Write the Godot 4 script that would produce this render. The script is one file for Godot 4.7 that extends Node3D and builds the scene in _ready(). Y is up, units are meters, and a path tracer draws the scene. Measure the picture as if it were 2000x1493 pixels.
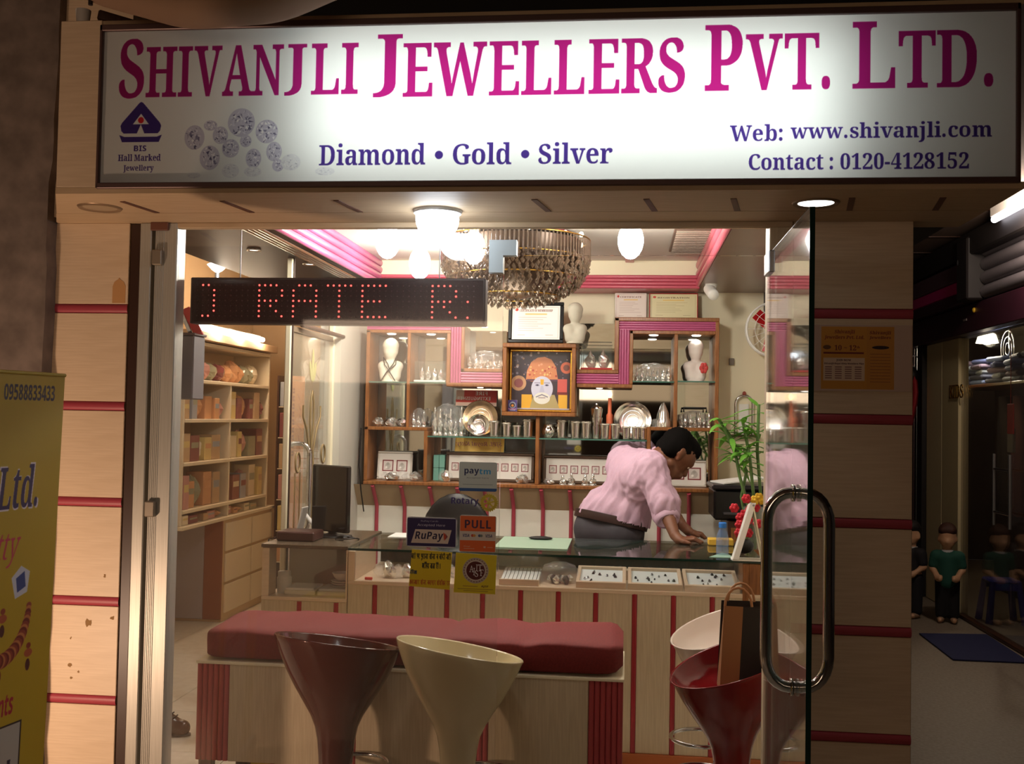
extends Node3D
# A jeweller's shop front at night, seen from the market passage. Metres, y up; the glass front stands at z = 0, the shop lies behind it at negative z.

# ---------------------------------------------------------------- mesh builder
class MB:
	var V := PackedVector3Array()
	var N := PackedVector3Array()
	var U := PackedVector2Array()
	var I := PackedInt32Array()

	func tri(a: Vector3, b: Vector3, c: Vector3, n: Vector3) -> void:
		tri3(a, b, c, n, n, n)

	func tri3(a: Vector3, b: Vector3, c: Vector3, na: Vector3, nb: Vector3, nc: Vector3) -> void:
		var k := V.size()
		V.append(a); V.append(b); V.append(c)
		N.append(na); N.append(nb); N.append(nc)
		U.append(Vector2.ZERO); U.append(Vector2.ZERO); U.append(Vector2.ZERO)
		if (c - a).cross(b - a).dot(na + nb + nc) >= 0.0:
			I.append(k); I.append(k + 1); I.append(k + 2)
		else:
			I.append(k); I.append(k + 2); I.append(k + 1)

	# a, b, c, d run round the face; n points outward; uv (0,1) at a, (1,1) at b, (1,0) at c, (0,0) at d
	func quad(a: Vector3, b: Vector3, c: Vector3, d: Vector3, n: Vector3) -> void:
		var k := V.size()
		for p in [a, b, c, d]:
			V.append(p); N.append(n)
		U.append(Vector2(0, 1)); U.append(Vector2(1, 1)); U.append(Vector2(1, 0)); U.append(Vector2(0, 0))
		if (c - a).cross(b - a).dot(n) >= 0.0:
			I.append_array(PackedInt32Array([k, k + 1, k + 2, k, k + 2, k + 3]))
		else:
			I.append_array(PackedInt32Array([k, k + 2, k + 1, k, k + 3, k + 2]))

	func obox(c: Vector3, b: Basis, s: Vector3, bev := 0.0) -> MB:
		var h := s * 0.5
		bev = minf(bev, minf(h.x, minf(h.y, h.z)) * 0.8)
		var ax := [b.x, b.y, b.z]
		var hh := [h.x, h.y, h.z]
		for i in 3:
			var j := (i + 1) % 3
			var k := (i + 2) % 3
			for sg in [-1.0, 1.0]:
				var o: Vector3 = c + ax[i] * (sg * hh[i])
				var uj: Vector3 = ax[j] * (hh[j] - bev)
				var uk: Vector3 = ax[k] * (hh[k] - bev)
				quad(o - uj - uk, o + uj - uk, o + uj + uk, o - uj + uk, ax[i] * sg)
		if bev > 0.0:
			for i in 3:
				var j := (i + 1) % 3
				var k := (i + 2) % 3
				for sj in [-1.0, 1.0]:
					for sk in [-1.0, 1.0]:
						var ui: Vector3 = ax[i] * (hh[i] - bev)
						var p: Vector3 = c + ax[j] * (sj * hh[j]) + ax[k] * (sk * (hh[k] - bev))
						var q: Vector3 = c + ax[j] * (sj * (hh[j] - bev)) + ax[k] * (sk * hh[k])
						quad(p - ui, p + ui, q + ui, q - ui, (ax[j] * sj + ax[k] * sk).normalized())
			for sx in [-1.0, 1.0]:
				for sy in [-1.0, 1.0]:
					for sz in [-1.0, 1.0]:
						var e: Vector3 = b.x * sx * (h.x - bev) + b.y * sy * (h.y - bev) + b.z * sz * (h.z - bev)
						var n: Vector3 = (b.x * sx + b.y * sy + b.z * sz).normalized()
						tri(c + e + b.x * sx * bev, c + e + b.y * sy * bev, c + e + b.z * sz * bev, n)
		return self

	func box(c: Vector3, s: Vector3, bev := 0.0) -> MB:
		return obox(c, Basis.IDENTITY, s, bev)

	# box between two corners
	func bx(x0: float, x1: float, y0: float, y1: float, z0: float, z1: float, bev := 0.0) -> MB:
		return obox(Vector3(x0 + x1, y0 + y1, z0 + z1) * 0.5, Basis.IDENTITY, Vector3(absf(x1 - x0), absf(y1 - y0), absf(z1 - z0)), bev)

	# rings of equal size joined into a smooth skin
	func loft(rings: Array, closed := true, caps := true, ring_loop := false) -> MB:
		var m: int = rings.size()
		var n: int = rings[0].size()
		var nor := []
		for i in m:
			var r := PackedVector3Array()
			for j in n:
				var p0: Vector3 = rings[i][(j - 1 + n) % n if closed else maxi(j - 1, 0)]
				var p1: Vector3 = rings[i][(j + 1) % n if closed else mini(j + 1, n - 1)]
				var q0: Vector3 = rings[(i - 1 + m) % m if ring_loop else maxi(i - 1, 0)][j]
				var q1: Vector3 = rings[(i + 1) % m if ring_loop else mini(i + 1, m - 1)][j]
				r.append((p1 - p0).cross(q1 - q0).normalized())
			nor.append(r)
		# outward: away from the middle of the rings
		var vote := 0.0
		for i in m:
			var mid := Vector3.ZERO
			for j in n:
				mid += rings[i][j]
			mid /= n
			for j in n:
				vote += nor[i][j].dot((rings[i][j] - mid).normalized())
		var sg := 1.0 if vote >= 0.0 else -1.0
		for i in (m if ring_loop else m - 1):
			var i2 := (i + 1) % m
			for j in (n if closed else n - 1):
				var j2 := (j + 1) % n
				tri3(rings[i][j], rings[i][j2], rings[i2][j2], nor[i][j] * sg, nor[i][j2] * sg, nor[i2][j2] * sg)
				tri3(rings[i][j], rings[i2][j2], rings[i2][j], nor[i][j] * sg, nor[i2][j2] * sg, nor[i2][j] * sg)
		if caps and closed and not ring_loop:
			for e in [0, m - 1]:
				var mid := Vector3.ZERO
				var other := Vector3.ZERO
				for j in n:
					mid += rings[e][j]
					other += rings[1 if e == 0 else m - 2][j]
				mid /= n
				other /= n
				var nn: Vector3 = (rings[e][1] - rings[e][0]).cross(rings[e][n / 2] - rings[e][0]).normalized()
				if nn.dot(mid - other) < 0.0:
					nn = -nn
				for j in n:
					tri(mid, rings[e][j], rings[e][(j + 1) % n], nn)
		return self

	func tube(pts: Array, r, seg := 8, loop := false) -> MB:
		var rings := []
		var m := pts.size()
		var side := Vector3.ZERO
		for i in m:
			var a: Vector3 = pts[(i - 1 + m) % m] if loop or i > 0 else pts[0]
			var b: Vector3 = pts[(i + 1) % m] if loop or i < m - 1 else pts[m - 1]
			var t := (b - a).normalized()
			if side == Vector3.ZERO:
				side = t.cross(Vector3.UP if absf(t.y) < 0.9 else Vector3.RIGHT).normalized()
			side = (side - t * side.dot(t)).normalized()
			var up := t.cross(side)
			var ring := PackedVector3Array()
			var rr: float = r[i] if r is Array else r
			for k in seg:
				var an := TAU * k / seg
				ring.append(pts[i] + (side * cos(an) + up * sin(an)) * rr)
			rings.append(ring)
		return loft(rings, true, not loop, loop)

	# profile of (radius, height) turned about the axis b.y through o; sx, sz squash it
	func lathe(o: Vector3, prof: Array, seg := 20, b := Basis.IDENTITY, sx := 1.0, sz := 1.0) -> MB:
		var rings := []
		for p in prof:
			var ring := PackedVector3Array()
			for k in seg:
				var an := TAU * k / seg
				ring.append(o + b * Vector3(cos(an) * p[0] * sx, p[1], sin(an) * p[0] * sz))
			rings.append(ring)
		# a turned profile may fold back on itself, so normals come from the profile
		var m := rings.size()
		var nor := []
		for i in m:
			var a: Array = prof[maxi(i - 1, 0)]
			var c: Array = prof[mini(i + 1, m - 1)]
			var d := Vector2(c[0] - a[0], c[1] - a[1])
			nor.append(Vector2(d.y, -d.x).normalized())
		for i in m - 1:
			for k in seg:
				var k2 := (k + 1) % seg
				var f := func(ii: int, kk: int) -> Vector3:
					var an := TAU * kk / seg
					return (b * Vector3(cos(an) * nor[ii].x / sx, nor[ii].y, sin(an) * nor[ii].x / sz)).normalized()
				tri3(rings[i][k], rings[i][k2], rings[i + 1][k2], f.call(i, k), f.call(i, k2), f.call(i + 1, k2))
				tri3(rings[i][k], rings[i + 1][k2], rings[i + 1][k], f.call(i, k), f.call(i + 1, k2), f.call(i + 1, k))
		return self

	func ell(c: Vector3, r: Vector3, rows := 8, seg := 14, b := Basis.IDENTITY) -> MB:
		var prof := []
		for i in rows + 1:
			var a := PI * i / rows
			prof.append([sin(a) * r.x + 0.00001, -cos(a) * r.y])
		return lathe(c, prof, seg, b, 1.0, r.z / r.x)

	# polygon in the plane (o, ux, uy) given thickness along uz = ux x uy (front at +t/2)
	func prism(poly: PackedVector2Array, o: Vector3, ux: Vector3, uy: Vector3, t: float) -> MB:
		var uz := ux.cross(uy).normalized()
		var id := Geometry2D.triangulate_polygon(poly)
		for s in [-0.5, 0.5]:
			for i in range(0, id.size(), 3):
				var p := []
				for k in 3:
					p.append(o + ux * poly[id[i + k]].x + uy * poly[id[i + k]].y + uz * (s * t))
				tri(p[0], p[1], p[2], uz * s)
		var area := 0.0
		for i in poly.size():
			area += poly[i].cross(poly[(i + 1) % poly.size()])
		for i in poly.size():
			var a := poly[i]
			var b := poly[(i + 1) % poly.size()]
			var e := b - a
			var n2 := Vector2(e.y, -e.x).normalized() * (1.0 if area > 0.0 else -1.0)
			var pa := o + ux * a.x + uy * a.y
			var pb := o + ux * b.x + uy * b.y
			quad(pa - uz * t * 0.5, pb - uz * t * 0.5, pb + uz * t * 0.5, pa + uz * t * 0.5, ux * n2.x + uy * n2.y)
		return self

	# n half-round ribs side by side, running along la; ac = across, out = which way they bulge
	func ribs(o: Vector3, la: Vector3, ac: Vector3, n: int, out: Vector3, deep := 0.35) -> MB:
		var w := ac / n
		var hw := w.length() * 0.5
		for i in n:
			var c := o + w * (i + 0.5)
			var pr := []
			for k in 6:
				var an := PI * k / 5.0
				var d := -w.normalized() * cos(an)
				pr.append([c + d * hw + out * sin(an) * hw * 2.0 * deep, (d * deep * 2.0 + out * sin(an)).normalized()])
			for k in 5:
				var p0: Vector3 = pr[k][0]
				var p1: Vector3 = pr[k + 1][0]
				tri3(p0, p1, p1 + la, pr[k][1], pr[k + 1][1], pr[k + 1][1])
				tri3(p0, p1 + la, p0 + la, pr[k][1], pr[k + 1][1], pr[k][1])
		return self

	# a faceted lump: crumpled foil or film over something small
	func crumple(c: Vector3, r: Vector3, sd: int, rows := 7, seg := 12, rough := 0.3) -> MB:
		var g := RandomNumberGenerator.new()
		g.seed = sd
		var pts := []
		for i in rows + 1:
			var a := PI * i / rows
			var ring := []
			for k in seg:
				var an := TAU * (k + 0.5 * (i % 2)) / seg
				var f := 1.0 + g.randf_range(-rough, rough)
				var y := -cos(a)
				ring.append(c + Vector3(sin(a) * cos(an) * r.x * f, maxf(y * r.y * (1.0 + g.randf_range(-rough, rough) * 0.6), -r.y), sin(a) * sin(an) * r.z * f))
			pts.append(ring)
		for i in rows:
			for k in seg:
				var k2 := (k + 1) % seg
				for t in [[pts[i][k], pts[i][k2], pts[i + 1][k2]], [pts[i][k], pts[i + 1][k2], pts[i + 1][k]]]:
					var n: Vector3 = (t[2] - t[0]).cross(t[1] - t[0])
					if n.length() > 1e-9:
						n = n.normalized()
						if n.dot((t[0] + t[1] + t[2]) / 3.0 - c) < 0.0:
							n = -n
						tri(t[0], t[1], t[2], n)
		return self

	func mesh(off := Vector3.ZERO) -> ArrayMesh:
		var a := []
		a.resize(Mesh.ARRAY_MAX)
		var vv := V
		if off != Vector3.ZERO:
			vv = PackedVector3Array()
			vv.resize(V.size())
			for i in V.size():
				vv[i] = V[i] + off
		a[Mesh.ARRAY_VERTEX] = vv
		a[Mesh.ARRAY_NORMAL] = N
		a[Mesh.ARRAY_TEX_UV] = U
		a[Mesh.ARRAY_INDEX] = I
		var m := ArrayMesh.new()
		m.add_surface_from_arrays(Mesh.PRIMITIVE_TRIANGLES, a)
		return m

# ---------------------------------------------------------------- flat print
class Print:
	var im: Image
	var k := 2
	var W: int
	var H: int
	static var fonts := {}

	func _init(w: int, h: int, bg: Color) -> void:
		W = w; H = h
		im = Image.create(w * k, h * k, false, Image.FORMAT_RGB8)
		im.fill(bg)

	func rect(x: float, y: float, w: float, h: float, c: Color) -> Print:
		im.fill_rect(Rect2i(roundi(x * k), roundi(y * k), maxi(1, roundi(w * k)), maxi(1, roundi(h * k))), c)
		return self

	func frame(x: float, y: float, w: float, h: float, t: float, c: Color) -> Print:
		rect(x, y, w, t, c); rect(x, y + h - t, w, t, c); rect(x, y, t, h, c); rect(x + w - t, y, t, h, c)
		return self

	func poly(p: PackedVector2Array, c: Color) -> Print:
		var y0 := INF
		var y1 := -INF
		for q in p:
			y0 = minf(y0, q.y * k); y1 = maxf(y1, q.y * k)
		var n := p.size()
		for y in range(maxi(0, floori(y0)), mini(H * k - 1, ceili(y1)) + 1):
			var xs := []
			var yy := y + 0.5
			for i in n:
				var a := p[i] * k
				var b := p[(i + 1) % n] * k
				if (a.y <= yy) != (b.y <= yy):
					xs.append(a.x + (yy - a.y) / (b.y - a.y) * (b.x - a.x))
			xs.sort()
			for i in range(0, xs.size() - 1, 2):
				var xa := roundi(xs[i])
				var xb := roundi(xs[i + 1])
				if xb > xa:
					im.fill_rect(Rect2i(xa, y, xb - xa, 1), c)
		return self

	func disc(x: float, y: float, r: float, c: Color, ry := -1.0, turn := 0.0) -> Print:
		var p := PackedVector2Array()
		for i in 28:
			var a := TAU * i / 28
			p.append(Vector2(x, y) + Vector2(cos(a) * r, sin(a) * (ry if ry > 0.0 else r)).rotated(turn))
		return poly(p, c)

	func line(a: Vector2, b: Vector2, w: float, c: Color) -> Print:
		var d := (b - a).normalized() * w * 0.5
		var n := Vector2(-d.y, d.x)
		return poly(PackedVector2Array([a - d + n, b + d + n, b + d - n, a - d - n]), c)

	func strokes(lines: Array, x: float, y: float, w: float, h: float, t: float, c: Color) -> Print:
		for l in lines:
			for i in range(0, l.size() - 3, 2):
				line(Vector2(x + l[i] * w, y + l[i + 1] * h), Vector2(x + l[i + 2] * w, y + l[i + 3] * h), t, c)
		return self

	# the ink of the words fills the box x, y, w, h
	func text(s: String, x: float, y: float, w: float, h: float, face: String, weight: int, c: Color, slant := 0.0) -> Print:
		var key := face + str(weight)
		if not fonts.has(key):
			var f := SystemFont.new()
			f.font_names = PackedStringArray([face])
			f.font_weight = weight
			fonts[key] = f
		var t := TextMesh.new()
		t.font = fonts[key]
		t.font_size = 48
		t.pixel_size = 1.0
		t.depth = 0.0
		t.curve_step = 1.0
		t.text = s
		if t.get_surface_count() == 0:
			return self
		var ar := t.surface_get_arrays(0)
		var v: PackedVector3Array = ar[Mesh.ARRAY_VERTEX]
		var id: PackedInt32Array = ar[Mesh.ARRAY_INDEX] if ar[Mesh.ARRAY_INDEX] != null else PackedInt32Array(range(v.size()))
		if v.is_empty():
			return self
		var lo := Vector2(INF, INF)
		var hi := -lo
		for p in v:
			lo = lo.min(Vector2(p.x, p.y)); hi = hi.max(Vector2(p.x, p.y))
		var sc := Vector2(w, h) / (hi - lo)
		for i in range(0, id.size() - 2, 3):
			var q := PackedVector2Array()
			for j in 3:
				var p := v[id[i + j]]
				var yy := (hi.y - p.y) * sc.y
				q.append(Vector2(x + (p.x - lo.x) * sc.x + (h - yy) * slant, y + yy))
			tri(q, c)
		return self

	func tri(q: PackedVector2Array, c: Color) -> void:
		var y0 := maxi(0, floori(minf(q[0].y, minf(q[1].y, q[2].y)) * k))
		var y1 := mini(H * k - 1, ceili(maxf(q[0].y, maxf(q[1].y, q[2].y)) * k))
		for y in range(y0, y1 + 1):
			var yy := y + 0.5
			var xa := INF
			var xb := -INF
			for i in 3:
				var a := q[i] * k
				var b := q[(i + 1) % 3] * k
				if (a.y <= yy) != (b.y <= yy):
					var x := a.x + (yy - a.y) / (b.y - a.y) * (b.x - a.x)
					xa = minf(xa, x); xb = maxf(xb, x)
			if xb > xa:
				var ia := roundi(xa)
				var ib := roundi(xb)
				if ib > ia:
					im.fill_rect(Rect2i(ia, y, ib - ia, 1), c)

	func mirror() -> Print:
		im.flip_x()
		return self

	func tex() -> ImageTexture:
		im.resize(W, H, Image.INTERPOLATE_BILINEAR)
		return ImageTexture.create_from_image(im)

# ---------------------------------------------------------------- smooth bodies: tapered bones melted together, meshed as surface nets
class Body:
	var bones := []      # [a, b, ra, rb, squash basis or null]
	var K := 60.0

	func bone(a: Vector3, b: Vector3, ra: float, rb: float) -> Body:
		bones.append([a, b, ra, rb])
		return self

	func build(cell: float, grow := 0.0) -> MB:
		var lo := Vector3.INF
		var hi := -lo
		for q in bones:
			var r: float = maxf(q[2], q[3]) + grow + 0.04
			lo = lo.min(q[0].min(q[1]) - Vector3.ONE * r)
			hi = hi.max(q[0].max(q[1]) + Vector3.ONE * r)
		var nx := ceili((hi.x - lo.x) / cell) + 2
		var ny := ceili((hi.y - lo.y) / cell) + 2
		var nz := ceili((hi.z - lo.z) / cell) + 2
		var S := PackedFloat32Array()
		S.resize(nx * ny * nz)
		for q in bones:
			var a: Vector3 = q[0]
			var b: Vector3 = q[1]
			var ra: float = q[2] + grow
			var rb: float = q[3] + grow
			var m: float = maxf(ra, rb) + 0.05
			var l := (a.min(b) - Vector3.ONE * m - lo) / cell
			var h := (a.max(b) + Vector3.ONE * m - lo) / cell
			var ab := b - a
			var l2 := maxf(ab.length_squared(), 1e-9)
			for z in range(maxi(0, floori(l.z)), mini(nz, ceili(h.z) + 1)):
				for y in range(maxi(0, floori(l.y)), mini(ny, ceili(h.y) + 1)):
					var at := (z * ny + y) * nx
					for x in range(maxi(0, floori(l.x)), mini(nx, ceili(h.x) + 1)):
						var p := lo + Vector3(x, y, z) * cell - a
						var t := clampf(p.dot(ab) / l2, 0.0, 1.0)
						var d := (p - ab * t).length() - lerpf(ra, rb, t)
						if d < 0.09:
							S[at + x] += exp(-K * d)
		var idx := {}
		var out := MB.new()
		var P := PackedVector3Array()
		var E := [[0, 1], [2, 3], [4, 5], [6, 7], [0, 2], [1, 3], [4, 6], [5, 7], [0, 4], [1, 5], [2, 6], [3, 7]]
		for z in nz - 1:
			for y in ny - 1:
				for x in nx - 1:
					var at := (z * ny + y) * nx + x
					var inside := 0
					var v := [S[at], S[at + 1], S[at + nx], S[at + nx + 1], 0.0, 0.0, 0.0, 0.0]
					var at2 := at + nx * ny
					v[4] = S[at2]; v[5] = S[at2 + 1]; v[6] = S[at2 + nx]; v[7] = S[at2 + nx + 1]
					for i in 8:
						if v[i] >= 1.0:
							inside += 1
					if inside == 0 or inside == 8:
						continue
					var c := Vector3.ZERO
					var n := 0
					for e in E:
						var f0: float = v[e[0]]
						var f1: float = v[e[1]]
						if (f0 >= 1.0) != (f1 >= 1.0):
							var d0 := -log(maxf(f0, 1e-4))
							var d1 := -log(maxf(f1, 1e-4))
							var t := d0 / (d0 - d1)
							var p0 := Vector3(e[0] & 1, (e[0] >> 1) & 1, e[0] >> 2)
							var p1 := Vector3(e[1] & 1, (e[1] >> 1) & 1, e[1] >> 2)
							c += p0.lerp(p1, t)
							n += 1
					idx[at] = P.size()
					P.append(lo + (Vector3(x, y, z) + c / n) * cell)
		var acc := PackedVector3Array()
		acc.resize(P.size())
		var F := PackedInt32Array()
		var step := [1, nx, nx * ny]
		for at in idx:
			for ax in 3:
				var o: int = at + step[ax]
				if (S[at] >= 1.0) == (S[o] >= 1.0):
					continue
				var s1: int = step[(ax + 1) % 3]
				var s2: int = step[(ax + 2) % 3]
				if not (idx.has(at - s1) and idx.has(at - s2) and idx.has(at - s1 - s2)):
					continue
				var q := [idx[at], idx[at - s1], idx[at - s1 - s2], idx[at - s2]]
				var nn: Vector3 = (P[q[2]] - P[q[0]]).cross(P[q[3]] - P[q[1]])
				var dir := Vector3.ZERO
				dir[ax] = 1.0 if S[at] >= 1.0 else -1.0
				if nn.dot(dir) < 0.0:
					nn = -nn
					q.reverse()
				for w in q:
					acc[w] += nn
				F.append_array(PackedInt32Array([q[0], q[2], q[1], q[0], q[3], q[2]]))
		out.V = P
		out.N = PackedVector3Array()
		for n in acc:
			out.N.append(n.normalized())
		out.U = PackedVector2Array()
		out.U.resize(P.size())
		# keep clockwise fronts
		for i in range(0, F.size(), 3):
			var a := P[F[i]]
			var b := P[F[i + 1]]
			var c := P[F[i + 2]]
			if (c - a).cross(b - a).dot(out.N[F[i]] + out.N[F[i + 1]] + out.N[F[i + 2]]) < 0.0:
				var t := F[i + 1]
				F[i + 1] = F[i + 2]
				F[i + 2] = t
		out.I = F
		return out

# ---------------------------------------------------------------- nodes and materials
var taken := {}
var M := {}

func numbered(called: String) -> String:
	if not taken.has(called):
		taken[called] = 0
		return called
	taken[called] += 1
	return "%s_%03d" % [called, taken[called]]

func tag(o: Node, label: String, category := "", group := "") -> Node:
	o.set_meta("label", label)
	if category: o.set_meta("category", category)
	if group: o.set_meta("group", group)
	return o

func thing(called: String, label: String, category: String, at: Vector3, group := "") -> Node3D:
	var o := Node3D.new()
	o.name = numbered(called)
	add_child(o)
	o.position = at
	tag(o, label, category, group)
	return o

func origin_of(p: Node) -> Vector3:
	var o := Vector3.ZERO
	while p != self:
		o += p.position
		p = p.get_parent()
	return o

# a part, built in world coordinates, hung under its thing
func part(called: String, mb: MB, m: Material, parent: Node, label := "") -> MeshInstance3D:
	var o := MeshInstance3D.new()
	o.name = called
	o.mesh = mb.mesh(-origin_of(parent))
	o.material_override = m
	parent.add_child(o, true)
	if label: o.set_meta("label", label)
	return o

# a thing that is one mesh; its origin is put at `at`
func solo(called: String, mb: MB, m: Material, label: String, category: String, group := "", at := Vector3.ZERO) -> MeshInstance3D:
	var o := MeshInstance3D.new()
	o.name = numbered(called)
	o.mesh = mb.mesh(-at)
	o.material_override = m
	add_child(o)
	o.position = at
	tag(o, label, category, group)
	return o

# a piece of the setting
func struct(called: String, mb: MB, m: Material, label := "") -> MeshInstance3D:
	var o := MeshInstance3D.new()
	o.name = numbered(called)
	if mb: o.mesh = mb.mesh()
	o.material_override = m
	add_child(o)
	o.set_meta("kind", "structure")
	if label: o.set_meta("label", label)
	return o

func copy(src: Node3D, at: Vector3, label := "", turn := 0.0, scl := 1.0) -> Node3D:
	var base := src.name.rstrip("0123456789").trim_suffix("_")
	var c: Node3D = src.duplicate()
	c.name = numbered(base)
	add_child(c)
	c.position = at
	c.rotation.y = turn
	c.scale = Vector3.ONE * scl
	if label: c.set_meta("label", label)
	return c

func mat(c: Color, rough := 0.6, metal := 0.0) -> StandardMaterial3D:
	var m := StandardMaterial3D.new()
	m.albedo_color = c
	m.roughness = rough
	m.metallic = metal
	return m

func glow(c: Color, e: float) -> StandardMaterial3D:
	var m := mat(c, 0.5)
	m.emission_enabled = true
	m.emission = c
	m.emission_energy_multiplier = e
	return m

func clear(c: Color, a: float) -> StandardMaterial3D:
	var m := mat(Color(c.r, c.g, c.b, a), 0.03)
	m.transparency = BaseMaterial3D.TRANSPARENCY_ALPHA
	return m

func printed(t: Texture2D, rough := 0.6) -> StandardMaterial3D:
	var m := mat(Color.WHITE, rough)
	m.albedo_texture = t
	m.texture_repeat = false
	return m

# grain: noise squeezed along one axis, laid on in world space; lo and hi are the two tones
func grained(lo: Color, hi: Color, squeeze: Vector3, freq: float, rough: float, sd: int, bump := 0.0) -> StandardMaterial3D:
	var n := FastNoiseLite.new()
	n.seed = sd
	n.frequency = freq
	n.fractal_octaves = 4
	var src := n.get_seamless_image(256, 256)
	var im := Image.create(256, 256, false, Image.FORMAT_RGB8)
	for y in 256:
		for x in 256:
			im.set_pixel(x, y, lo.lerp(hi, src.get_pixel(x, y).r))
	var m := mat(Color.WHITE, rough)
	m.albedo_texture = ImageTexture.create_from_image(im)
	m.uv1_triplanar = true
	m.uv1_world_triplanar = true
	m.uv1_scale = squeeze
	if bump > 0.0:
		m.heightmap_enabled = true
		m.heightmap_texture = ImageTexture.create_from_image(src)
		m.heightmap_scale = bump
	return m

func rgb(r: int, g: int, b: int) -> Color:
	return Color8(r, g, b)

# ================================================================ the scene
func _ready() -> void:
	# --- camera
	var cam := Camera3D.new()
	cam.name = "camera"
	cam.position = Vector3(0, 1.5, 3.29)
	cam.rotation = Vector3(0.03316, 0.10928, 0.01797)
	cam.fov = rad_to_deg(2.0 * atan(746.5 / 2050.0))
	cam.near = 0.05
	cam.far = 60.0
	add_child(cam)
	# --- air and exposure: night, only a trace of light from the open end of the passage
	var env := Environment.new()
	env.background_mode = Environment.BG_COLOR
	env.background_color = rgb(26, 21, 18)
	env.tonemap_mode = Environment.TONE_MAPPER_LINEAR
	env.tonemap_exposure = 1.0
	env.sdfgi_enabled = true
	env.ssao_enabled = true
	env.ssil_enabled = true
	var we := WorldEnvironment.new()
	we.name = "environment"
	we.environment = env
	add_child(we)
	# --- an added warm low lamp behind the yellow banner, left of the shop front and out of view (the lamp itself is built in passage())
	omni("added_lamp_light", Vector3(-2.1, 0.55, 1.1), rgb(255, 212, 178), 1.2, 0.06)
	# --- added front fill standing for lit shops across the passage, behind the photographer
	area("opposite_fill_light", Vector3(-1.4, 2.0, 4.9), Vector3.ZERO, Vector2(2.4, 0.5), rgb(255, 218, 184), 1.15)
	materials()
	structure()
	facade()
	signboard()
	glass_front()
	ceiling_lights()
	back_cabinet()
	counters()
	seating()
	man()
	shelf_goods()
	counter_goods()
	wall_things()
	reflection_room()
	stickers()
	passage()

func omni(called: String, at: Vector3, c: Color, e: float, size := 0.05, parent: Node = self) -> OmniLight3D:
	var l := OmniLight3D.new()
	l.name = called
	l.light_color = c
	l.light_energy = e
	l.light_size = size
	l.omni_range = 12.0
	l.omni_attenuation = 2.0
	l.shadow_enabled = true
	parent.add_child(l, true)
	l.position = at - (origin_of(parent) if parent != self else Vector3.ZERO)
	return l

func area(called: String, at: Vector3, turn: Vector3, size: Vector2, c: Color, e: float, parent: Node = self) -> void:
	var l := AreaLight3D.new()
	l.name = called
	l.light_color = c
	l.light_energy = e
	l.area_size = size
	l.area_range = 12.0
	l.area_attenuation = 2.0
	l.shadow_enabled = true
	parent.add_child(l, true)
	l.position = at - (origin_of(parent) if parent != self else Vector3.ZERO)
	l.rotation = turn

func spot(called: String, at: Vector3, down: Vector3, angle: float, c: Color, e: float, size: float, parent: Node = self) -> void:
	var l := SpotLight3D.new()
	l.name = called
	l.light_color = c
	l.light_energy = e
	l.light_size = size
	l.spot_range = 12.0
	l.spot_attenuation = 2.0
	l.spot_angle = angle
	l.spot_angle_attenuation = 0.6
	l.shadow_enabled = true
	parent.add_child(l, true)
	l.position = at - (origin_of(parent) if parent != self else Vector3.ZERO)
	l.basis = Basis.looking_at(down, Vector3.FORWARD if absf(down.y) > 0.9 else Vector3.UP)

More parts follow.
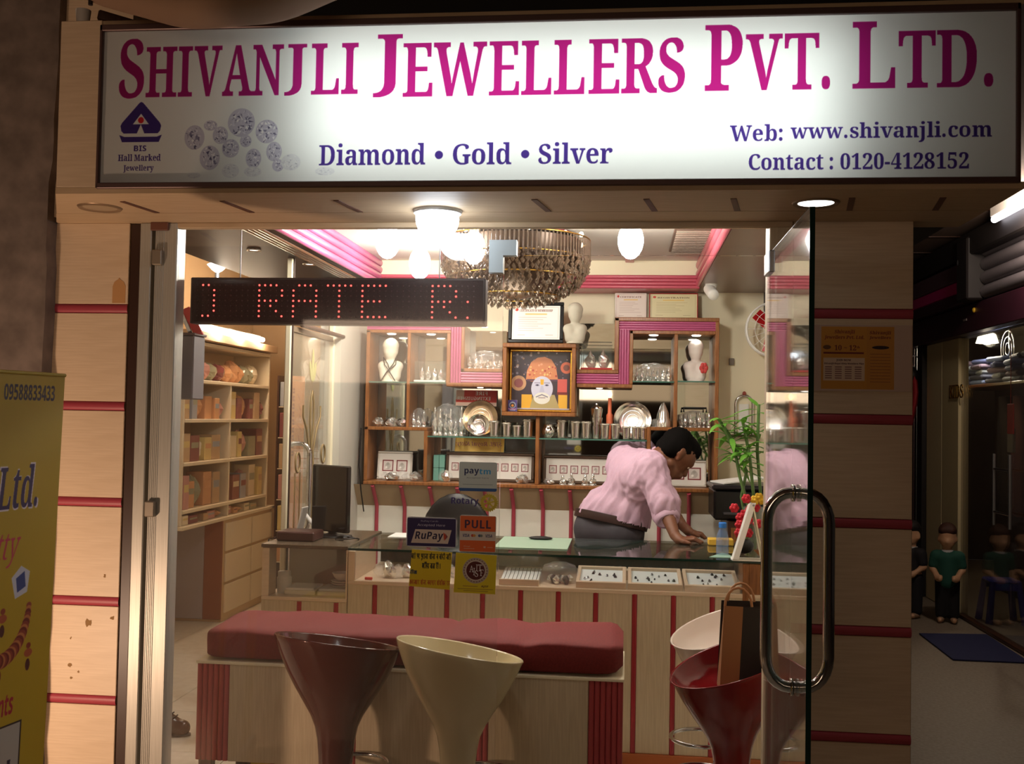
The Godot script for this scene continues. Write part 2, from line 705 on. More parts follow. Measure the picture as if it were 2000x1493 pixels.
func materials() -> void:
	M.laminate = grained(rgb(214, 190, 160), rgb(228, 206, 178), Vector3(0.7, 14, 0.7), 0.03, 0.45, 3)
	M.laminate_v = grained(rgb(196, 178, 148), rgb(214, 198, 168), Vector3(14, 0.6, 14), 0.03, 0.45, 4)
	M.strip = mat(rgb(168, 64, 78), 0.45)
	M.strip_red = mat(rgb(158, 34, 46), 0.35)
	M.pink = mat(rgb(176, 84, 124), 0.28)
	M.pink_red = mat(rgb(188, 82, 100), 0.3)
	M.bench_rib = mat(rgb(176, 70, 74), 0.4)
	M.brown = mat(rgb(58, 36, 26), 0.4)
	M.alu = grained(rgb(168, 166, 156), rgb(196, 194, 186), Vector3(40, 0.4, 40), 0.04, 0.42, 5)
	M.alu.metallic = 0.35
	M.wood = grained(rgb(118, 70, 32), rgb(160, 104, 54), Vector3(9, 1.2, 9), 0.03, 0.38, 6)
	M.dark_wood = grained(rgb(60, 34, 22), rgb(88, 54, 34), Vector3(8, 1.5, 8), 0.03, 0.35, 7)
	M.plaster = grained(rgb(104, 93, 87), rgb(142, 128, 120), Vector3(1.6, 1.6, 1.6), 0.02, 0.95, 8)
	M.white_wall = mat(rgb(226, 222, 208), 0.8)
	M.grey_wall = mat(rgb(196, 192, 180), 0.7)
	M.cream = mat(rgb(236, 226, 196), 0.75)
	M.tray_ceiling = mat(rgb(214, 206, 196), 0.75)
	M.dark_ceiling = mat(rgb(52, 37, 36), 0.5)
	M.dark_ceiling.metallic_specular = 0.25
	M.floor = grained(rgb(212, 202, 186), rgb(226, 218, 204), Vector3(2, 2, 2), 0.03, 0.3, 9)
	M.passage_floor = grained(rgb(122, 110, 96), rgb(150, 138, 122), Vector3(3, 3, 3), 0.05, 0.5, 10)
	M.dark = mat(rgb(24, 18, 18), 0.6)
	M.black = mat(rgb(14, 13, 14), 0.35)
	M.soffit = grained(rgb(190, 164, 130), rgb(206, 182, 150), Vector3(0.7, 3, 12), 0.03, 0.6, 11)
	M.chrome = mat(rgb(205, 205, 205), 0.09, 1.0)
	M.steel = mat(rgb(160, 162, 166), 0.3, 0.9)
	M.silver = mat(rgb(236, 234, 228), 0.16, 1.0)
	M.silver_dull = mat(rgb(222, 218, 206), 0.32, 0.9)
	M.foil = mat(rgb(240, 240, 234), 0.14, 0.8)
	M.gold = mat(rgb(214, 170, 78), 0.25, 1.0)
	M.mirror = mat(rgb(190, 196, 194), 0.03, 1.0)
	M.glass = clear(rgb(214, 200, 188), 0.025)
	M.door_glass = clear(rgb(150, 180, 168), 0.07)
	M.glass_edge = mat(rgb(22, 52, 44), 0.15)
	M.shelf_glass = clear(rgb(140, 180, 165), 0.22)
	M.case_glass = clear(rgb(190, 210, 200), 0.05)
	M.plastic_film = clear(rgb(240, 242, 240), 0.10)
	M.white = mat(rgb(238, 236, 230), 0.5)
	M.white_gloss = mat(rgb(232, 226, 206), 0.12)
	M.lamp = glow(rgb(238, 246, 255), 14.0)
	M.red_cloth = grained(rgb(108, 28, 28), rgb(130, 38, 36), Vector3(6, 6, 6), 0.06, 0.8, 12)

func structure() -> void:
	# floors
	var f := struct("floor", null, null, "pale polished tile floor of the shop")
	for i in 9:
		for j in 10:
			var x := -3.5 + i * 0.6
			var z := 0.0 - j * 0.6
			if x > 0.9: continue
			part("tile", MB.new().bx(x + 0.0015, minf(x + 0.5985, 1.0 if z < -0.6 else 0.80), -0.03, 0.0, z - 0.5985, z - 0.0015, 0.001), M.floor, f)
	part("grout", MB.new().bx(-3.5, 0.86, -0.08, -0.004, -6.0, 0.0), mat(rgb(120, 112, 100), 0.9), f)
	struct("floor_passage", MB.new().bx(-4.0, 6.0, -0.08, -0.002, 0.0, 7.0), M.passage_floor, "dull granite floor of the passage")
	struct("floor_side_passage", MB.new().bx(0.86, 6.0, -0.08, -0.004, -9.0, 0.0), M.passage_floor, "dull granite floor running past the shops")
	# shell of the shop
	struct("wall_back", MB.new().bx(-1.7, 1.1, 0.0, 2.6, -3.2, -3.05), M.cream, "cream back wall of the jewellery shop")
	var wr := struct("wall_right", MB.new().bx(1.0, 1.1, 0.0, 2.6, -3.2, -1.2), M.white_wall, "pale right wall of the shop")
	part("return", MB.new().bx(0.80, 0.86, 0.0, 2.6, -1.2, -0.1), M.white_wall, wr)
	part("return", MB.new().bx(0.80, 1.1, 0.0, 2.6, -1.26, -1.2), M.white_wall, wr)
	struct("wall_left", MB.new().bx(-1.72, -1.6, 0.0, 2.26, -3.2, -2.46), M.grey_wall, "pale grey wall beside the etched glass door")
	struct("wall_far_left", MB.new().bx(-3.42, -3.3, 0.0, 2.9, -5.8, -0.1), mat(rgb(222, 196, 160), 0.8), "warm beige wall of the reflection room")  # this room is shaped after a reflection in the left pane
	struct("wall_far_back", MB.new().bx(-3.42, -1.6, 0.0, 2.9, -5.8, -5.68), mat(rgb(216, 190, 156), 0.8), "warm beige back wall of the reflection room")
	struct("wall_between", MB.new().bx(-1.72, -1.6, 0.0, 2.9, -5.8, -3.2), M.grey_wall)
	# ceilings: a raised tray in the middle, a lower glossy brown ring round it
	struct("ceiling", MB.new().bx(-1.75, 1.1, 2.42, 2.5, -3.2, -0.02), M.tray_ceiling, "pale raised ceiling of the shop")
	struct("ceiling_reflection_room", MB.new().bx(-3.42, -2.13, 2.75, 2.85, -5.8, -0.02), mat(rgb(222, 200, 168), 0.8), "beige ceiling of the reflection room")
	var low := struct("ceiling_low", MB.new().bx(-2.13, -1.475, 2.262, 2.75, -5.7, -0.02, 0.002), M.dark_ceiling, "glossy dark brown lowered ceiling on the left")
	low.set_meta("kind", "structure")
	struct("ceiling_low_right", MB.new().bx(0.405, 1.0, 2.262, 2.42, -3.05, -0.02, 0.002), mat(rgb(120, 92, 80), 0.3), "brown lowered ceiling on the right")
	struct("ceiling_low_back", MB.new().bx(-1.47, 0.40, 2.33, 2.42, -3.05, -2.82, 0.002), M.cream)
	# pink ribbed cornices of the tray
	var t1 := struct("trim_1", MB.new().ribs(Vector3(-1.472, 2.262, -3.05), Vector3(0, 0, 3.0), Vector3(0, 0.16, 0), 4, Vector3(1, 0, 0)), M.pink, "pink ribbed cornice along the left of the tray ceiling")
	part("gilt_rib", MB.new().ribs(Vector3(-1.60, 2.262, -3.05), Vector3(0, 0, 3.0), Vector3(0.09, 0, 0), 4, Vector3(0, -1, 0)), mat(rgb(128, 84, 56), 0.25), t1)
	struct("trim_2", MB.new().ribs(Vector3(-1.47, 2.255, -2.80), Vector3(1.875, 0, 0), Vector3(0, 0.078, 0), 4, Vector3(0, 0, 1)), M.pink_red, "pink ribbed cornice above the display wall")
	part("backing", MB.new().bx(-1.47, 0.405, 2.255, 2.333, -3.05, -2.803), M.pink_red, get_node("trim_2"))
	struct("trim_3", MB.new().ribs(Vector3(0.402, 2.262, -2.81), Vector3(0, 0, 2.7), Vector3(0, 0.156, 0), 3, Vector3(-1, 0, 0)), M.pink_red, "pink cornice along the right of the tray ceiling")
	var b2 := struct("trim_4", MB.new().bx(-0.02, 0.03, 2.405, 2.42, -2.8, -1.4, 0.003), M.pink_red, "red strip across the pale ceiling")
	b2.set_meta("kind", "structure")

func facade() -> void:
	var ys := [1.8335, 1.5115, 1.196, 0.872, 0.552, 0.232]
	for side in 2:
		var x0: float = [-1.93, 0.505][side]
		var x1: float = [-1.64, 0.86][side]
		var w := struct(["wall_front_left", "wall_front_right"][side], MB.new().bx(x0, x1, 0.0, 2.117, -0.1, -0.012), M.laminate, ["cream laminate pier with pink bands left of the glass", "cream laminate pier with dark red bands right of the open door"][side])
		var top := 2.117
		for y in ys + [-0.02]:
			part("panel", MB.new().bx(x0, x1, maxf(y + 0.0155, 0.0), top, -0.012, 0.0, 0.0015), M.laminate, w)
			top = y - 0.0155
			if y > 0.0:
				part("band", MB.new().ribs(Vector3(x0, y - 0.0155, -0.006), Vector3(x1 - x0, 0, 0), Vector3(0, 0.031, 0), 1, Vector3(0, 0, 1), 0.3), M.strip, w)
		if side == 0:
			var arch := PackedVector2Array([Vector2(0, 0), Vector2(0.045, 0), Vector2(0.045, 0.055), Vector2(0.038, 0.07), Vector2(0.026, 0.078), Vector2(0.022, 0.084), Vector2(0.018, 0.078), Vector2(0.006, 0.07), Vector2(0, 0.055)])
			part("glue_mark", MB.new().prism(arch, Vector3(-1.693, 1.852, 0.0006), Vector3.RIGHT, Vector3.UP, 0.001), mat(rgb(196, 148, 96), 0.6), w, "brown arched glue mark")
			var g := RandomNumberGenerator.new()
			g.seed = 5
			for s in [[-1.74, 0.80, 0.02], [-1.66, 0.82, 0.012], [-1.80, 0.66, 0.012], [-1.795, 0.62, 0.009], [-1.77, 0.64, 0.007], [-1.80, 0.75, 0.006], [-1.69, 0.955, 0.009]]:
				var p := PackedVector2Array()
				for k in 9:
					var a := TAU * k / 9
					p.append(Vector2(cos(a) * 0.7, sin(a) * 0.9) * s[2] * g.randf_range(0.3, 1.0))
				part("stain", MB.new().prism(p, Vector3(s[0], s[1], 0.0005), Vector3.RIGHT, Vector3.UP, 0.0006), mat(rgb(150, 116, 72), 0.8), w)
	# dark jamb and two fluted aluminium posts with a brown gap between
	struct("trim_5", MB.new().bx(-1.64, -1.602, 0.0, 2.117, -0.1, -0.005, 0.004), M.brown, "dark brown jamb beside the aluminium posts")
	var p1 := struct("trim_6", MB.new().bx(-1.6, -1.56, 0.0, 2.117, -0.06, 0.008, 0.003), M.alu, "narrow aluminium post of the glass front")
	p1.set_meta("kind", "structure")
	struct("trim_7", MB.new().bx(-1.56, -1.548, 0.0, 2.117, -0.05, -0.02), M.brown)
	var p2 := struct("trim_8", MB.new().bx(-1.548, -1.472, 0.0, 2.117, -0.06, 0.008, 0.003), M.alu, "wide fluted aluminium post of the glass front")
	for k in 5:
		part("flute", MB.new().tube([Vector3(-1.542 + k * 0.006, 0.0, 0.008), Vector3(-1.542 + k * 0.006, 2.117, 0.008)], 0.0018, 5), M.alu, p2)
	for y in [2.0, 1.18]:
		part("hinge_block", MB.new().bx(-1.548, -1.515, y - 0.025, y + 0.025, 0.008, 0.03, 0.003), mat(rgb(150, 140, 126), 0.4, 0.5), p2)
	part("bracket", MB.new().bx(-1.56, -1.50, 2.09, 2.117, 0.008, 0.02, 0.002), mat(rgb(112, 70, 54), 0.5), p2)
	# bulkhead that carries the sign: face boards and a soffit of two boards with brown inlays
	var bk := struct("bulkhead", MB.new().bx(-1.64, 1.02, 2.135, 2.62, 0.0, 0.29), M.soffit, "cream boxed bulkhead behind the lit sign")
	part("soffit_board", MB.new().prism(PackedVector2Array([Vector2(-1.80, -0.168), Vector2(-1.64, -0.455), Vector2(1.02, -0.455), Vector2(1.02, -0.168)]), Vector3(0, 2.126, 0), Vector3.RIGHT, Vector3.FORWARD, 0.018), M.soffit, bk)
	part("soffit_board", MB.new().prism(PackedVector2Array([Vector2(-1.93, 0.1), Vector2(-1.88, -0.03), Vector2(-1.803, -0.164), Vector2(1.02, -0.164), Vector2(1.02, 0.1)]), Vector3(0, 2.126, 0), Vector3.RIGHT, Vector3.FORWARD, 0.018), M.soffit, bk)
	part("side_board", MB.new().bx(-1.64, -1.515, 2.135, 2.62, 0.29, 0.455, 0.002), M.laminate, bk)
	part("side_filler", MB.new().bx(-1.93, -1.64, 2.135, 2.95, -0.1, 0.02), M.laminate, bk)
	part("top_board", MB.new().bx(-1.64, 1.02, 2.605, 2.62, 0.0, 0.45, 0.002), M.soffit, bk)
	for x in [-1.478, -1.172, -0.83, -0.255, 0.06, 0.30, 0.62, 0.86]:
		part("inlay", MB.new().obox(Vector3(x, 2.1162, 0.262), Basis(Vector3.UP, -0.16), Vector3(0.017, 0.0024, 0.175)), mat(rgb(92, 52, 36), 0.5), bk)
	# header rail over the glass
	struct("trim_9", MB.new().bx(-1.6, 0.5, 2.10, 2.117, -0.03, 0.006, 0.002), M.soffit)
	struct("trim_10", MB.new().bx(0.432, 0.505, 0.0, 2.117, -0.1, -0.005, 0.003), M.laminate_v)
	# above the bulkhead and around: dark slab, rough plaster pier on the left
	struct("ceiling_passage", MB.new().bx(-4.0, 6.0, 2.95, 3.1, -9.0, 7.0), mat(rgb(92, 70, 56), 0.9), "dim brown ceiling of the passage")
	struct("wall_above", MB.new().bx(-1.93, 0.98, 2.5, 2.95, -0.3, -0.1), M.dark)
	var ed := PackedVector2Array([Vector2(-3.2, 0), Vector2(-1.872, 0)])
	var g2 := RandomNumberGenerator.new()
	g2.seed = 9
	for k in 40:
		ed.append(Vector2(-1.878 + g2.randf_range(-0.005, 0.005) - 0.014 * smoothstep(16, 22, k) + 0.018 * smoothstep(30, 36, k), 0.07 * (k + 1)))
	ed.append(Vector2(-1.872, 2.95)); ed.append(Vector2(-3.2, 2.95))
	struct("wall_plaster", MB.new().prism(ed, Vector3(0, 0, 0.01), Vector3.RIGHT, Vector3.UP, 0.1), M.plaster, "rough grey-brown plaster pier at the left edge")
	struct("wall_outer_right", MB.new().bx(0.80, 0.98, 2.117, 2.95, -3.2, -0.1), M.dark)
	# the far side of the passage, behind the photographer
	struct("wall_opposite", MB.new().bx(-4.0, 6.0, 0.0, 2.95, 5.2, 5.35), mat(rgb(70, 54, 44), 0.9), "dim wall across the passage")

func signboard() -> void:
	var W := 2048
	var H := 352
	var mag := rgb(172, 30, 118)
	var pur := rgb(70, 50, 132)
	var p := Print.new(W, H, rgb(246, 250, 246))
	# measured on the board: x from 0 to W, y from 0 to H
	var sx := W / 1778.0
	var sy := H / 300.0
	var caps := func(s: String, x0: float, x1: float, y0: float, y1: float) -> void:
		p.text(s, (x0 - 204.0) * sx, y0 * sy, (x1 - x0) * sx, (y1 - y0) * sy, "Droid Serif", 700, mag)
	# board pixel rows: the photo's slope taken out
	caps.call("S", 238, 291, 15, 133)
	caps.call("HIVAN", 295, 582, 32, 131)
	caps.call("J", 585, 630, 32, 132)
	caps.call("LI", 640, 735, 32, 131)
	caps.call("J", 766, 824, 17, 138)
	caps.call("EWELLERS", 826, 1376, 35, 138)
	caps.call("P", 1414, 1484, 13, 136)
	caps.call("VT.", 1490, 1647, 32, 136)
	caps.call("L", 1688, 1766, 13, 136)
	caps.call("TD.", 1772, 1942, 32, 136)
	var words := func(s: String, x0: float, x1: float, y0: float, y1: float, face: String) -> void:
		p.text(s, (x0 - 204.0) * sx, y0 * sy, (x1 - x0) * sx, (y1 - y0) * sy, face, 700, pur)
	words.call("Diamond", 660, 874, 226, 268, "Droid Serif")
	words.call("Gold", 929, 1044, 227, 269, "Droid Serif")
	words.call("Silver", 1097, 1240, 228, 269, "Droid Serif")
	p.disc((901 - 204) * sx, 250 * sy, 8 * sx, pur)
	p.disc((1071 - 204) * sx, 250 * sy, 8 * sx, pur)
	words.call("Web:", 1462, 1560, 199, 230, "Droid Serif")
	words.call("www.shivanjli.com", 1575, 1940, 197, 235, "Droid Serif")
	words.call("Contact : 0120-4128152", 1498, 1899, 254, 284, "Droid Serif")
	# hallmark emblem: a rounded triangle with a white peak and a red dot over a boat-shaped bar
	var o := Vector2(287 - 204, 0) * sx
	var pt := func(x: float, y: float) -> Vector2: return o + Vector2(x * sx, y * sy)
	var tri := PackedVector2Array()
	for q in [[-4, 142], [0, 140], [4, 142], [40, 181], [43, 187], [41, 197], [36, 202], [-36, 202], [-41, 197], [-43, 187], [-40, 181]]:
		tri.append(pt.call(q[0], q[1]))
	p.poly(tri, pur)
	var bgc := rgb(246, 250, 246)
	p.poly(PackedVector2Array([pt.call(0, 163), pt.call(17, 184), pt.call(-17, 184)]), bgc)
	p.poly(PackedVector2Array([pt.call(0, 184), pt.call(8, 202), pt.call(-8, 202)]), bgc)
	p.disc(o.x, 176 * sy, 6.2 * sx, rgb(226, 44, 52))
	p.poly(PackedVector2Array([pt.call(-45, 205), pt.call(-34, 209), pt.call(34, 209), pt.call(45, 205), pt.call(39, 219), pt.call(-39, 219)]), pur)
	p.text("BIS", (274 - 204) * sx, 226 * sy, 26 * sx, 11 * sy, "Droid Sans", 700, pur)
	words.call("Hall Marked", 241, 331, 243, 256, "Droid Serif")
	words.call("Jewellery", 253, 317, 264, 279, "Droid Serif")
	# printed diamonds
	var g := RandomNumberGenerator.new()
	g.seed = 21
	for d in [[401, 270, 21, 24], [434, 247, 14, 10], [455, 266, 16, 17], [498, 242, 28, 28], [551, 260, 23, 23], [477, 292, 18, 18], [434, 310, 21, 24], [525, 312, 16, 19], [567, 299, 16, 19], [576, 326, 12, 12], [508, 278, 12, 12]]:
		_diamond(p, (d[0] - 204) * sx, (d[1] - 62) * sy + 4, d[2] * sx, d[3] * sy, g, 1.0)
	for d in [[602, 320, 20, 16], [478, 336, 18, 14], [402, 344, 14, 6], [524, 338, 18, 10], [672, 338, 20, 8]]:
		_diamond(p, (d[0] - 204) * sx, (d[1] - 62) * sy + 4, d[2] * sx, d[3] * sy, g, 0.3)
	var face := printed(p.tex(), 0.45)
	face.backlight_enabled = true
	face.backlight = Color.WHITE
	var t := thing("lightbox_sign", "long backlit white shop sign with magenta and purple lettering", "sign", Vector3(-0.25, 2.135, 0.38))
	part("face", MB.new().bx(-1.506, 0.996, 2.146, 2.584, 0.452, 0.456), mat(rgb(240, 240, 236)), t).free()
	var q := MB.new()
	q.quad(Vector3(-1.506, 2.146, 0.456), Vector3(0.996, 2.146, 0.456), Vector3(0.996, 2.584, 0.456), Vector3(-1.506, 2.584, 0.456), Vector3(0, 0, 1))
	part("face", q, face, t, "white translucent face printed with the shop name")
	var fr := mat(rgb(98, 76, 74), 0.4, 0.3)
	part("frame_bar", MB.new().bx(-1.515, 1.006, 2.584, 2.602, 0.29, 0.468, 0.002), fr, t)
	part("frame_bar", MB.new().bx(-1.515, 1.006, 2.130, 2.146, 0.29, 0.468, 0.002), fr, t)
	part("frame_bar", MB.new().bx(-1.515, -1.506, 2.130, 2.602, 0.29, 0.468, 0.002), fr, t)
	part("frame_bar", MB.new().bx(0.996, 1.006, 2.130, 2.602, 0.29, 0.468, 0.002), fr, t)
	part("back_sheet", MB.new().bx(-1.506, 0.996, 2.146, 2.584, 0.291, 0.295), M.white, t)
	for y in [2.27, 2.46]:
		part("lamp_tube", MB.new().tube([Vector3(-0.95, y, 0.315), Vector3(0.6, y, 0.315)], 0.013, 8), glow(rgb(240, 250, 255), 1.0), t)
	area("lightbox_light", Vector3(-0.18, 2.365, 0.332), Vector3(0, PI, 0), Vector2(1.45, 0.34), rgb(244, 250, 246), 0.46, t)

func _diamond(p: Print, x: float, y: float, rx: float, ry: float, g: RandomNumberGenerator, s: float) -> void:
	var bg := rgb(246, 250, 246)
	p.disc(x, y, rx, bg.lerp(rgb(208, 207, 220), s), ry)
	var c := Vector2(x, y)
	for k in 70:
		var a := g.randf() * TAU
		var m := Vector2(cos(a), sin(a)) * sqrt(g.randf()) * 0.86
		var tone := bg.lerp([rgb(92, 90, 120), rgb(250, 250, 252), rgb(130, 128, 156), rgb(222, 222, 234), rgb(252, 252, 252)][g.randi() % 5], s)
		var q := PackedVector2Array()
		for j in 3:
			var b := g.randf() * TAU
			var v := m + Vector2(cos(b), sin(b)) * g.randf_range(0.08, 0.24)
			q.append(c + v.limit_length(0.97) * Vector2(rx, ry))
		p.poly(q, tone)

func glass_front() -> void:
	# fixed pane
	struct("window_1", MB.new().bx(-1.472, -0.394, 0.0, 2.10, -0.012, 0.0), M.glass, "tall fixed glass pane with payment stickers")
	var w2 := struct("window_2", MB.new().bx(-0.390, 0.432, 2.012, 2.10, -0.012, 0.0), M.glass, "narrow glass light over the doorway")
	w2.set_meta("kind", "structure")
	var pf := thing("glass_clamp", "brushed steel corner clamp where the glass panes meet", "clamp", Vector3(-0.395, 1.955, 0.0))
	part("plate", MB.new().prism(PackedVector2Array([Vector2(-0.045, 0), Vector2(0, 0), Vector2(0, 0.055), Vector2(0.042, 0.055), Vector2(0.042, 0.104), Vector2(-0.045, 0.104)]), Vector3(-0.395, 1.955, 0.006), Vector3.RIGHT, Vector3.UP, 0.012), mat(rgb(178, 190, 194), 0.4, 0.2), pf)
	part("plate", MB.new().prism(PackedVector2Array([Vector2(-0.045, 0), Vector2(0, 0), Vector2(0, 0.055), Vector2(0.042, 0.055), Vector2(0.042, 0.104), Vector2(-0.045, 0.104)]), Vector3(-0.395, 1.955, -0.018), Vector3.RIGHT, Vector3.UP, 0.012), mat(rgb(178, 190, 194), 0.4, 0.2), pf)
	# open door leaf, swung out square to the front
	var d := struct("door_1", MB.new().bx(0.424, 0.4355, 0.012, 2.008, 0.012, 0.763, 0.0), M.door_glass, "frameless glass door standing open toward the passage")
	part("edge", MB.new().bx(0.4235, 0.436, 0.012, 2.008, 0.763, 0.7645), M.glass_edge, d, "dark green polished edge of the glass")
	part("edge", MB.new().bx(0.4235, 0.436, 2.008, 2.0095, 0.012, 0.763), M.glass_edge, d)
	part("pivot_clamp", MB.new().bx(0.415, 0.445, 1.945, 2.012, 0.0, 0.11, 0.003), M.steel, d, "steel pivot clamp")
	part("pivot_clamp", MB.new().bx(0.415, 0.445, 0.0, 0.06, 0.0, 0.11, 0.003), M.steel, d)
	var pts := []
	for sgn in [-1.0, 1.0]:
		pts = []
		var r := 0.075
		var z := 0.592
		pts.append(Vector3(0.43, 1.322, z))
		for k in 7:
			var a := PI * 0.5 * k / 6.0
			pts.append(Vector3(0.43 + sgn * (0.02 + r * sin(a) * 0.75), 1.322 - r + r * cos(a), z))
		for k in 7:
			var a := PI * 0.5 * k / 6.0
			pts.append(Vector3(0.43 + sgn * (0.02 + r * cos(a) * 0.75), 0.84 + r - r * sin(a), z))
		pts.append(Vector3(0.43, 0.84, z))
		var hn := part("handle", MB.new().tube(pts, 0.0145, 14), M.chrome, d, "long chrome pull handle")
		for y in [1.322, 0.84]:
			var s: float = sgn
			part("handle_boss", MB.new().lathe(Vector3(0.43 + s * 0.013, y, 0.592), [[0.0, -0.004], [0.022, -0.004], [0.022, 0.004], [0.0, 0.004]], 14, Basis(Vector3.BACK, PI / 2)), M.chrome, hn)
	# running red message board hung inside the pane
	var L := thing("led_message_board", "dark red dot matrix message board reading RATE behind the glass", "message board", Vector3(-0.96, 1.795, -0.1))
	part("case", MB.new().bx(-1.461, -0.462, 1.794, 1.949, -0.14, -0.082, 0.003), mat(rgb(46, 30, 32), 0.35), L)
	part("screen", MB.new().bx(-1.453, -0.470, 1.801, 1.942, -0.082, -0.0805), mat(rgb(40, 20, 26), 0.12), L)
	part("hanger", MB.new().tube([Vector3(-1.3, 1.949, -0.11), Vector3(-1.3, 2.26, -0.11)], 0.002, 5), M.steel, L)
	part("hanger", MB.new().tube([Vector3(-0.62, 1.949, -0.11), Vector3(-0.62, 2.40, -0.11)], 0.002, 5), M.steel, L)
	var glyphs := {
		"]": ["11.", "..1", "..1", "..1", "..1", "..1", "11."],
		"R": ["1111.", "1...1", "1...1", "1111.", "1.1..", "1..1.", "1...1"],
		"A": [".111.", "1...1", "1...1", "11111", "1...1", "1...1", "1...1"],
		"T": ["11111", "..1..", "..1..", "..1..", "..1..", "..1..", "..1.."],
		"E": ["11111", "1....", "1....", "1111.", "1....", "1....", "11111"],
		":": [".", ".", ".", "1", ".", ".", "1"],
	}
	var lit := MB.new()
	var dim := MB.new()
	var dx := 0.0195
	var dy := 0.0172
	var on := {}
	for q in [["]", 1], ["R", 11], ["A", 17], ["T", 23], ["E", 29], ["R", 41], [":", 47]]:
		for r in 7:
			var row: String = glyphs[q[0]][r]
			for c in row.length():
				if row[c] == "1":
					on[Vector2i(q[1] + c, r)] = true
	for c in 49:
		for r in 7:
			var at := Vector3(-1.436 + c * dx, 1.923 - r * dy, -0.0803)
			if on.has(Vector2i(c, r)):
				lit.ell(at, Vector3(0.0034, 0.0034, 0.003), 4, 8)
			else:
				dim.obox(at, Basis(Vector3.BACK, PI / 4), Vector3(0.004, 0.004, 0.001))
	part("lit_leds", lit, glow(rgb(255, 74, 66), 4.5), L, "glowing red dots spelling RATE").set_meta("kind", "stuff")
	part("unlit_leds", dim, mat(rgb(58, 34, 40), 0.3), L).set_meta("kind", "stuff")

func lamp_bulb(at: Vector3, label: String, e: float, s := 1.0) -> void:
	# a glowing bulb, fattened to take in its glare, on a white holder that hangs from the ceiling rose
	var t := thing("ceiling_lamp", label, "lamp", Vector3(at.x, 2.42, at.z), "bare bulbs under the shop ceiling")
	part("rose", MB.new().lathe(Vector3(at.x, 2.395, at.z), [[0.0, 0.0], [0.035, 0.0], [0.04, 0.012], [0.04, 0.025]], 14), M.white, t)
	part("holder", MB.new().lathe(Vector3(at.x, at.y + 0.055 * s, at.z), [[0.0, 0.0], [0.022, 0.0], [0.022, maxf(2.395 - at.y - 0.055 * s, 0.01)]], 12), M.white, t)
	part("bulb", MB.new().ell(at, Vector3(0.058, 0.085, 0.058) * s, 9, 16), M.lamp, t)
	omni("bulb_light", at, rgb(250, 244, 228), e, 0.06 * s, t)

func ceiling_lights() -> void:
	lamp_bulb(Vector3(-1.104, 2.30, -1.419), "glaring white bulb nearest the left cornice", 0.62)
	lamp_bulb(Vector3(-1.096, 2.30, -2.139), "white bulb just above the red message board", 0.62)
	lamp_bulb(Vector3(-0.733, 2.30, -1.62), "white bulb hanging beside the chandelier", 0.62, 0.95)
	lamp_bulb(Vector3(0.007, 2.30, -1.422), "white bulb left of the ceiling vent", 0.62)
	# soffit fittings over the pavement
	for q in [[-1.607, 0.262, 0, "unlit round downlight above the left pier"], [0.52, 0.285, 1, "lit round downlight above the open glass door"]]:
		var t := thing("downlight", q[3], "downlight", Vector3(q[0], 2.117, q[1]), "soffit downlights")
		part("ring", MB.new().lathe(Vector3(q[0], 2.117, q[1]), [[0.05, -0.002], [0.062, -0.006], [0.066, 0.0]], 24), mat(rgb(150, 126, 100), 0.35, 0.4), t)
		if q[2]:
			part("lens", MB.new().lathe(Vector3(q[0], 2.1145, q[1]), [[0.0, 0.0], [0.05, 0.0005]], 24), glow(rgb(255, 250, 240), 2.2), t)
			spot("downlight_light", Vector3(q[0], 2.105, q[1]), Vector3.DOWN, 32.0, rgb(255, 236, 205), 0.035, 0.04, t)
		else:
			part("lens", MB.new().lathe(Vector3(q[0], 2.1145, q[1]), [[0.0, 0.0], [0.05, 0.0005]], 24), mat(rgb(170, 150, 122), 0.3), t)
	var s := thing("glare_downlight", "soffit downlight with its glare built as a big white globe under the sign", "lamp", Vector3(-0.575, 2.117, 0.19))  # a downlight; its glare is shaped into an oversized globe
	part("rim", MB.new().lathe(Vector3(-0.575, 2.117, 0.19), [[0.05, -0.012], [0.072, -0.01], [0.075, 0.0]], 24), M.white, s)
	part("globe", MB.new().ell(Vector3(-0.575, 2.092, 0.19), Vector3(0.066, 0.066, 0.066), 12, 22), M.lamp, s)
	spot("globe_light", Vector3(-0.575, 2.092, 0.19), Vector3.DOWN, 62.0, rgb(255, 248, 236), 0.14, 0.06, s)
	# ceiling vent and small spots in the brown ceiling
	var v := thing("ceiling_vent", "slatted brown air vent in the pale ceiling", "vent", Vector3(0.32, 2.42, -2.07))
	part("frame", MB.new().bx(0.215, 0.425, 2.408, 2.42, -2.43, -1.71, 0.002), mat(rgb(120, 100, 88), 0.5), v)
	for k in 14:
		part("slat", MB.new().obox(Vector3(0.32, 2.402, -2.40 + k * 0.05), Basis(Vector3.RIGHT, 0.5), Vector3(0.19, 0.003, 0.036)), mat(rgb(176, 156, 140), 0.5), v)
	for q in [[-1.75, -1.45, "foremost small spot in the glossy brown ceiling"], [-1.62, -1.9, "middle small spot in the glossy brown ceiling"], [-1.58, -2.45, "small spot in the brown ceiling nearest the back"]]:
		var t := thing("small_spot", q[2], "spotlight", Vector3(q[0], 2.262, q[1]), "small spots in the brown ceiling")
		part("ring", MB.new().lathe(Vector3(q[0], 2.262, q[1]), [[0.02, -0.003], [0.032, -0.006], [0.034, 0.0]], 16), M.chrome, t)
		part("lens", MB.new().lathe(Vector3(q[0], 2.259, q[1]), [[0.0, 0.0], [0.02, 0.0005]], 16), glow(rgb(255, 246, 232), 2.5), t)
	chandelier()

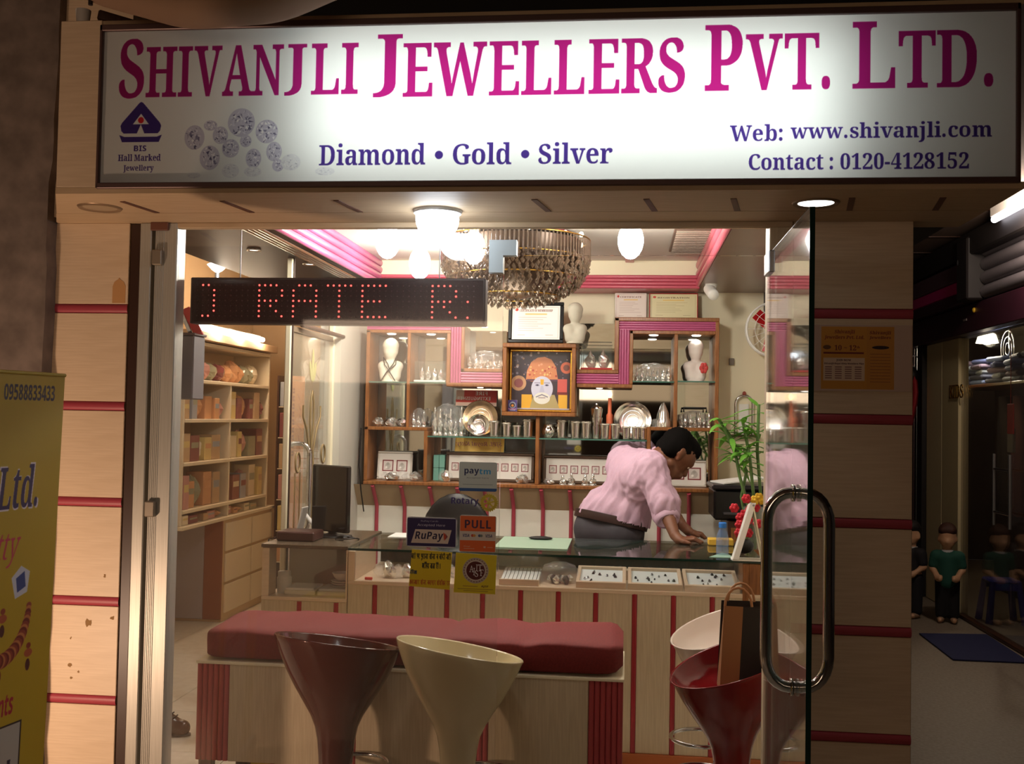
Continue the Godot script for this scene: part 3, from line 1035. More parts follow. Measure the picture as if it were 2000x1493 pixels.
func chandelier() -> void:
	var c := Vector3(-0.565, 2.42, -1.93)
	var t := thing("chandelier", "round tiered crystal chandelier with smoky hanging drops", "chandelier", c)
	part("ceiling_plate", MB.new().lathe(c, [[0.0, -0.03], [0.30, -0.03], [0.31, -0.02], [0.31, 0.0]], 36), M.chrome, t)
	var crystal := mat(rgb(206, 184, 150, ), 0.06)
	crystal.transparency = BaseMaterial3D.TRANSPARENCY_ALPHA
	crystal.albedo_color = Color(0.36, 0.29, 0.23, 0.55)
	var g := RandomNumberGenerator.new()
	g.seed = 77
	var drops := MB.new()
	var gem := func(at: Vector3, r: float, h: float) -> void:
		var a0 := g.randf() * TAU
		for k in 6:
			var a := a0 + TAU * k / 6
			var b := a0 + TAU * (k + 1) / 6
			var p := at + Vector3(cos(a) * r, 0, sin(a) * r)
			var q := at + Vector3(cos(b) * r, 0, sin(b) * r)
			for e in [at + Vector3(0, h * 0.45, 0), at - Vector3(0, h * 0.55, 0)]:
				var n: Vector3 = (p - e).cross(q - e).normalized()
				if n.dot((p + q) * 0.5 - at) < 0.0: n = -n
				drops.tri(e, p, q, n)
	# long rods round the outer ring, then tiers of beads down to the middle
	var rods := MB.new()
	for k in 110:
		var a := TAU * k / 110
		var r := 0.372
		rods.tube([c + Vector3(cos(a) * r, -0.04, sin(a) * r), c + Vector3(cos(a) * r, -0.145 - 0.012 * (k % 2), sin(a) * r)], 0.0042, 5)
	for tier in 22:
		var f := tier / 21.0
		var r := 0.365 * sqrt(maxf(0.0, 1.0 - f * f * 0.985))
		var y := -0.13 - 0.235 * f
		var n := maxi(6, int(r * 190))
		for k in n:
			var a := TAU * (k + 0.5 * (tier % 2)) / n
			a += g.randf_range(-0.5, 0.5) / n * TAU * 0.6
			gem.call(c + Vector3(cos(a) * r * g.randf_range(0.97, 1.03), y + g.randf_range(-0.008, 0.008), sin(a) * r), 0.0105, 0.030)
	part("crystal_rods", rods, crystal, t).set_meta("kind", "stuff")
	part("crystal_drops", drops, crystal, t).set_meta("kind", "stuff")
	var rg := MB.new()
	for q in [[0.372, -0.035], [0.365, -0.13], [0.33, -0.225], [0.22, -0.315]]:
		var pts := []
		for k in 40:
			var a := TAU * k / 40
			pts.append(c + Vector3(cos(a) * q[0], q[1], sin(a) * q[0]))
		rg.tube(pts, 0.004, 6, true)
	part("frame_ring", rg, M.gold, t)
	# the metal bowl that carries the beads
	part("bowl", MB.new().lathe(c, [[0.02, -0.33], [0.13, -0.31], [0.21, -0.26], [0.28, -0.19], [0.32, -0.12], [0.33, -0.04]], 36), mat(rgb(70, 54, 42), 0.35, 0.5), t)
	var bl := MB.new()
	for k in 7:
		var a := TAU * k / 7 + 0.4
		bl.ell(c + Vector3(cos(a) * 0.362, -0.028, sin(a) * 0.362), Vector3(0.012, 0.014, 0.012), 6, 10)
	part("small_bulbs", bl, glow(rgb(255, 244, 220), 6.0), t)
	omni("chandelier_light", c + Vector3(0, -0.42, 0.1), rgb(255, 240, 212), 0.12, 0.1, t)

# ---------------------------------------------------------------- the display wall
const ZF := -2.80   # front of the display wall
const ZB := -3.03   # its mirror back

func back_cabinet() -> void:
	var t := thing("display_cabinet", "wall of wooden display niches with mirror backs and pink ribbed panels", "cabinet", Vector3(-0.5, 1.1, -2.92))
	var fr := func(x0: float, x1: float, y0: float, y1: float) -> void:
		part("wood_rail" if x1 - x0 > y1 - y0 else "wood_post", MB.new().bx(x0, x1, y0, y1, ZB, ZF, 0.003), M.wood, t)
	# mirror sheets behind the niches
	for q in [[-1.53, -0.73, 1.10, 2.02], [-0.73, -0.29, 1.10, 1.51], [-0.29, 0.52, 1.10, 2.07]]:
		part("mirror", MB.new().bx(q[0], q[1], q[2], q[3], ZB - 0.008, ZB), M.mirror, t)
	# ledge along the bottom
	part("ledge", MB.new().bx(-1.542, 0.53, 1.086, 1.108, ZB, ZF + 0.012, 0.004), M.wood, t)
	# left tower: outer posts, top, middle post
	fr.call(-1.542, -1.520, 1.108, 2.0)
	fr.call(-1.542, -1.035, 1.985, 2.003)
	fr.call(-1.294, -1.274, 1.426, 1.985)
	fr.call(-1.058, -1.036, 1.690, 1.985)
	fr.call(-1.542, -1.165, 1.408, 1.428)
	fr.call(-1.184, -1.162, 1.108, 1.408)
	# pink panels of the left half: beside the tower, over it and under the small niche
	var rb := func(x0: float, x1: float, y0: float, y1: float, up: bool, n: int) -> void:
		var mb := MB.new().bx(x0, x1, y0, y1, ZB, ZF - 0.012)
		if up:
			mb.ribs(Vector3(x0, y0, ZF - 0.012), Vector3(0, y1 - y0, 0), Vector3(x1 - x0, 0, 0), n, Vector3(0, 0, 1))
		else:
			mb.ribs(Vector3(x0, y0, ZF - 0.012), Vector3(x1 - x0, 0, 0), Vector3(0, y1 - y0, 0), n, Vector3(0, 0, 1))
		part("ribbed_panel", mb, M.pink, t, "pink ribbed panel")
	rb.call(-1.036, -0.972, 1.695, 2.03, true, 4)
	rb.call(-1.542, -1.036, 2.003, 2.03, false, 2)
	rb.call(-0.972, -0.726, 1.695, 1.760, false, 4)
	fr.call(-1.058, -0.726, 1.672, 1.695)
	fr.call(-0.972, -0.952, 1.760, 2.03)
	fr.call(-0.972, -0.726, 1.760, 1.780)
	# right half, its mirror image a little higher
	rb.call(-0.050, 0.012, 1.700, 2.022, true, 4)
	rb.call(-0.050, 0.502, 2.012, 2.066, false, 4)
	rb.call(-0.292, -0.050, 1.700, 1.760, false, 4)
	fr.call(-0.292, 0.030, 1.678, 1.700)
	fr.call(-0.075, -0.050, 1.780, 2.086)
	fr.call(-0.292, -0.050, 1.760, 1.782)
	fr.call(-0.075, 0.522, 2.066, 2.088)
	fr.call(0.012, 0.032, 1.700, 2.012)
	fr.call(0.012, 0.500, 1.992, 2.012)
	fr.call(0.268, 0.288, 1.452, 1.992)
	fr.call(0.500, 0.522, 1.108, 2.066)
	fr.call(0.137, 0.500, 1.436, 1.456)
	fr.call(0.118, 0.140, 1.108, 1.456)
	# post below the picture and the glass shelves
	fr.call(-0.525, -0.503, 1.108, 1.505)
	for q in [[-1.162, -0.525, 1.372], [-0.503, 0.118, 1.372], [-1.520, -1.294, 1.688], [-1.274, -1.058, 1.688], [0.032, 0.268, 1.712], [0.288, 0.500, 1.716]]:
		var gs := part("glass_shelf", MB.new().bx(q[0], q[1], q[2], q[2] + 0.008, ZB, ZF + 0.004), M.shelf_glass, t, "green edged glass shelf")
		part("shelf_edge", MB.new().bx(q[0], q[1], q[2], q[2] + 0.008, ZF + 0.004, ZF + 0.0055), mat(rgb(70, 112, 98), 0.2), gs)
	# picture box in the middle
	for q in [[-0.722, -0.296, 1.905, 1.930], [-0.722, -0.296, 1.506, 1.530], [-0.722, -0.698, 1.530, 1.905], [-0.320, -0.296, 1.530, 1.905]]:
		part("box_side", MB.new().bx(q[0], q[1], q[2], q[3], ZB + 0.02, ZF + 0.03, 0.003), M.wood, t)
	part("box_back", MB.new().bx(-0.70, -0.318, 1.53, 1.905, ZB + 0.02, ZB + 0.03), M.dark_wood, t)
	# little downlights in the tops of the niches
	for q in [[-1.405, 1.984, "niche"], [-1.165, 1.984, "niche"], [0.15, 1.991, "niche"], [0.395, 1.991, "niche"]]:
		var c := Vector3(q[0], q[1], -2.865)
		var nl := part("niche_light", MB.new().lathe(c, [[0.0, -0.006], [0.022, -0.005], [0.028, 0.0]], 16), glow(rgb(255, 250, 238), 4.0), t)
		spot("niche_spot_light", c + Vector3(0, -0.01, 0), Vector3(0, -1, -0.05), 60.0, rgb(255, 248, 232), 0.035, 0.02, nl)
	for q in [[-0.86, 1.670], [-0.16, 1.676], [-0.84, 2.028]]:
		var c := Vector3(q[0], q[1], -2.84)
		var nl := part("niche_light", MB.new().lathe(c, [[0.0, -0.005], [0.016, -0.004], [0.02, 0.0]], 16), glow(rgb(255, 250, 238), 3.0), t)
		spot("niche_spot_light", c + Vector3(0, -0.01, 0), Vector3(0, -1, -0.05), 62.0, rgb(255, 248, 232), 0.03, 0.02, nl)
	# sloping apron and lower wall with red battens
	var ap := struct("wall_apron", null, null, "beige sloping apron and white wall under the display ledge")
	var xs := [-1.485, -1.315, -1.144, -0.98, -0.82, -0.661, -0.487, -0.321, -0.15, 0.02, 0.19, 0.36]
	var slope := MB.new()
	var e0 := Vector3(0, 1.086, ZF)
	var e1 := Vector3(0, 0.955, ZF - 0.10)
	slope.quad(Vector3(-1.6, e0.y, e0.z), Vector3(0.86, e0.y, e0.z), Vector3(0.86, e1.y, e1.z), Vector3(-1.6, e1.y, e1.z), Vector3(0, -0.6, 0.8))
	part("slope", slope, mat(rgb(176, 152, 118), 0.5), ap)
	part("lower_panel", MB.new().bx(-1.6, 0.86, 0.0, 0.955, -3.05, ZF - 0.10), M.white_wall, ap)
	for x in xs:
		var b := MB.new()
		b.tube([Vector3(x, 1.08, ZF + 0.004), Vector3(x + 0.004, 1.02, ZF - 0.038), Vector3(x + 0.006, 0.955, ZF - 0.092), Vector3(x + 0.006, 0.0, ZF - 0.092)], 0.012, 8)
		part("batten", b, M.strip, ap)

# ---------------------------------------------------------------- counters
func counters() -> void:
	var zc := -1.35
	var t := thing("display_counter", "long glass topped jewellery counter with red battens on its front", "counter", Vector3(-0.32, 0, -1.68))
	var xs := [-1.111, -0.945, -0.783, -0.623, -0.454, -0.287, -0.123, 0.046, 0.214, 0.380]
	part("body", MB.new().bx(-1.235, 0.60, 0.05, 0.735, -2.0, zc - 0.012), M.laminate_v, t)
	var last := -1.235
	for x in xs + [0.60]:
		part("panel", MB.new().bx(last, x - (0.011 if x < 0.6 else 0.0), 0.05, 0.742, zc - 0.012, zc, 0.0015), M.laminate_v, t)
		if x < 0.6:
			part("batten", MB.new().ribs(Vector3(x - 0.011, 0.05, zc - 0.003), Vector3(0, 0.69, 0), Vector3(0.022, 0, 0), 1, Vector3(0, 0, 1), 0.3), M.strip_red, t)
		last = x + 0.011
	part("plinth", MB.new().bx(-1.235, 0.60, 0.0, 0.05, -2.0, zc + 0.012, 0.003), mat(rgb(176, 96, 44), 0.5), t)
	part("deck", MB.new().bx(-1.235, 0.60, 0.735, 0.752, -2.0, zc + 0.004, 0.002), M.laminate, t)
	part("end_post", MB.new().bx(-1.235, -1.204, 0.752, 0.884, -1.75, zc + 0.004, 0.002), M.laminate, t)
	part("end_post", MB.new().bx(0.508, 0.534, 0.0, 0.884, -1.39, zc + 0.006, 0.002), M.wood, t)
	part("end_post", MB.new().bx(0.534, 0.60, 0.752, 0.884, -2.0, zc + 0.004, 0.002), M.wood, t)
	part("front_glass", MB.new().bx(-1.204, 0.508, 0.752, 0.886, zc - 0.006, zc), M.case_glass, t)
	part("top_glass", MB.new().bx(-1.235, 0.60, 0.887, 0.897, -2.0, zc + 0.008), clear(rgb(60, 84, 74), 0.22), t, "dark green tinted glass top")
	part("top_edge", MB.new().bx(-1.235, 0.60, 0.887, 0.897, zc + 0.008, zc + 0.0095), M.glass_edge, t)
	part("rear_board", MB.new().bx(-1.235, 0.534, 0.752, 0.886, -2.0, -1.98), M.dark_wood, t)
	part("rear_top", MB.new().bx(-0.28, 0.534, 0.868, 0.884, -1.98, -1.74, 0.002), mat(rgb(44, 36, 34), 0.3), t)  # dark board put in for a dark reflection on the glass top
	part("rear_top", MB.new().bx(-1.2, -0.30, 0.868, 0.884, -1.98, -1.80, 0.002), mat(rgb(126, 104, 82), 0.4), t)
	# left unit with a glazed box
	var u := thing("corner_counter", "short counter at the left with a glazed box and two red battens", "counter", Vector3(-1.44, 0, -1.68))
	part("body", MB.new().bx(-1.635, -1.238, 0.05, 0.652, -2.0, zc, 0.002), M.laminate_v, u)
	part("plinth", MB.new().bx(-1.635, -1.238, 0.0, 0.05, -2.0, zc + 0.01), M.dark_wood, u)
	for x in [-1.458, -1.287]:
		part("batten", MB.new().ribs(Vector3(x - 0.011, 0.05, zc), Vector3(0, 0.6, 0), Vector3(0.022, 0, 0), 1, Vector3(0, 0, 1), 0.3), M.strip_red, u)
	part("deck", MB.new().bx(-1.635, -1.238, 0.652, 0.668, -2.0, zc + 0.004, 0.002), M.laminate, u)
	part("post", MB.new().bx(-1.635, -1.602, 0.668, 0.886, -1.45, zc + 0.002, 0.002), M.laminate, u)
	part("post", MB.new().bx(-1.245, -1.238, 0.668, 0.886, -1.45, zc + 0.002, 0.001), M.laminate, u)
	part("rear_board", MB.new().bx(-1.635, -1.238, 0.668, 0.886, -1.76, -1.74), mat(rgb(150, 128, 104), 0.5), u)
	part("front_glass", MB.new().bx(-1.602, -1.245, 0.668, 0.886, zc - 0.006, zc), M.case_glass, u)
	part("top", MB.new().bx(-1.64, -1.236, 0.888, 0.904, -2.0, zc + 0.006, 0.002), mat(rgb(96, 82, 66), 0.25), u)

# ---------------------------------------------------------------- bench and stools
func seating() -> void:
	var t := thing("bench", "long boxed bench with a maroon cushion and ribbed panels", "bench", Vector3(-0.775, 0, -0.67))
	var z := -0.45
	part("body", MB.new().bx(-1.555, 0.002, 0.225, 0.58, -0.9, z - 0.008, 0.002), M.laminate_v, t)
	var st := [[-1.555, -1.432], [-1.072, -0.955], [-0.593, -0.474], [-0.119, 0.002]]
	for i in 4:
		part("ribbed_panel", MB.new().ribs(Vector3(st[i][0], 0.225, z - 0.008), Vector3(0, 0.35, 0), Vector3(st[i][1] - st[i][0], 0, 0), 6, Vector3(0, 0, 1)), M.bench_rib, t)
		if i < 3:
			part("panel", MB.new().bx(st[i][1] + 0.002, st[i + 1][0] - 0.002, 0.225, 0.578, z - 0.008, z, 0.0015), M.laminate_v, t)
	part("seat_board", MB.new().bx(-1.558, 0.005, 0.575, 0.586, -0.9, z + 0.004, 0.002), M.cream, t)
	for x in [-1.52, -0.76, -0.04]:
		for zz in [-0.48, -0.86]:
			part("leg", MB.new().bx(x - 0.025, x + 0.025, 0.0, 0.225, zz - 0.02, zz + 0.02, 0.002), M.dark_wood, t)
	# cushion: a soft slab that sags and bulges a little
	var n := FastNoiseLite.new()
	n.seed = 4
	n.frequency = 3.0
	var rings := []
	for i in 63:
		var f := i / 62.0
		var x := lerpf(-1.552, 0.0, f)
		var ring := PackedVector3Array()
		var e := 1.0 - pow(absf(f * 2.0 - 1.0), 40.0) * 0.35
		var crease := 0.012 * exp(-pow((f - 0.58) / 0.012, 2.0)) + 0.008 * exp(-pow((f - 0.78) / 0.02, 2.0))
		for k in 20:
			var a := TAU * k / 20
			var cx := signf(cos(a)) * pow(absf(cos(a)), 0.32)
			var cy := signf(sin(a)) * pow(absf(sin(a)), 0.32)
			var p := Vector3(x, 0.645 + cy * 0.058 * e, -0.675 + cx * 0.225 * e)
			var w := n.get_noise_3d(p.x * 1.2, p.y * 2.0, p.z * 2.0) * 0.012
			p.y += w * (1.0 if cy > 0.0 else 0.2) - crease * (1.0 if cy > 0.0 else 0.0)
			p.z += w * 0.6 * signf(cx) - crease * 0.4 * signf(cx)
			ring.append(p)
		rings.append(ring)
	part("cushion", MB.new().loft(rings), M.red_cloth, t, "maroon cloth cushion")
	stool(Vector3(-0.965, 0, -0.23), 0.724, 0.042, 2.1, mat(rgb(74, 18, 14), 0.13), "glossy dark brown bucket bar stool in front of the bench")
	stool(Vector3(-0.545, 0, -0.225), 0.715, 0.044, 2.45, mat(rgb(214, 200, 160), 0.14), "glossy cream bucket bar stool beside the dark brown one")
	stool(Vector3(0.375, 0, -0.42), 0.672, 0.075, -0.25, mat(rgb(118, 14, 20), 0.14), "glossy red bucket bar stool with the paper bag in it")
	stool(Vector3(0.395, 0, -0.86), 0.705, 0.07, -0.35, mat(rgb(222, 206, 194), 0.14), "pale pinkish white bucket bar stool behind the red one")

# rim at height y0, raised by dy toward the angle ang (0 = +x, PI/2 = +z)
func stool(at: Vector3, y0: float, dy: float, ang: float, m: Material, label: String) -> void:
	var t := thing("bar_stool", label, "stool", at, "bucket bar stools")
	var outer := []
	var seg := 36
	var prof := [[0.215, 0.0], [0.211, -0.012], [0.196, -0.05], [0.174, -0.10], [0.147, -0.15], [0.117, -0.20], [0.090, -0.245], [0.073, -0.285], [0.064, -0.33], [0.059, -0.38], [0.056, -0.43]]
	for i in range(prof.size() - 1, -1, -1):
		var ring := PackedVector3Array()
		var f := 1.0 - float(i) / (prof.size() - 1)
		for k in seg:
			var a := TAU * k / seg
			var lift := dy * cos(a - ang) * f * f
			ring.append(at + Vector3(cos(a) * prof[i][0], y0 + prof[i][1] + lift, sin(a) * prof[i][0]))
		outer.append(ring)
	# over the lip and down into the scoop
	for q in [[0.212, 0.004, 1.0], [0.205, 0.0, 1.0], [0.185, -0.045, 0.75], [0.15, -0.085, 0.4], [0.09, -0.105, 0.15], [0.002, -0.11, 0.0]]:
		var ring := PackedVector3Array()
		for k in seg:
			var a := TAU * k / seg
			ring.append(at + Vector3(cos(a) * q[0], y0 + q[1] + dy * cos(a - ang) * q[2], sin(a) * q[0]))
		outer.append(ring)
	part("seat", MB.new().loft(outer, true, false), m, t)
	part("stem", MB.new().lathe(at, [[0.03, 0.05], [0.032, y0 - 0.43], [0.0, y0 - 0.425]], 18), M.chrome, t)
	part("base", MB.new().lathe(at, [[0.2, 0.0], [0.2, 0.008], [0.12, 0.022], [0.05, 0.04], [0.03, 0.06]], 28), M.chrome, t)
	var pts := []
	var d := Vector3(cos(ang + PI), 0, sin(ang + PI))
	for k in 24:
		var a := TAU * k / 24
		pts.append(at + d * 0.10 + Vector3(cos(a) * 0.115, 0.285, sin(a) * 0.115))
	part("foot_ring", MB.new().tube(pts, 0.008, 8, true), M.chrome, t)

# ---------------------------------------------------------------- the man leaning over the counter
func man() -> void:
	var t := thing("person", "man in a pink shirt bending over the counter behind the glass case", "person", Vector3(-0.16, 0, -2.3))
	# joints: he faces right (+x), back rounded toward us, right hand on the counter
	var hx := Vector3(0.84, 0.0, 0.54)      # across his hips, from left to right
	var hip := Vector3(-0.085, 0.92, -2.31)
	var belly := Vector3(-0.045, 1.03, -2.30)
	var chest := Vector3(0.055, 1.19, -2.27)
	var neck := Vector3(0.16, 1.285, -2.23)
	var head := Vector3(0.250, 1.318, -2.20)
	var shR := Vector3(0.125, 1.255, -2.115)
	var shL := Vector3(-0.015, 1.272, -2.42)
	var elR := Vector3(0.195, 1.06, -2.055)
	var wrR := Vector3(0.243, 0.935, -1.935)
	var elL := Vector3(0.21, 1.06, -2.42)
	var wrL := Vector3(0.30, 0.945, -2.28)
	var body := Body.new()
	body.K = 70.0
	body.bone(hip - hx * 0.07, hip + hx * 0.07, 0.108, 0.108)
	body.bone(belly - hx * 0.06, belly + hx * 0.06, 0.095, 0.095)
	body.bone(hip, belly, 0.10, 0.10)
	body.bone(belly, chest, 0.10, 0.11)
	body.bone(chest + Vector3(0.02, 0, 0.07), chest + Vector3(-0.04, 0.02, -0.08), 0.098, 0.098)
	body.bone(shR, shL, 0.062, 0.062)
	body.bone(chest, neck, 0.10, 0.055)
	body.bone(neck, head + Vector3(-0.03, -0.03, -0.01), 0.052, 0.05)
	body.bone(shR, elR, 0.055, 0.043)
	body.bone(elR, wrR, 0.042, 0.027)
	body.bone(shL, elL, 0.055, 0.043)
	body.bone(elL, wrL, 0.042, 0.027)
	for s in [1.0, -1.0]:
		var h: Vector3 = hip + hx * (0.085 * s) + Vector3(0, -0.03, 0)
		var kn: Vector3 = Vector3(-0.06, 0.49, -2.34) + hx * (0.10 * s)
		var an: Vector3 = Vector3(-0.10, 0.09, -2.32) + hx * (0.12 * s)
		body.bone(h, kn, 0.088, 0.062)
		body.bone(kn, an, 0.06, 0.04)
		body.bone(an + Vector3(-0.02, -0.05, 0), an + Vector3(0.17, -0.06, 0), 0.035, 0.028)
	var skin := mat(rgb(116, 72, 48), 0.55)
	var mb := body.build(0.013)
	# head: skull, face wedge, jaw, nose, brow, ears
	var hd := Body.new()
	hd.K = 150.0
	var hb := Basis(Vector3.FORWARD, 0.80)   # tipped forward: he looks down to the right
	hb = Basis(Vector3.UP, 0.35) * hb
	var hp := func(x: float, y: float, z: float) -> Vector3: return head + hb * Vector3(x, y, z)
	hd.bone(hp.call(-0.015, 0.035, 0), hp.call(0.02, 0.035, 0), 0.083, 0.08)
	hd.bone(hp.call(0.03, 0.0, 0), hp.call(0.04, -0.055, 0), 0.062, 0.048)
	hd.bone(hp.call(0.055, -0.085, 0.012), hp.call(0.055, -0.085, -0.012), 0.026, 0.026)
	hd.bone(hp.call(0.0, -0.06, 0.04), hp.call(0.05, -0.085, 0.015), 0.026, 0.02)
	hd.bone(hp.call(0.0, -0.06, -0.04), hp.call(0.05, -0.085, -0.015), 0.026, 0.02)
	hd.bone(hp.call(0.09, 0.01, 0), hp.call(0.112, -0.03, 0), 0.009, 0.013)
	hd.bone(hp.call(0.088, 0.022, 0.03), hp.call(0.088, 0.022, -0.03), 0.013, 0.013)
	hd.bone(hp.call(0.095, -0.056, 0.014), hp.call(0.095, -0.056, -0.014), 0.009, 0.009)
	hd.bone(hp.call(0.092, -0.066, 0.012), hp.call(0.092, -0.066, -0.012), 0.009, 0.009)
	hd.bone(hp.call(-0.04, -0.04, 0), hp.call(-0.065, -0.11, 0), 0.052, 0.05)
	for s in [1.0, -1.0]:
		hd.bone(hp.call(-0.008, 0.018, 0.078 * s), hp.call(0.002, -0.022, 0.075 * s), 0.013, 0.009)
		hd.bone(hp.call(-0.018, 0.02, 0.083 * s), hp.call(-0.014, 0.0, 0.083 * s), 0.008, 0.008)
	join(mb, hd.build(0.0045))
	# hands: palm and five fingers each; the right one lies flat on the glass
	var hr := Vector3(0.262, 0.916, -1.915)
	var hn := Body.new()
	hn.K = 260.0
	hn.bone(wrR, hr, 0.026, 0.024)
	hn.bone(hr, hr + Vector3(0.035, -0.002, 0.022), 0.016, 0.014)
	hn.bone(hr, hr + Vector3(0.042, -0.002, -0.005), 0.016, 0.014)
	hn.bone(hr, hr + Vector3(0.035, -0.002, -0.026), 0.015, 0.013)
	var fi := 0
	for q in [[0.026, 0.062], [0.008, 0.072], [-0.010, 0.066], [-0.028, 0.05]]:
		var a := hr + Vector3(0.04, 0.0, q[0])
		var d := Vector3(1.0, 0.0, q[0] * 6.0).normalized()
		hn.bone(a, a + d * q[1] * 0.5 + Vector3(0, 0.006, 0), 0.0095, 0.009)
		hn.bone(a + d * q[1] * 0.5 + Vector3(0, 0.006, 0), a + d * q[1] + Vector3(0, -0.009, 0), 0.009, 0.0078)
		fi += 1
	hn.bone(hr + Vector3(0.0, 0, 0.012), hr + Vector3(0.022, -0.004, 0.046), 0.012, 0.010)
	hn.bone(hr + Vector3(0.022, -0.004, 0.046), hr + Vector3(0.048, -0.009, 0.060), 0.010, 0.008)
	join(mb, hn.build(0.0035))
	var hl := Vector3(0.325, 0.925, -2.24)
	var hm := Body.new()
	hm.K = 260.0
	hm.bone(wrL, hl, 0.026, 0.024)
	hm.bone(hl, hl + Vector3(0.03, -0.01, 0.02), 0.016, 0.014)
	hm.bone(hl, hl + Vector3(0.03, -0.01, -0.02), 0.016, 0.014)
	for q in [[0.026, 0.055], [0.008, 0.064], [-0.010, 0.06], [-0.026, 0.045]]:
		var a := hl + Vector3(0.035, -0.01, q[0])
		hm.bone(a, a + Vector3(q[1] * 0.5, -0.004, 0), 0.0095, 0.009)
		hm.bone(a + Vector3(q[1] * 0.5, -0.004, 0), a + Vector3(q[1] * 0.85, -0.022, 0), 0.009, 0.0078)
	hm.bone(hl + Vector3(0, 0, 0.012), hl + Vector3(0.025, -0.01, 0.045), 0.012, 0.010)
	hm.bone(hl + Vector3(0.025, -0.01, 0.045), hl + Vector3(0.05, -0.02, 0.05), 0.010, 0.008)
	join(mb, hm.build(0.0035))
	var bd := part("body", mb, skin, t)
	# hair, a close cap with a thick crown
	var hair := Body.new()
	hair.K = 150.0
	hair.bone(hp.call(-0.028, 0.052, 0), hp.call(0.022, 0.062, 0), 0.088, 0.074)
	hair.bone(hp.call(-0.05, 0.0, 0.03), hp.call(-0.05, 0.0, -0.03), 0.055, 0.055)
	hair.bone(hp.call(0.06, 0.088, 0.025), hp.call(0.065, 0.085, -0.03), 0.030, 0.030)
	hair.bone(hp.call(-0.02, 0.02, 0.055), hp.call(0.012, 0.04, 0.058), 0.032, 0.026)
	hair.bone(hp.call(-0.02, 0.02, -0.055), hp.call(0.012, 0.04, -0.058), 0.032, 0.026)
	var hmb := hair.build(0.006)
	var nz := FastNoiseLite.new()
	nz.seed = 2
	nz.frequency = 60.0
	for i in hmb.V.size():
		hmb.V[i] += hmb.N[i] * nz.get_noise_3dv(hmb.V[i]) * 0.006
	var hairm := mat(rgb(13, 10, 9), 0.85)
	hairm.metallic_specular = 0.2
	part("hair", hmb, hairm, t)
	# eyes and brows sit on the face
	for s in [1.0, -1.0]:
		part("eye", MB.new().ell(hp.call(0.086, 0.0, 0.030 * s), Vector3(0.010, 0.007, 0.012), 6, 10, hb), mat(rgb(220, 212, 200), 0.2), t)
		part("eyebrow", MB.new().tube([hp.call(0.098, 0.022, 0.014 * s), hp.call(0.098, 0.028, 0.03 * s), hp.call(0.086, 0.024, 0.046 * s)], 0.004, 6), mat(rgb(18, 13, 11), 0.7), t)
	# shirt: the same bones a little fatter, with pulled folds
	var sh := Body.new()
	sh.K = 60.0
	sh.bone(hip - hx * 0.068 + Vector3(0.0, 0.06, 0), hip + hx * 0.085 + Vector3(0.01, 0.015, 0), 0.112, 0.116)
	sh.bone(belly - hx * 0.062, belly + hx * 0.066, 0.108, 0.110)
	sh.bone(hip + hx * 0.10, chest + hx * 0.045, 0.095, 0.10)
	sh.bone(belly, chest, 0.112, 0.122)
	sh.bone(chest + Vector3(0.02, 0, 0.075), chest + Vector3(-0.045, 0.025, -0.09), 0.110, 0.108)
	sh.bone(shR, shL, 0.072, 0.070)
	sh.bone(chest, neck + Vector3(-0.01, -0.012, 0), 0.105, 0.062)
	sh.bone(shR, elR + Vector3(0, 0.02, 0), 0.074, 0.066)
	sh.bone(elR + Vector3(0, 0.02, 0), elR + Vector3(0.010, -0.045, 0.012), 0.066, 0.062)
	sh.bone(shL, elL + Vector3(0, 0.02, 0), 0.072, 0.064)
	var smb := sh.build(0.010)
	var fold := FastNoiseLite.new()
	fold.seed = 11
	fold.frequency = 1.0
	fold.fractal_octaves = 2
	var along := (chest - hip).normalized()
	for i in smb.V.size():
		var p := smb.V[i]
		var u := (p - hip).dot(along)
		var v := (p - hip - along * u)
		var w := fold.get_noise_3d(u * 5.0, v.x * 30.0 + v.y * 26.0, v.z * 30.0)
		smb.V[i] += smb.N[i] * w * 0.014
	var shirt := grained(rgb(192, 158, 180), rgb(208, 176, 195), Vector3(30, 4, 30), 0.05, 0.75, 15)
	var bd0 := Vector3(0.20, 0.97, -0.12).normalized()
	trim(smb, hip + bd0 * 0.044, bd0)
	var shp := part("shirt", renorm(smb), shirt, t, "pink long sleeved shirt with rolled cuffs")
	# rolled cuff, collar
	var ca := elR + Vector3(0.004, -0.028, 0.006)
	var cd := (wrR - elR).normalized()
	part("cuff", MB.new().tube([ca, ca + cd * 0.012, ca + cd * 0.045, ca + cd * 0.055], [0.058, 0.066, 0.064, 0.054], 18), shirt, shp)
	var cl := MB.new()
	var na := (head - neck).normalized()
	var cpts := []
	for k in 20:
		var a := TAU * k / 20
		var side := na.cross(Vector3.UP).normalized()
		var up := side.cross(na)
		cpts.append(neck + na * 0.012 + (side * cos(a) + up * sin(a)) * 0.062)
	cl.tube(cpts, 0.014, 6, true)
	part("collar", cl, shirt, shp)
	# trousers and belt
	var tr := Body.new()
	tr.K = 70.0
	tr.bone(hip - hx * 0.072, hip + hx * 0.072, 0.121, 0.121)
	for s in [1.0, -1.0]:
		var h: Vector3 = hip + hx * (0.085 * s) + Vector3(0, -0.03, 0)
		var kn: Vector3 = Vector3(-0.06, 0.49, -2.34) + hx * (0.10 * s)
		var an: Vector3 = Vector3(-0.10, 0.09, -2.32) + hx * (0.12 * s)
		tr.bone(h, kn, 0.105, 0.08)
		tr.bone(kn, an, 0.078, 0.062)
	var tmb := tr.build(0.013)
	trim(tmb, hip + bd0 * 0.044, -bd0)
	var trp := part("trousers", tmb, mat(rgb(70, 66, 72), 0.85), t, "dark grey trousers")
	var bp := []
	var bs := (hx - bd0 * hx.dot(bd0)).normalized()
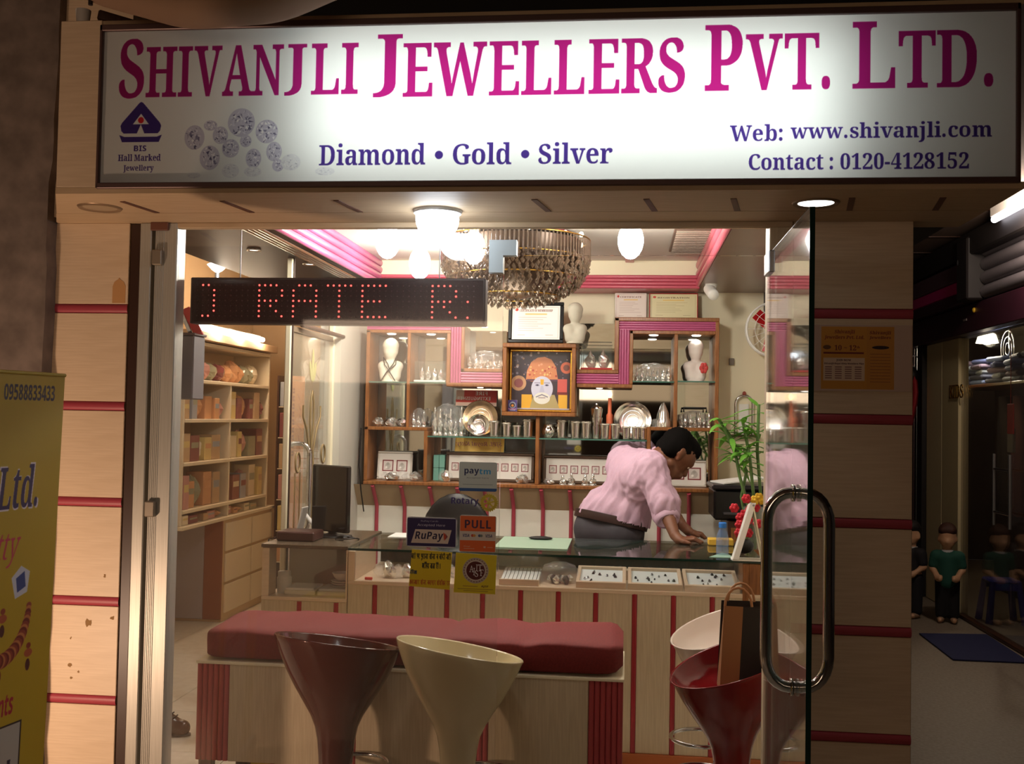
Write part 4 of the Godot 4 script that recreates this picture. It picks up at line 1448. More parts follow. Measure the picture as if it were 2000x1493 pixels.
	var bf := bd0.cross(bs)
	for k in 32:
		var a := TAU * k / 32
		bp.append(hip + bd0 * 0.045 + bs * cos(a) * 0.211 + bf * sin(a) * 0.141)
	part("belt", belt_loop(bp, bd0, 0.044), mat(rgb(48, 26, 22), 0.4), trp, "dark brown leather belt")
	for s in [1.0, -1.0]:
		var an: Vector3 = Vector3(-0.10, 0.09, -2.32) + hx * (0.12 * s)
		part("shoe", MB.new().ell(an + Vector3(0.07, -0.048, 0), Vector3(0.14, 0.04, 0.048), 8, 16), M.black, t)

func belt_loop(pts: Array, up: Vector3, h: float) -> MB:
	var rings := []
	for i in pts.size():
		var c := Vector3.ZERO
		for p in pts: c += p
		c /= pts.size()
		var o: Vector3 = (pts[i] - c).normalized()
		rings.append(PackedVector3Array([pts[i] - up * h * 0.5, pts[i] + o * 0.005 - up * h * 0.45, pts[i] + o * 0.005 + up * h * 0.45, pts[i] + up * h * 0.5, pts[i] - o * 0.004]))
	return MB.new().loft(rings, true, false, true)

func join(a: MB, b: MB) -> void:
	var k := a.V.size()
	a.V.append_array(b.V)
	a.N.append_array(b.N)
	a.U.append_array(b.U)
	for i in b.I:
		a.I.append(i + k)

func renorm(a: MB) -> MB:
	var acc := PackedVector3Array()
	acc.resize(a.V.size())
	for i in range(0, a.I.size(), 3):
		var n := (a.V[a.I[i + 2]] - a.V[a.I[i]]).cross(a.V[a.I[i + 1]] - a.V[a.I[i]])
		for j in 3:
			acc[a.I[i + j]] += n
	for i in acc.size():
		a.N[i] = acc[i].normalized()
	return a

# cuts a skin off along a plane: what lies on the side n points to stays
func trim(a: MB, o: Vector3, n: Vector3) -> void:
	var keep := PackedInt32Array()
	for i in range(0, a.I.size(), 3):
		var c := (a.V[a.I[i]] + a.V[a.I[i + 1]] + a.V[a.I[i + 2]]) / 3.0
		if (c - o).dot(n) > 0.0:
			keep.append(a.I[i]); keep.append(a.I[i + 1]); keep.append(a.I[i + 2])
	a.I = keep

# ---------------------------------------------------------------- things on the display wall
func card(called: String, label: String, category: String, c: Vector3, w: float, h: float, t: float, tex: Texture2D, lean := 0.0, turn := 0.0, edge: Material = null, group := "") -> Node3D:
	# a thin board with a printed front; c is the middle of its lower edge
	var b := Basis(Vector3.UP, turn) * Basis(Vector3.RIGHT, -lean)
	var o := thing(called, label, category, c, group)
	part("board", MB.new().obox(c + b * Vector3(0, h * 0.5, -t * 0.5), b, Vector3(w, h, t), t * 0.2), edge if edge else M.white, o)
	var q := MB.new()
	var e := t * 0.25 + 0.0003
	q.quad(c + b * Vector3(-w * 0.5 + t * 0.2, t * 0.2, 0.0004), c + b * Vector3(w * 0.5 - t * 0.2, t * 0.2, 0.0004), c + b * Vector3(w * 0.5 - t * 0.2, h - t * 0.2, 0.0004), c + b * Vector3(-w * 0.5 + t * 0.2, h - t * 0.2, 0.0004), b.z)
	part("print", q, printed(tex), o)
	return o

func framed(called: String, label: String, category: String, c: Vector3, w: float, h: float, bar: float, tex: Texture2D, fm: Material, lean := 0.0, group := "") -> Node3D:
	var b := Basis(Vector3.RIGHT, -lean)
	var o := thing(called, label, category, c, group)
	for q in [[0.0, bar * 0.5, w, bar], [0.0, h - bar * 0.5, w, bar], [-w * 0.5 + bar * 0.5, h * 0.5, bar, h - 2.0 * bar], [w * 0.5 - bar * 0.5, h * 0.5, bar, h - 2.0 * bar]]:
		part("frame_bar", MB.new().obox(c + b * Vector3(q[0], q[1], 0), b, Vector3(q[2], q[3], 0.018), 0.004), fm, o)
	var p := MB.new()
	p.quad(c + b * Vector3(-w * 0.5 + bar, bar, 0.002), c + b * Vector3(w * 0.5 - bar, bar, 0.002), c + b * Vector3(w * 0.5 - bar, h - bar, 0.002), c + b * Vector3(-w * 0.5 + bar, h - bar, 0.002), b.z)
	part("print", p, printed(tex, 0.35), o)
	part("backing", MB.new().obox(c + b * Vector3(0, h * 0.5, -0.004), b, Vector3(w - 0.004, h - 0.004, 0.006)), M.dark_wood, o)
	return o

func certificate(seed_: int, paper: Color, ink: Color, title: String) -> Texture2D:
	var p := Print.new(256, 200, paper)
	p.frame(8, 8, 240, 184, 2, paper.lerp(ink, 0.35))
	p.text(title, 40, 22, 176, 13, "Droid Serif", 700, ink)
	p.rect(70, 46, 116, 8, paper.lerp(rgb(230, 180, 60), 0.6))
	var g := RandomNumberGenerator.new()
	g.seed = seed_
	for k in 7:
		p.rect(34, 68 + k * 13, g.randf_range(80, 180), 3, paper.lerp(ink, 0.28))
	p.rect(30, 172, 40, 3, paper.lerp(ink, 0.4)); p.rect(180, 172, 40, 3, paper.lerp(ink, 0.4))
	p.disc(24, 24, 9, rgb(190, 60, 50))
	return p.tex()

func squares(w: int, h: int, n: int, s: float) -> Texture2D:
	var p := Print.new(w, h, rgb(228, 224, 216))
	var red := rgb(120, 30, 36)
	var gap := (w - n * s) / (n + 1.0)
	for k in n:
		var x := gap + k * (s + gap)
		var y := (h - s) * 0.5
		p.rect(x, y, s, s, red)
		p.rect(x + s * 0.09, y + s * 0.09, s * 0.82, s * 0.82, rgb(216, 206, 200))
		p.disc(x + s * 0.5, y + s * 0.55, s * 0.26, rgb(186, 178, 170), s * 0.3)
		p.disc(x + s * 0.5, y + s * 0.36, s * 0.13, rgb(168, 160, 152))
		p.disc(x + s * 0.36, y + s * 0.66, s * 0.1, rgb(236, 232, 226))
	return p.tex()

func bust(at: Vector3, label: String, m: Material, s: float, cords := false) -> void:
	var b := Body.new()
	b.K = 150.0 / s
	b.bone(at + Vector3(0, 0.215, 0) * s, at + Vector3(0, 0.25, 0.005) * s, 0.050 * s, 0.058 * s)
	b.bone(at + Vector3(0, 0.19, 0.012) * s, at + Vector3(0, 0.20, 0.012) * s, 0.036 * s, 0.042 * s)
	b.bone(at + Vector3(0, 0.12, 0) * s, at + Vector3(0, 0.21, 0) * s, 0.030 * s, 0.026 * s)
	b.bone(at + Vector3(-0.055, 0.11, 0) * s, at + Vector3(0.055, 0.11, 0) * s, 0.034 * s, 0.034 * s)
	b.bone(at + Vector3(-0.035, 0.04, 0.01) * s, at + Vector3(-0.04, 0.10, 0.01) * s, 0.040 * s, 0.042 * s)
	b.bone(at + Vector3(0.035, 0.04, 0.01) * s, at + Vector3(0.04, 0.10, 0.01) * s, 0.040 * s, 0.042 * s)
	b.bone(at + Vector3(0, 0.0, 0) * s, at + Vector3(0, 0.05, 0) * s, 0.05 * s, 0.05 * s)
	var mb := b.build(0.007 * s)
	for i in mb.V.size():
		mb.V[i].y = maxf(mb.V[i].y, at.y)
	var t := thing("display_bust", label, "bust", at, "necklace display busts")
	var fm := part("form", mb, m, t)
	part("base", MB.new().lathe(at, [[0.062 * s, 0.0], [0.062 * s, 0.008], [0.05 * s, 0.014]], 16), m, t)
	if cords:
		for q in [[-1, 0.0], [1, 0.0], [-1, 0.02], [1, 0.025]]:
			var sg: float = q[0]
			part("necklace_cord", MB.new().tube([at + Vector3(-0.045 * sg, 0.17, 0.03) * s, at + Vector3(-0.03 * sg + q[1], 0.12, 0.062) * s, at + Vector3(0.015 * sg, 0.06, 0.075) * s, at + Vector3(0.05 * sg, 0.0, 0.07) * s + Vector3(0, 0.003, 0)], 0.0035 * s, 6), M.black, fm)

func tumbler(at: Vector3, r: float, h: float, label: String) -> Node3D:
	var t := thing("silver_tumbler", label, "tumbler", at, "silver tumblers on the long glass shelf")
	var cup := part("cup", MB.new().lathe(at, [[0.0, 0.001], [r * 0.78, 0.0], [r * 0.8, h * 0.06], [r * 0.86, h * 0.3], [r * 0.84, h * 0.34], [r * 0.9, h * 0.6], [r, h], [r * 0.95, h], [r * 0.85, h * 0.6], [r * 0.78, h * 0.1], [0.0, h * 0.09]], 18), M.silver, t)
	part("rim_band", MB.new().lathe(at, [[r * 0.99, h * 0.88], [r * 1.03, h * 0.9], [r * 1.03, h * 0.94], [r, h * 0.96]], 18), M.silver_dull, cup)
	return t

func plate(at: Vector3, r: float, m: Material, label: String) -> void:
	var b := Basis(Vector3.RIGHT, PI / 2 - 0.2)
	var t := thing("metal_plate", label, "plate", at, "plates propped on the long shelf")
	var c := at + Vector3(0, r * cos(0.2), 0.0)
	var dish := part("dish", MB.new().lathe(c, [[0.0, 0.0], [r * 0.66, 0.0], [r * 0.8, 0.012], [r * 0.97, 0.014], [r, 0.018], [r * 0.97, 0.02]], 36, b), m, t)
	for k in [0.3, 0.5]:
		part("chased_ring", MB.new().lathe(c, [[r * k, 0.0005], [r * (k + 0.03), 0.002], [r * (k + 0.06), 0.0005]], 32, b), m, dish)

# small silver figures wrapped in clear film
func wrapped(at: Vector3, w: float, h: float, d: float, n: int, sd: int, label: String, film := true) -> void:
	var t := thing("wrapped_silver", label, "silverware", at, "silver pieces wrapped in film")
	var g := RandomNumberGenerator.new()
	g.seed = sd
	n = n + n / 2
	for k in n:
		var x := at.x - w * 0.5 + w * (k + 0.5) / n
		var hh := h * g.randf_range(0.5, 0.98)
		var c := Vector3(x, at.y, at.z + g.randf_range(-0.2, 0.2) * d)
		var r := w / n * 0.52
		var f := MB.new()
		f.lathe(c, [[r, 0.0], [r, hh * 0.08], [r * 0.7, hh * 0.14]], 10)
		f.crumple(c + Vector3(0, hh * 0.34, 0), Vector3(r * 0.85, hh * 0.28, r * 0.7), sd * 31 + k, 6, 10, 0.28)
		f.crumple(c + Vector3(0, hh * 0.7, 0), Vector3(r * 0.42, hh * 0.16, r * 0.42), sd * 37 + k, 5, 8, 0.2)
		f.lathe(c + Vector3(0, hh * 0.8, 0), [[r * 0.36, 0.0], [r * 0.28, hh * 0.1], [r * 0.05, hh * 0.2]], 8)
		part("figure", f, M.foil, t)
	if film:
		part("film", MB.new().crumple(at + Vector3(0, h * 0.5, 0), Vector3(w * 0.54, h * 0.52, d * 0.6), sd * 41, 8, 16, 0.16), M.plastic_film, t)

func heap(at: Vector3, w: float, h: float, d: float, n: int, sd: int, label: String) -> void:
	var t := thing("silver_heap", label, "silverware", at, "loose silver in film")
	var g := RandomNumberGenerator.new()
	g.seed = sd
	for k in n:
		var c := at + Vector3(g.randf_range(-0.42, 0.42) * w, 0, g.randf_range(-0.3, 0.3) * d)
		var r := w / n * g.randf_range(0.6, 0.95)
		var hh := h * g.randf_range(0.35, 0.5)
		part("packet", MB.new().crumple(c + Vector3(0, hh, 0), Vector3(r, hh, minf(r, d * 0.4)), sd * 13 + k, 6, 10, 0.32), M.foil if k % 2 else M.plastic_film, t)

func clear_box(at: Vector3, w: float, h: float, d: float, sd: int, base: Color, label: String, n := 3) -> void:
	var t := thing("acrylic_case", label, "display case", at, "acrylic cases of silver figures")
	part("plinth", MB.new().bx(at.x - w * 0.5, at.x + w * 0.5, at.y, at.y + 0.012, at.z - d * 0.5, at.z + d * 0.5, 0.002), mat(base, 0.4), t)
	part("cover", MB.new().bx(at.x - w * 0.48, at.x + w * 0.48, at.y + 0.012, at.y + h, at.z - d * 0.46, at.z + d * 0.46), M.case_glass, t)
	var g := RandomNumberGenerator.new()
	g.seed = sd
	for k in n:
		var x := at.x - w * 0.40 + w * 0.8 * (k + 0.5) / n
		var hh := h * g.randf_range(0.5, 0.75)
		var r := w / n * 0.32
		var c := Vector3(x, at.y + 0.012, at.z)
		var f := MB.new().crumple(c + Vector3(0, hh * 0.4, 0), Vector3(r, hh * 0.4, r * 0.8), sd * 7 + k, 7, 10, 0.25)
		f.lathe(c + Vector3(0, hh * 0.62, 0), [[r * 0.6, 0.0], [r * 0.4, hh * 0.2], [r * 0.05, hh * 0.4]], 8)
		part("figure", f, M.foil, t)

func shelf_goods() -> void:
	var z := -2.90
	bust(Vector3(-1.415, 1.697, z), "white necklace bust hung with black cords in the left tower", mat(rgb(238, 234, 214), 0.5), 0.86, true)
	clear_box(Vector3(-1.165, 1.697, z), 0.19, 0.125, 0.12, 3, rgb(210, 214, 210), "acrylic case of silver figures in the left tower", 4)
	heap(Vector3(-1.41, 1.429, z), 0.20, 0.055, 0.12, 6, 4, "low heap of wrapped silver in the lower left niche")
	wrapped(Vector3(-1.235, 1.429, z), 0.09, 0.11, 0.10, 2, 5, "two film wrapped silver figures beside the big crystal bundle")
	wrapped(Vector3(-1.055, 1.381, z + 0.01), 0.185, 0.185, 0.14, 4, 6, "large bundle of film wrapped silver left of the brass plate")
	wrapped(Vector3(-0.845, 1.781, z), 0.215, 0.105, 0.14, 4, 7, "film wrapped silver idols in the small left niche")
	clear_box(Vector3(-0.180, 1.783, z), 0.185, 0.165, 0.13, 8, rgb(170, 26, 30), "acrylic case of jewelled crowns on a red base", 2)
	wrapped(Vector3(0.150, 1.721, z), 0.215, 0.105, 0.14, 5, 9, "film wrapped silver set in the right tower")
	bust(Vector3(0.395, 1.725, z), "white necklace bust with painted red flower in the right tower", mat(rgb(240, 232, 226), 0.5), 0.80)
	var fl := thing("red_flower", "small red cloth flower pinned on the right bust", "flower", Vector3(0.437, 1.80, z + 0.075))
	for k in 6:
		var a := TAU * k / 6
		part("petal", MB.new().ell(Vector3(0.437 + cos(a) * 0.014, 1.80 + sin(a) * 0.018, z + 0.078), Vector3(0.012, 0.016, 0.006), 5, 8), mat(rgb(190, 60, 58), 0.6), fl)
	# clear carrier of silver with a black handle
	wrapped(Vector3(0.395, 1.457, z), 0.185, 0.095, 0.14, 5, 10, "clear carrier packed with silver in the lower right niche")
	var hd := thing("carrier_handle", "black handle above the clear carrier of silver", "handle", Vector3(0.395, 1.55, z))
	part("bar", MB.new().tube([Vector3(0.33, 1.545, z), Vector3(0.33, 1.57, z), Vector3(0.46, 1.57, z), Vector3(0.46, 1.545, z)], 0.006, 8), M.black, hd)
	heap(Vector3(0.205, 1.457, z), 0.10, 0.055, 0.10, 3, 12, "film wrapped silver right of the silver plate")
	var pk := thing("silver_shrine", "peaked silver shrine piece right of the silver plate", "silverware", Vector3(0.215, 1.457, z))
	part("spire", MB.new().lathe(Vector3(0.215, 1.457, z), [[0.045, 0.0], [0.045, 0.03], [0.034, 0.05], [0.03, 0.08], [0.014, 0.12], [0.004, 0.14], [0.0, 0.145]], 10), M.foil, pk)
	# plates and tumblers on the long glass shelf
	plate(Vector3(-0.868, 1.381, z - 0.03), 0.108, mat(rgb(196, 172, 140), 0.25, 1.0), "large brass coloured plate propped on the shelf")
	plate(Vector3(-0.868, 1.381, z + 0.035), 0.066, M.silver, "small bright silver plate in front of the brass one")
	plate(Vector3(0.035, 1.381, z - 0.03), 0.112, M.silver, "large shining silver plate on the right")
	var tw := [[-0.775, 0.03, 0.095], [-0.700, 0.028, 0.085], [-0.64, 0.026, 0.07], [-0.575, 0.033, 0.105], [-0.38, 0.029, 0.105], [-0.298, 0.03, 0.10], [-0.235, 0.028, 0.10], [-0.125, 0.028, 0.09], [-0.065, 0.027, 0.09], [0.0, 0.026, 0.075], [0.055, 0.026, 0.075], [0.10, 0.024, 0.075]]
	for i in tw.size():
		var q: Array = tw[i]
		tumbler(Vector3(q[0], 1.381, z + 0.045), q[1], q[2], "silver tumbler on the long shelf, number %s from the small plate" % ["one", "two", "three", "four", "five", "six", "seven", "eight", "nine", "ten", "eleven", "twelve"][i])
	var tall := thing("tumbler_stack", "tall stack of nested silver tumblers in the middle of the shelf", "tumblers", Vector3(-0.178, 1.381, z))
	for k in 3:
		var at := Vector3(-0.178, 1.381 + k * 0.052, z)
		part("cup", MB.new().lathe(at, [[0.024, 0.0], [0.033, 0.072], [0.031, 0.072]], 18), M.silver, tall)
	part("lid", MB.new().lathe(Vector3(-0.178, 1.557, z), [[0.033, 0.0], [0.025, 0.012], [0.006, 0.018], [0.007, 0.028], [0.0, 0.032]], 16), M.silver, tall)
	var pot := thing("silver_pot", "round bellied silver pot beside the wooden post", "pot", Vector3(-0.455, 1.381, z + 0.04))
	part("belly", MB.new().lathe(Vector3(-0.455, 1.381, z + 0.04), [[0.018, 0.0], [0.036, 0.016], [0.041, 0.035], [0.034, 0.058], [0.024, 0.066], [0.03, 0.078], [0.026, 0.078]], 20), M.silver, pot)
	var cn := thing("reflected_candle", "mirror reflection of an orange candle lamp, built behind the tumblers", "lamp", Vector3(-0.10, 1.381, z - 0.05))  # a lamp reflected in the mirror back, built as a solid piece
	part("stem", MB.new().lathe(Vector3(-0.10, 1.381, z - 0.05), [[0.02, 0.0], [0.02, 0.14], [0.012, 0.15], [0.01, 0.24]], 12), mat(rgb(214, 110, 74), 0.5), cn)
	part("flame_bulb", MB.new().ell(Vector3(-0.10, 1.645, z - 0.05), Vector3(0.013, 0.02, 0.013), 7, 10), glow(rgb(255, 226, 170), 3.0), cn)
	# mirror reflections of a sign and a poster, built as cards with turned writing
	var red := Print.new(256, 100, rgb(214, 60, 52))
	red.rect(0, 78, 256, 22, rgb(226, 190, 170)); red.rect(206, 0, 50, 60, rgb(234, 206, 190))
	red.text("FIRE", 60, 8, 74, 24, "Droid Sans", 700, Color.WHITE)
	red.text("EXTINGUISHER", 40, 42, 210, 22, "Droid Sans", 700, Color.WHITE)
	card("reflected_fire_sign", "reflection of a red fire extinguisher sign, built as a backward card", "sign", Vector3(-0.905, 1.562, -2.985), 0.25, 0.10, 0.003, red.mirror().tex(), 0.3)
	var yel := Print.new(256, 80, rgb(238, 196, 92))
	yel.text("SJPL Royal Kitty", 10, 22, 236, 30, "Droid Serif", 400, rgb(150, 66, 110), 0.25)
	card("reflected_poster_card", "reflection of a yellow poster, built as a card with backward pink script", "card", Vector3(-0.880, 1.285, -2.985), 0.30, 0.088, 0.003, yel.mirror().tex(), 0.3)
	# picture in the middle box: a bearded face under a patterned headdress, with garlands
	picture()
	# certificates and busts along the top
	framed("framed_certificate", "certificate in a wide black frame above the picture", "certificate", Vector3(-0.535, 1.932, -2.80), 0.325, 0.245, 0.022, certificate(2, rgb(244, 244, 238), rgb(120, 70, 60), "CERTIFICATE OF MEMBERSHIP"), M.black, 0.12)
	bust(Vector3(-0.305, 1.932, -2.80), "plain grey bust standing right of the black framed certificate", mat(rgb(196, 190, 172), 0.6), 0.78)
	card("certificate", "small white certificate leaning on the wall, left of the yellowish one", "certificate", Vector3(0.015, 2.088, -2.93), 0.185, 0.158, 0.006, certificate(3, rgb(226, 214, 204), rgb(120, 80, 70), "CERTIFICATE"), 0.1)
	framed("framed_certificate", "yellowish certificate with a red edge under the cornice", "certificate", Vector3(0.265, 2.088, -2.93), 0.285, 0.158, 0.006, certificate(4, rgb(214, 206, 160), rgb(110, 90, 60), "REGISTRATION"), mat(rgb(160, 50, 44), 0.5), 0.1)
	# lower row: framed coin squares, green boxes, small silver
	var white_frame := mat(rgb(206, 200, 188), 0.5)
	framed("coin_frame", "white frame with two red bordered squares at lower left", "frame", Vector3(-1.385, 1.109, -2.93), 0.215, 0.17, 0.012, squares(200, 150, 2, 70), white_frame, 0.15)
	framed("coin_frame", "long dark frame with eight red squares behind the payment sticker", "frame", Vector3(-0.81, 1.109, -2.95), 0.535, 0.175, 0.018, squares(512, 128, 8, 44), mat(rgb(86, 66, 50), 0.4, 0.3), 0.15)
	framed("coin_frame", "long dark frame with eight red squares left of the man", "frame", Vector3(-0.21, 1.109, -2.95), 0.56, 0.168, 0.018, squares(512, 120, 8, 44), mat(rgb(86, 66, 50), 0.4, 0.3), 0.15)
	framed("coin_frame", "pale frame with two red squares right of the man", "frame", Vector3(0.35, 1.109, -2.93), 0.235, 0.155, 0.012, squares(200, 130, 2, 72), white_frame, 0.15)
	for k in 4:
		var at := Vector3(-1.135 + 0.035 * (k % 2), 1.108 + 0.078 * (k / 2), -2.97)
		var o := solo("gift_box", MB.new().bx(at.x - 0.0165, at.x + 0.0165, at.y, at.y + 0.076, at.z - 0.02, at.z + 0.02, 0.002), mat(rgb(120, 178, 162), 0.5), "%s %s teal gift box of the four beside the wooden post" % [["lower", "upper"][k / 2], ["left", "right"][k % 2]], "box", "teal gift boxes", at)
	heap(Vector3(-1.36, 1.109, -2.86), 0.30, 0.06, 0.08, 7, 14, "crumpled silver packets along the lower left ledge")
	heap(Vector3(-1.075, 1.109, -2.86), 0.10, 0.075, 0.08, 3, 15, "mound of silver packets beside the teal boxes")
	heap(Vector3(-0.60, 1.109, -2.86), 0.13, 0.06, 0.07, 4, 16, "silver packets left of the wooden post on the ledge")
	heap(Vector3(-0.44, 1.109, -2.85), 0.10, 0.035, 0.07, 4, 17, "flat silver packets right of the wooden post on the ledge")
	for k in 4:
		var x: float = [-0.365, -0.315, -0.235, -0.19][k]
		wrapped(Vector3(x, 1.109, -2.85), 0.042, 0.075, 0.05, 1, 18 + k, "small silver idol on the ledge left of the man, %s of four" % ["first", "second", "third", "last"][k], false)

func picture() -> void:
	var p := Print.new(256, 256, rgb(62, 48, 58))
	var g := RandomNumberGenerator.new()
	g.seed = 12
	for k in 60:
		p.disc(g.randf() * 256, g.randf() * 130, g.randf_range(2, 6), [rgb(120, 110, 124), rgb(150, 120, 100), rgb(90, 76, 90), rgb(176, 160, 160)][g.randi() % 4])
	# throne side curls and garlands
	p.disc(30, 140, 34, rgb(196, 150, 110)); p.disc(30, 140, 20, rgb(150, 84, 84)); p.disc(240, 70, 26, rgb(206, 104, 74)); p.disc(240, 70, 14, rgb(120, 70, 60))
	p.rect(44, 190, 46, 66, rgb(226, 170, 52)); p.rect(206, 190, 40, 66, rgb(228, 176, 60)); p.rect(202, 120, 42, 60, rgb(206, 92, 84)); p.rect(200, 178, 46, 12, rgb(120, 40, 40))
	p.poly(PackedVector2Array([Vector2(80, 256), Vector2(96, 190), Vector2(190, 190), Vector2(214, 256)]), rgb(176, 160, 110))
	# headdress
	p.poly(PackedVector2Array([Vector2(62, 124), Vector2(66, 84), Vector2(84, 46), Vector2(112, 26), Vector2(144, 22), Vector2(174, 34), Vector2(194, 66), Vector2(204, 124), Vector2(186, 130), Vector2(84, 132)]), rgb(206, 132, 88))
	for k in 40:
		var a := g.randf_range(70, 196)
		p.disc(a, g.randf_range(44, 122), g.randf_range(2, 5), [rgb(232, 190, 120), rgb(176, 74, 60), rgb(226, 160, 120)][g.randi() % 3])
	p.rect(66, 122, 136, 8, rgb(90, 60, 80))
	# face and beard
	p.disc(134, 164, 48, rgb(206, 206, 224), 56)
	p.disc(134, 206, 36, rgb(226, 226, 216), 26)
	p.poly(PackedVector2Array([Vector2(126, 122), Vector2(142, 122), Vector2(140, 146), Vector2(128, 146)]), rgb(232, 172, 48))
	for s in [-1, 1]:
		p.disc(134 + s * 21, 148, 9, rgb(120, 116, 146), 4); p.disc(134 + s * 21, 148, 3, rgb(40, 36, 50))
		p.line(Vector2(134 + s * 10, 138), Vector2(134 + s * 32, 138), 4, rgb(150, 146, 172))
		p.line(Vector2(134, 190), Vector2(134 + s * 24, 200), 5, rgb(136, 134, 150))
	p.poly(PackedVector2Array([Vector2(130, 150), Vector2(138, 150), Vector2(146, 180), Vector2(122, 180)]), rgb(190, 190, 212))
	p.line(Vector2(120, 204), Vector2(148, 204), 3, rgb(130, 110, 120))
	var o := framed("picture_frame", "gilt framed picture of a bearded face in a patterned headdress", "picture", Vector3(-0.508, 1.532, -2.90), 0.372, 0.37, 0.014, p.tex(), M.gold, 0.02)
	part("mount", MB.new().bx(-0.68, -0.336, 1.546, 1.554, -2.897, -2.893), mat(rgb(190, 180, 184), 0.5), o)
	var s := Print.new(64, 80, rgb(70, 56, 120))
	s.disc(32, 34, 24, rgb(150, 160, 180)); s.disc(32, 36, 16, rgb(60, 50, 60)); s.disc(32, 38, 9, rgb(230, 150, 60)); s.rect(4, 60, 56, 4, rgb(230, 150, 180)); s.rect(12, 68, 40, 4, rgb(220, 220, 240))
	card("small_card", "small purple card tucked in the corner of the picture box", "card", Vector3(-0.668, 1.531, -2.85), 0.055, 0.068, 0.002, s.tex())

# ---------------------------------------------------------------- on and in the counters
func counter_goods() -> void:
	var g := RandomNumberGenerator.new()
	g.seed = 31
	# three jewellery trays in the right of the glass case
	var cols := [rgb(70, 74, 84), rgb(150, 154, 160), rgb(44, 44, 52)]
	for i in 3:
		var x0: float = [-0.212, 0.016, 0.262][i]
		var x1: float = [0.008, 0.254, 0.500][i]
		var which: String = ["left", "middle", "right"][i]
		var t := thing("jewellery_tray", "%s one of three cream trays with white pads in the case" % which, "tray", Vector3((x0 + x1) * 0.5, 0.752, -1.49), "jewellery trays")
		var b := Basis(Vector3.RIGHT, 0.16)
		var c := Vector3((x0 + x1) * 0.5, 0.782, -1.485)
		var w := x1 - x0
		part("pad", MB.new().obox(c + b * Vector3(0, 0.0, 0), b, Vector3(w - 0.02, 0.01, 0.21), 0.003), mat(rgb(222, 230, 230), 0.7), t)
		for q in [[0.0, 0.112, w, 0.016], [0.0, -0.112, w, 0.016], [w * 0.5 - 0.008, 0.0, 0.016, 0.21], [-w * 0.5 + 0.008, 0.0, 0.016, 0.21]]:
			part("rim", MB.new().obox(c + b * Vector3(q[0], 0.0, q[1]), b, Vector3(q[2], 0.036, q[3]), 0.002), M.laminate, t)
		for k in 11:
			var px: float = g.randf_range(-0.42, 0.42) * w
			var pz := g.randf_range(-0.085, 0.085)
			var at := c + b * Vector3(px, 0.008, pz)
			var r := g.randf_range(0.0045, 0.0085)
			var mb := MB.new().crumple(at, Vector3(r, 0.004, r), 50 + i * 20 + k, 4, 7, 0.2)
			mb.lathe(at + b * Vector3(0, 0.001, -r * 1.6), [[r * 0.5, 0.0], [r * 0.6, 0.001], [r * 0.5, 0.002]], 8, b)
			solo("pendant", mb, mat(cols[(k + i) % 3], 0.15, 0.7), "tiny pendant on the pad of the %s jewellery tray" % which, "pendant", "pendants on the %s tray" % which, at)
	# a second row behind
	for i in 3:
		var x0: float = [-0.16, 0.06, 0.29][i]
		var t := thing("rear_tray", "%s small tray of dark stones behind the front row" % ["left", "middle", "right"][i], "tray", Vector3(x0 + 0.09, 0.752, -1.68), "rear trays")
		part("base", MB.new().bx(x0, x0 + 0.2, 0.752, 0.80, -1.72, -1.63, 0.003), M.laminate, t)
		for k in 5:
			part("stone", MB.new().crumple(Vector3(x0 + 0.02 + 0.04 * k, 0.806, -1.675), Vector3(0.012, 0.007, 0.01), 90 + i * 9 + k, 4, 7, 0.2), mat(rgb(30, 30, 34), 0.2), t)
	# chain tray and clear box
	var ct := thing("chain_tray", "white tray of fine chains left of the clear box", "tray", Vector3(-0.46, 0.752, -1.47))
	part("pad", MB.new().obox(Vector3(-0.465, 0.776, -1.48), Basis(Vector3.RIGHT, 0.16), Vector3(0.17, 0.02, 0.2), 0.003), mat(rgb(226, 230, 226), 0.7), ct)
	for k in 9:
		part("chain", MB.new().tube([Vector3(-0.535 + k * 0.018, 0.771, -1.385), Vector3(-0.533 + k * 0.018, 0.788, -1.475), Vector3(-0.535 + k * 0.018, 0.803, -1.565)], 0.0013, 5), M.silver, ct)
	part("rim", MB.new().bx(-0.555, -0.375, 0.752, 0.78, -1.378, -1.37, 0.002), M.laminate, ct)
	var cb := thing("clear_jar_box", "clear domed box with dark trinkets in the middle of the case", "box", Vector3(-0.29, 0.752, -1.46))
	part("cover", MB.new().lathe(Vector3(-0.29, 0.752, -1.46), [[0.085, 0.0], [0.085, 0.055], [0.07, 0.085], [0.03, 0.098], [0.0, 0.1]], 22), M.plastic_film, cb)
	for k in 7:
		part("trinket", MB.new().crumple(Vector3(-0.33 + 0.014 * k, 0.772, -1.46 + 0.02 * (k % 3 - 1)), Vector3(0.016, 0.02, 0.016), 130 + k, 5, 8, 0.3), M.dark if k % 2 else M.foil, cb)
	# silver and packets in the left half of the case
	heap(Vector3(-1.08, 0.753, -1.48), 0.22, 0.075, 0.18, 8, 33, "loose silver in film at the left end of the glass case")
	heap(Vector3(-0.86, 0.753, -1.50), 0.20, 0.06, 0.18, 7, 34, "silver packets in the case behind the yellow stickers")
	heap(Vector3(-0.67, 0.753, -1.50), 0.16, 0.05, 0.16, 6, 35, "silver packets in the case left of the chain tray")
	var tag_ := thing("price_tag", "small red tag at the left end of the glass case", "tag", Vector3(-1.15, 0.753, -1.38))
	part("sheet", MB.new().bx(-1.165, -1.13, 0.753, 0.765, -1.385, -1.375, 0.002), mat(rgb(206, 52, 44), 0.5), tag_)
	# glazed box of the corner counter: jar, trays, dishes
	var j := thing("white_jar", "white lidded jar in the corner counter", "jar", Vector3(-1.565, 0.668, -1.46))
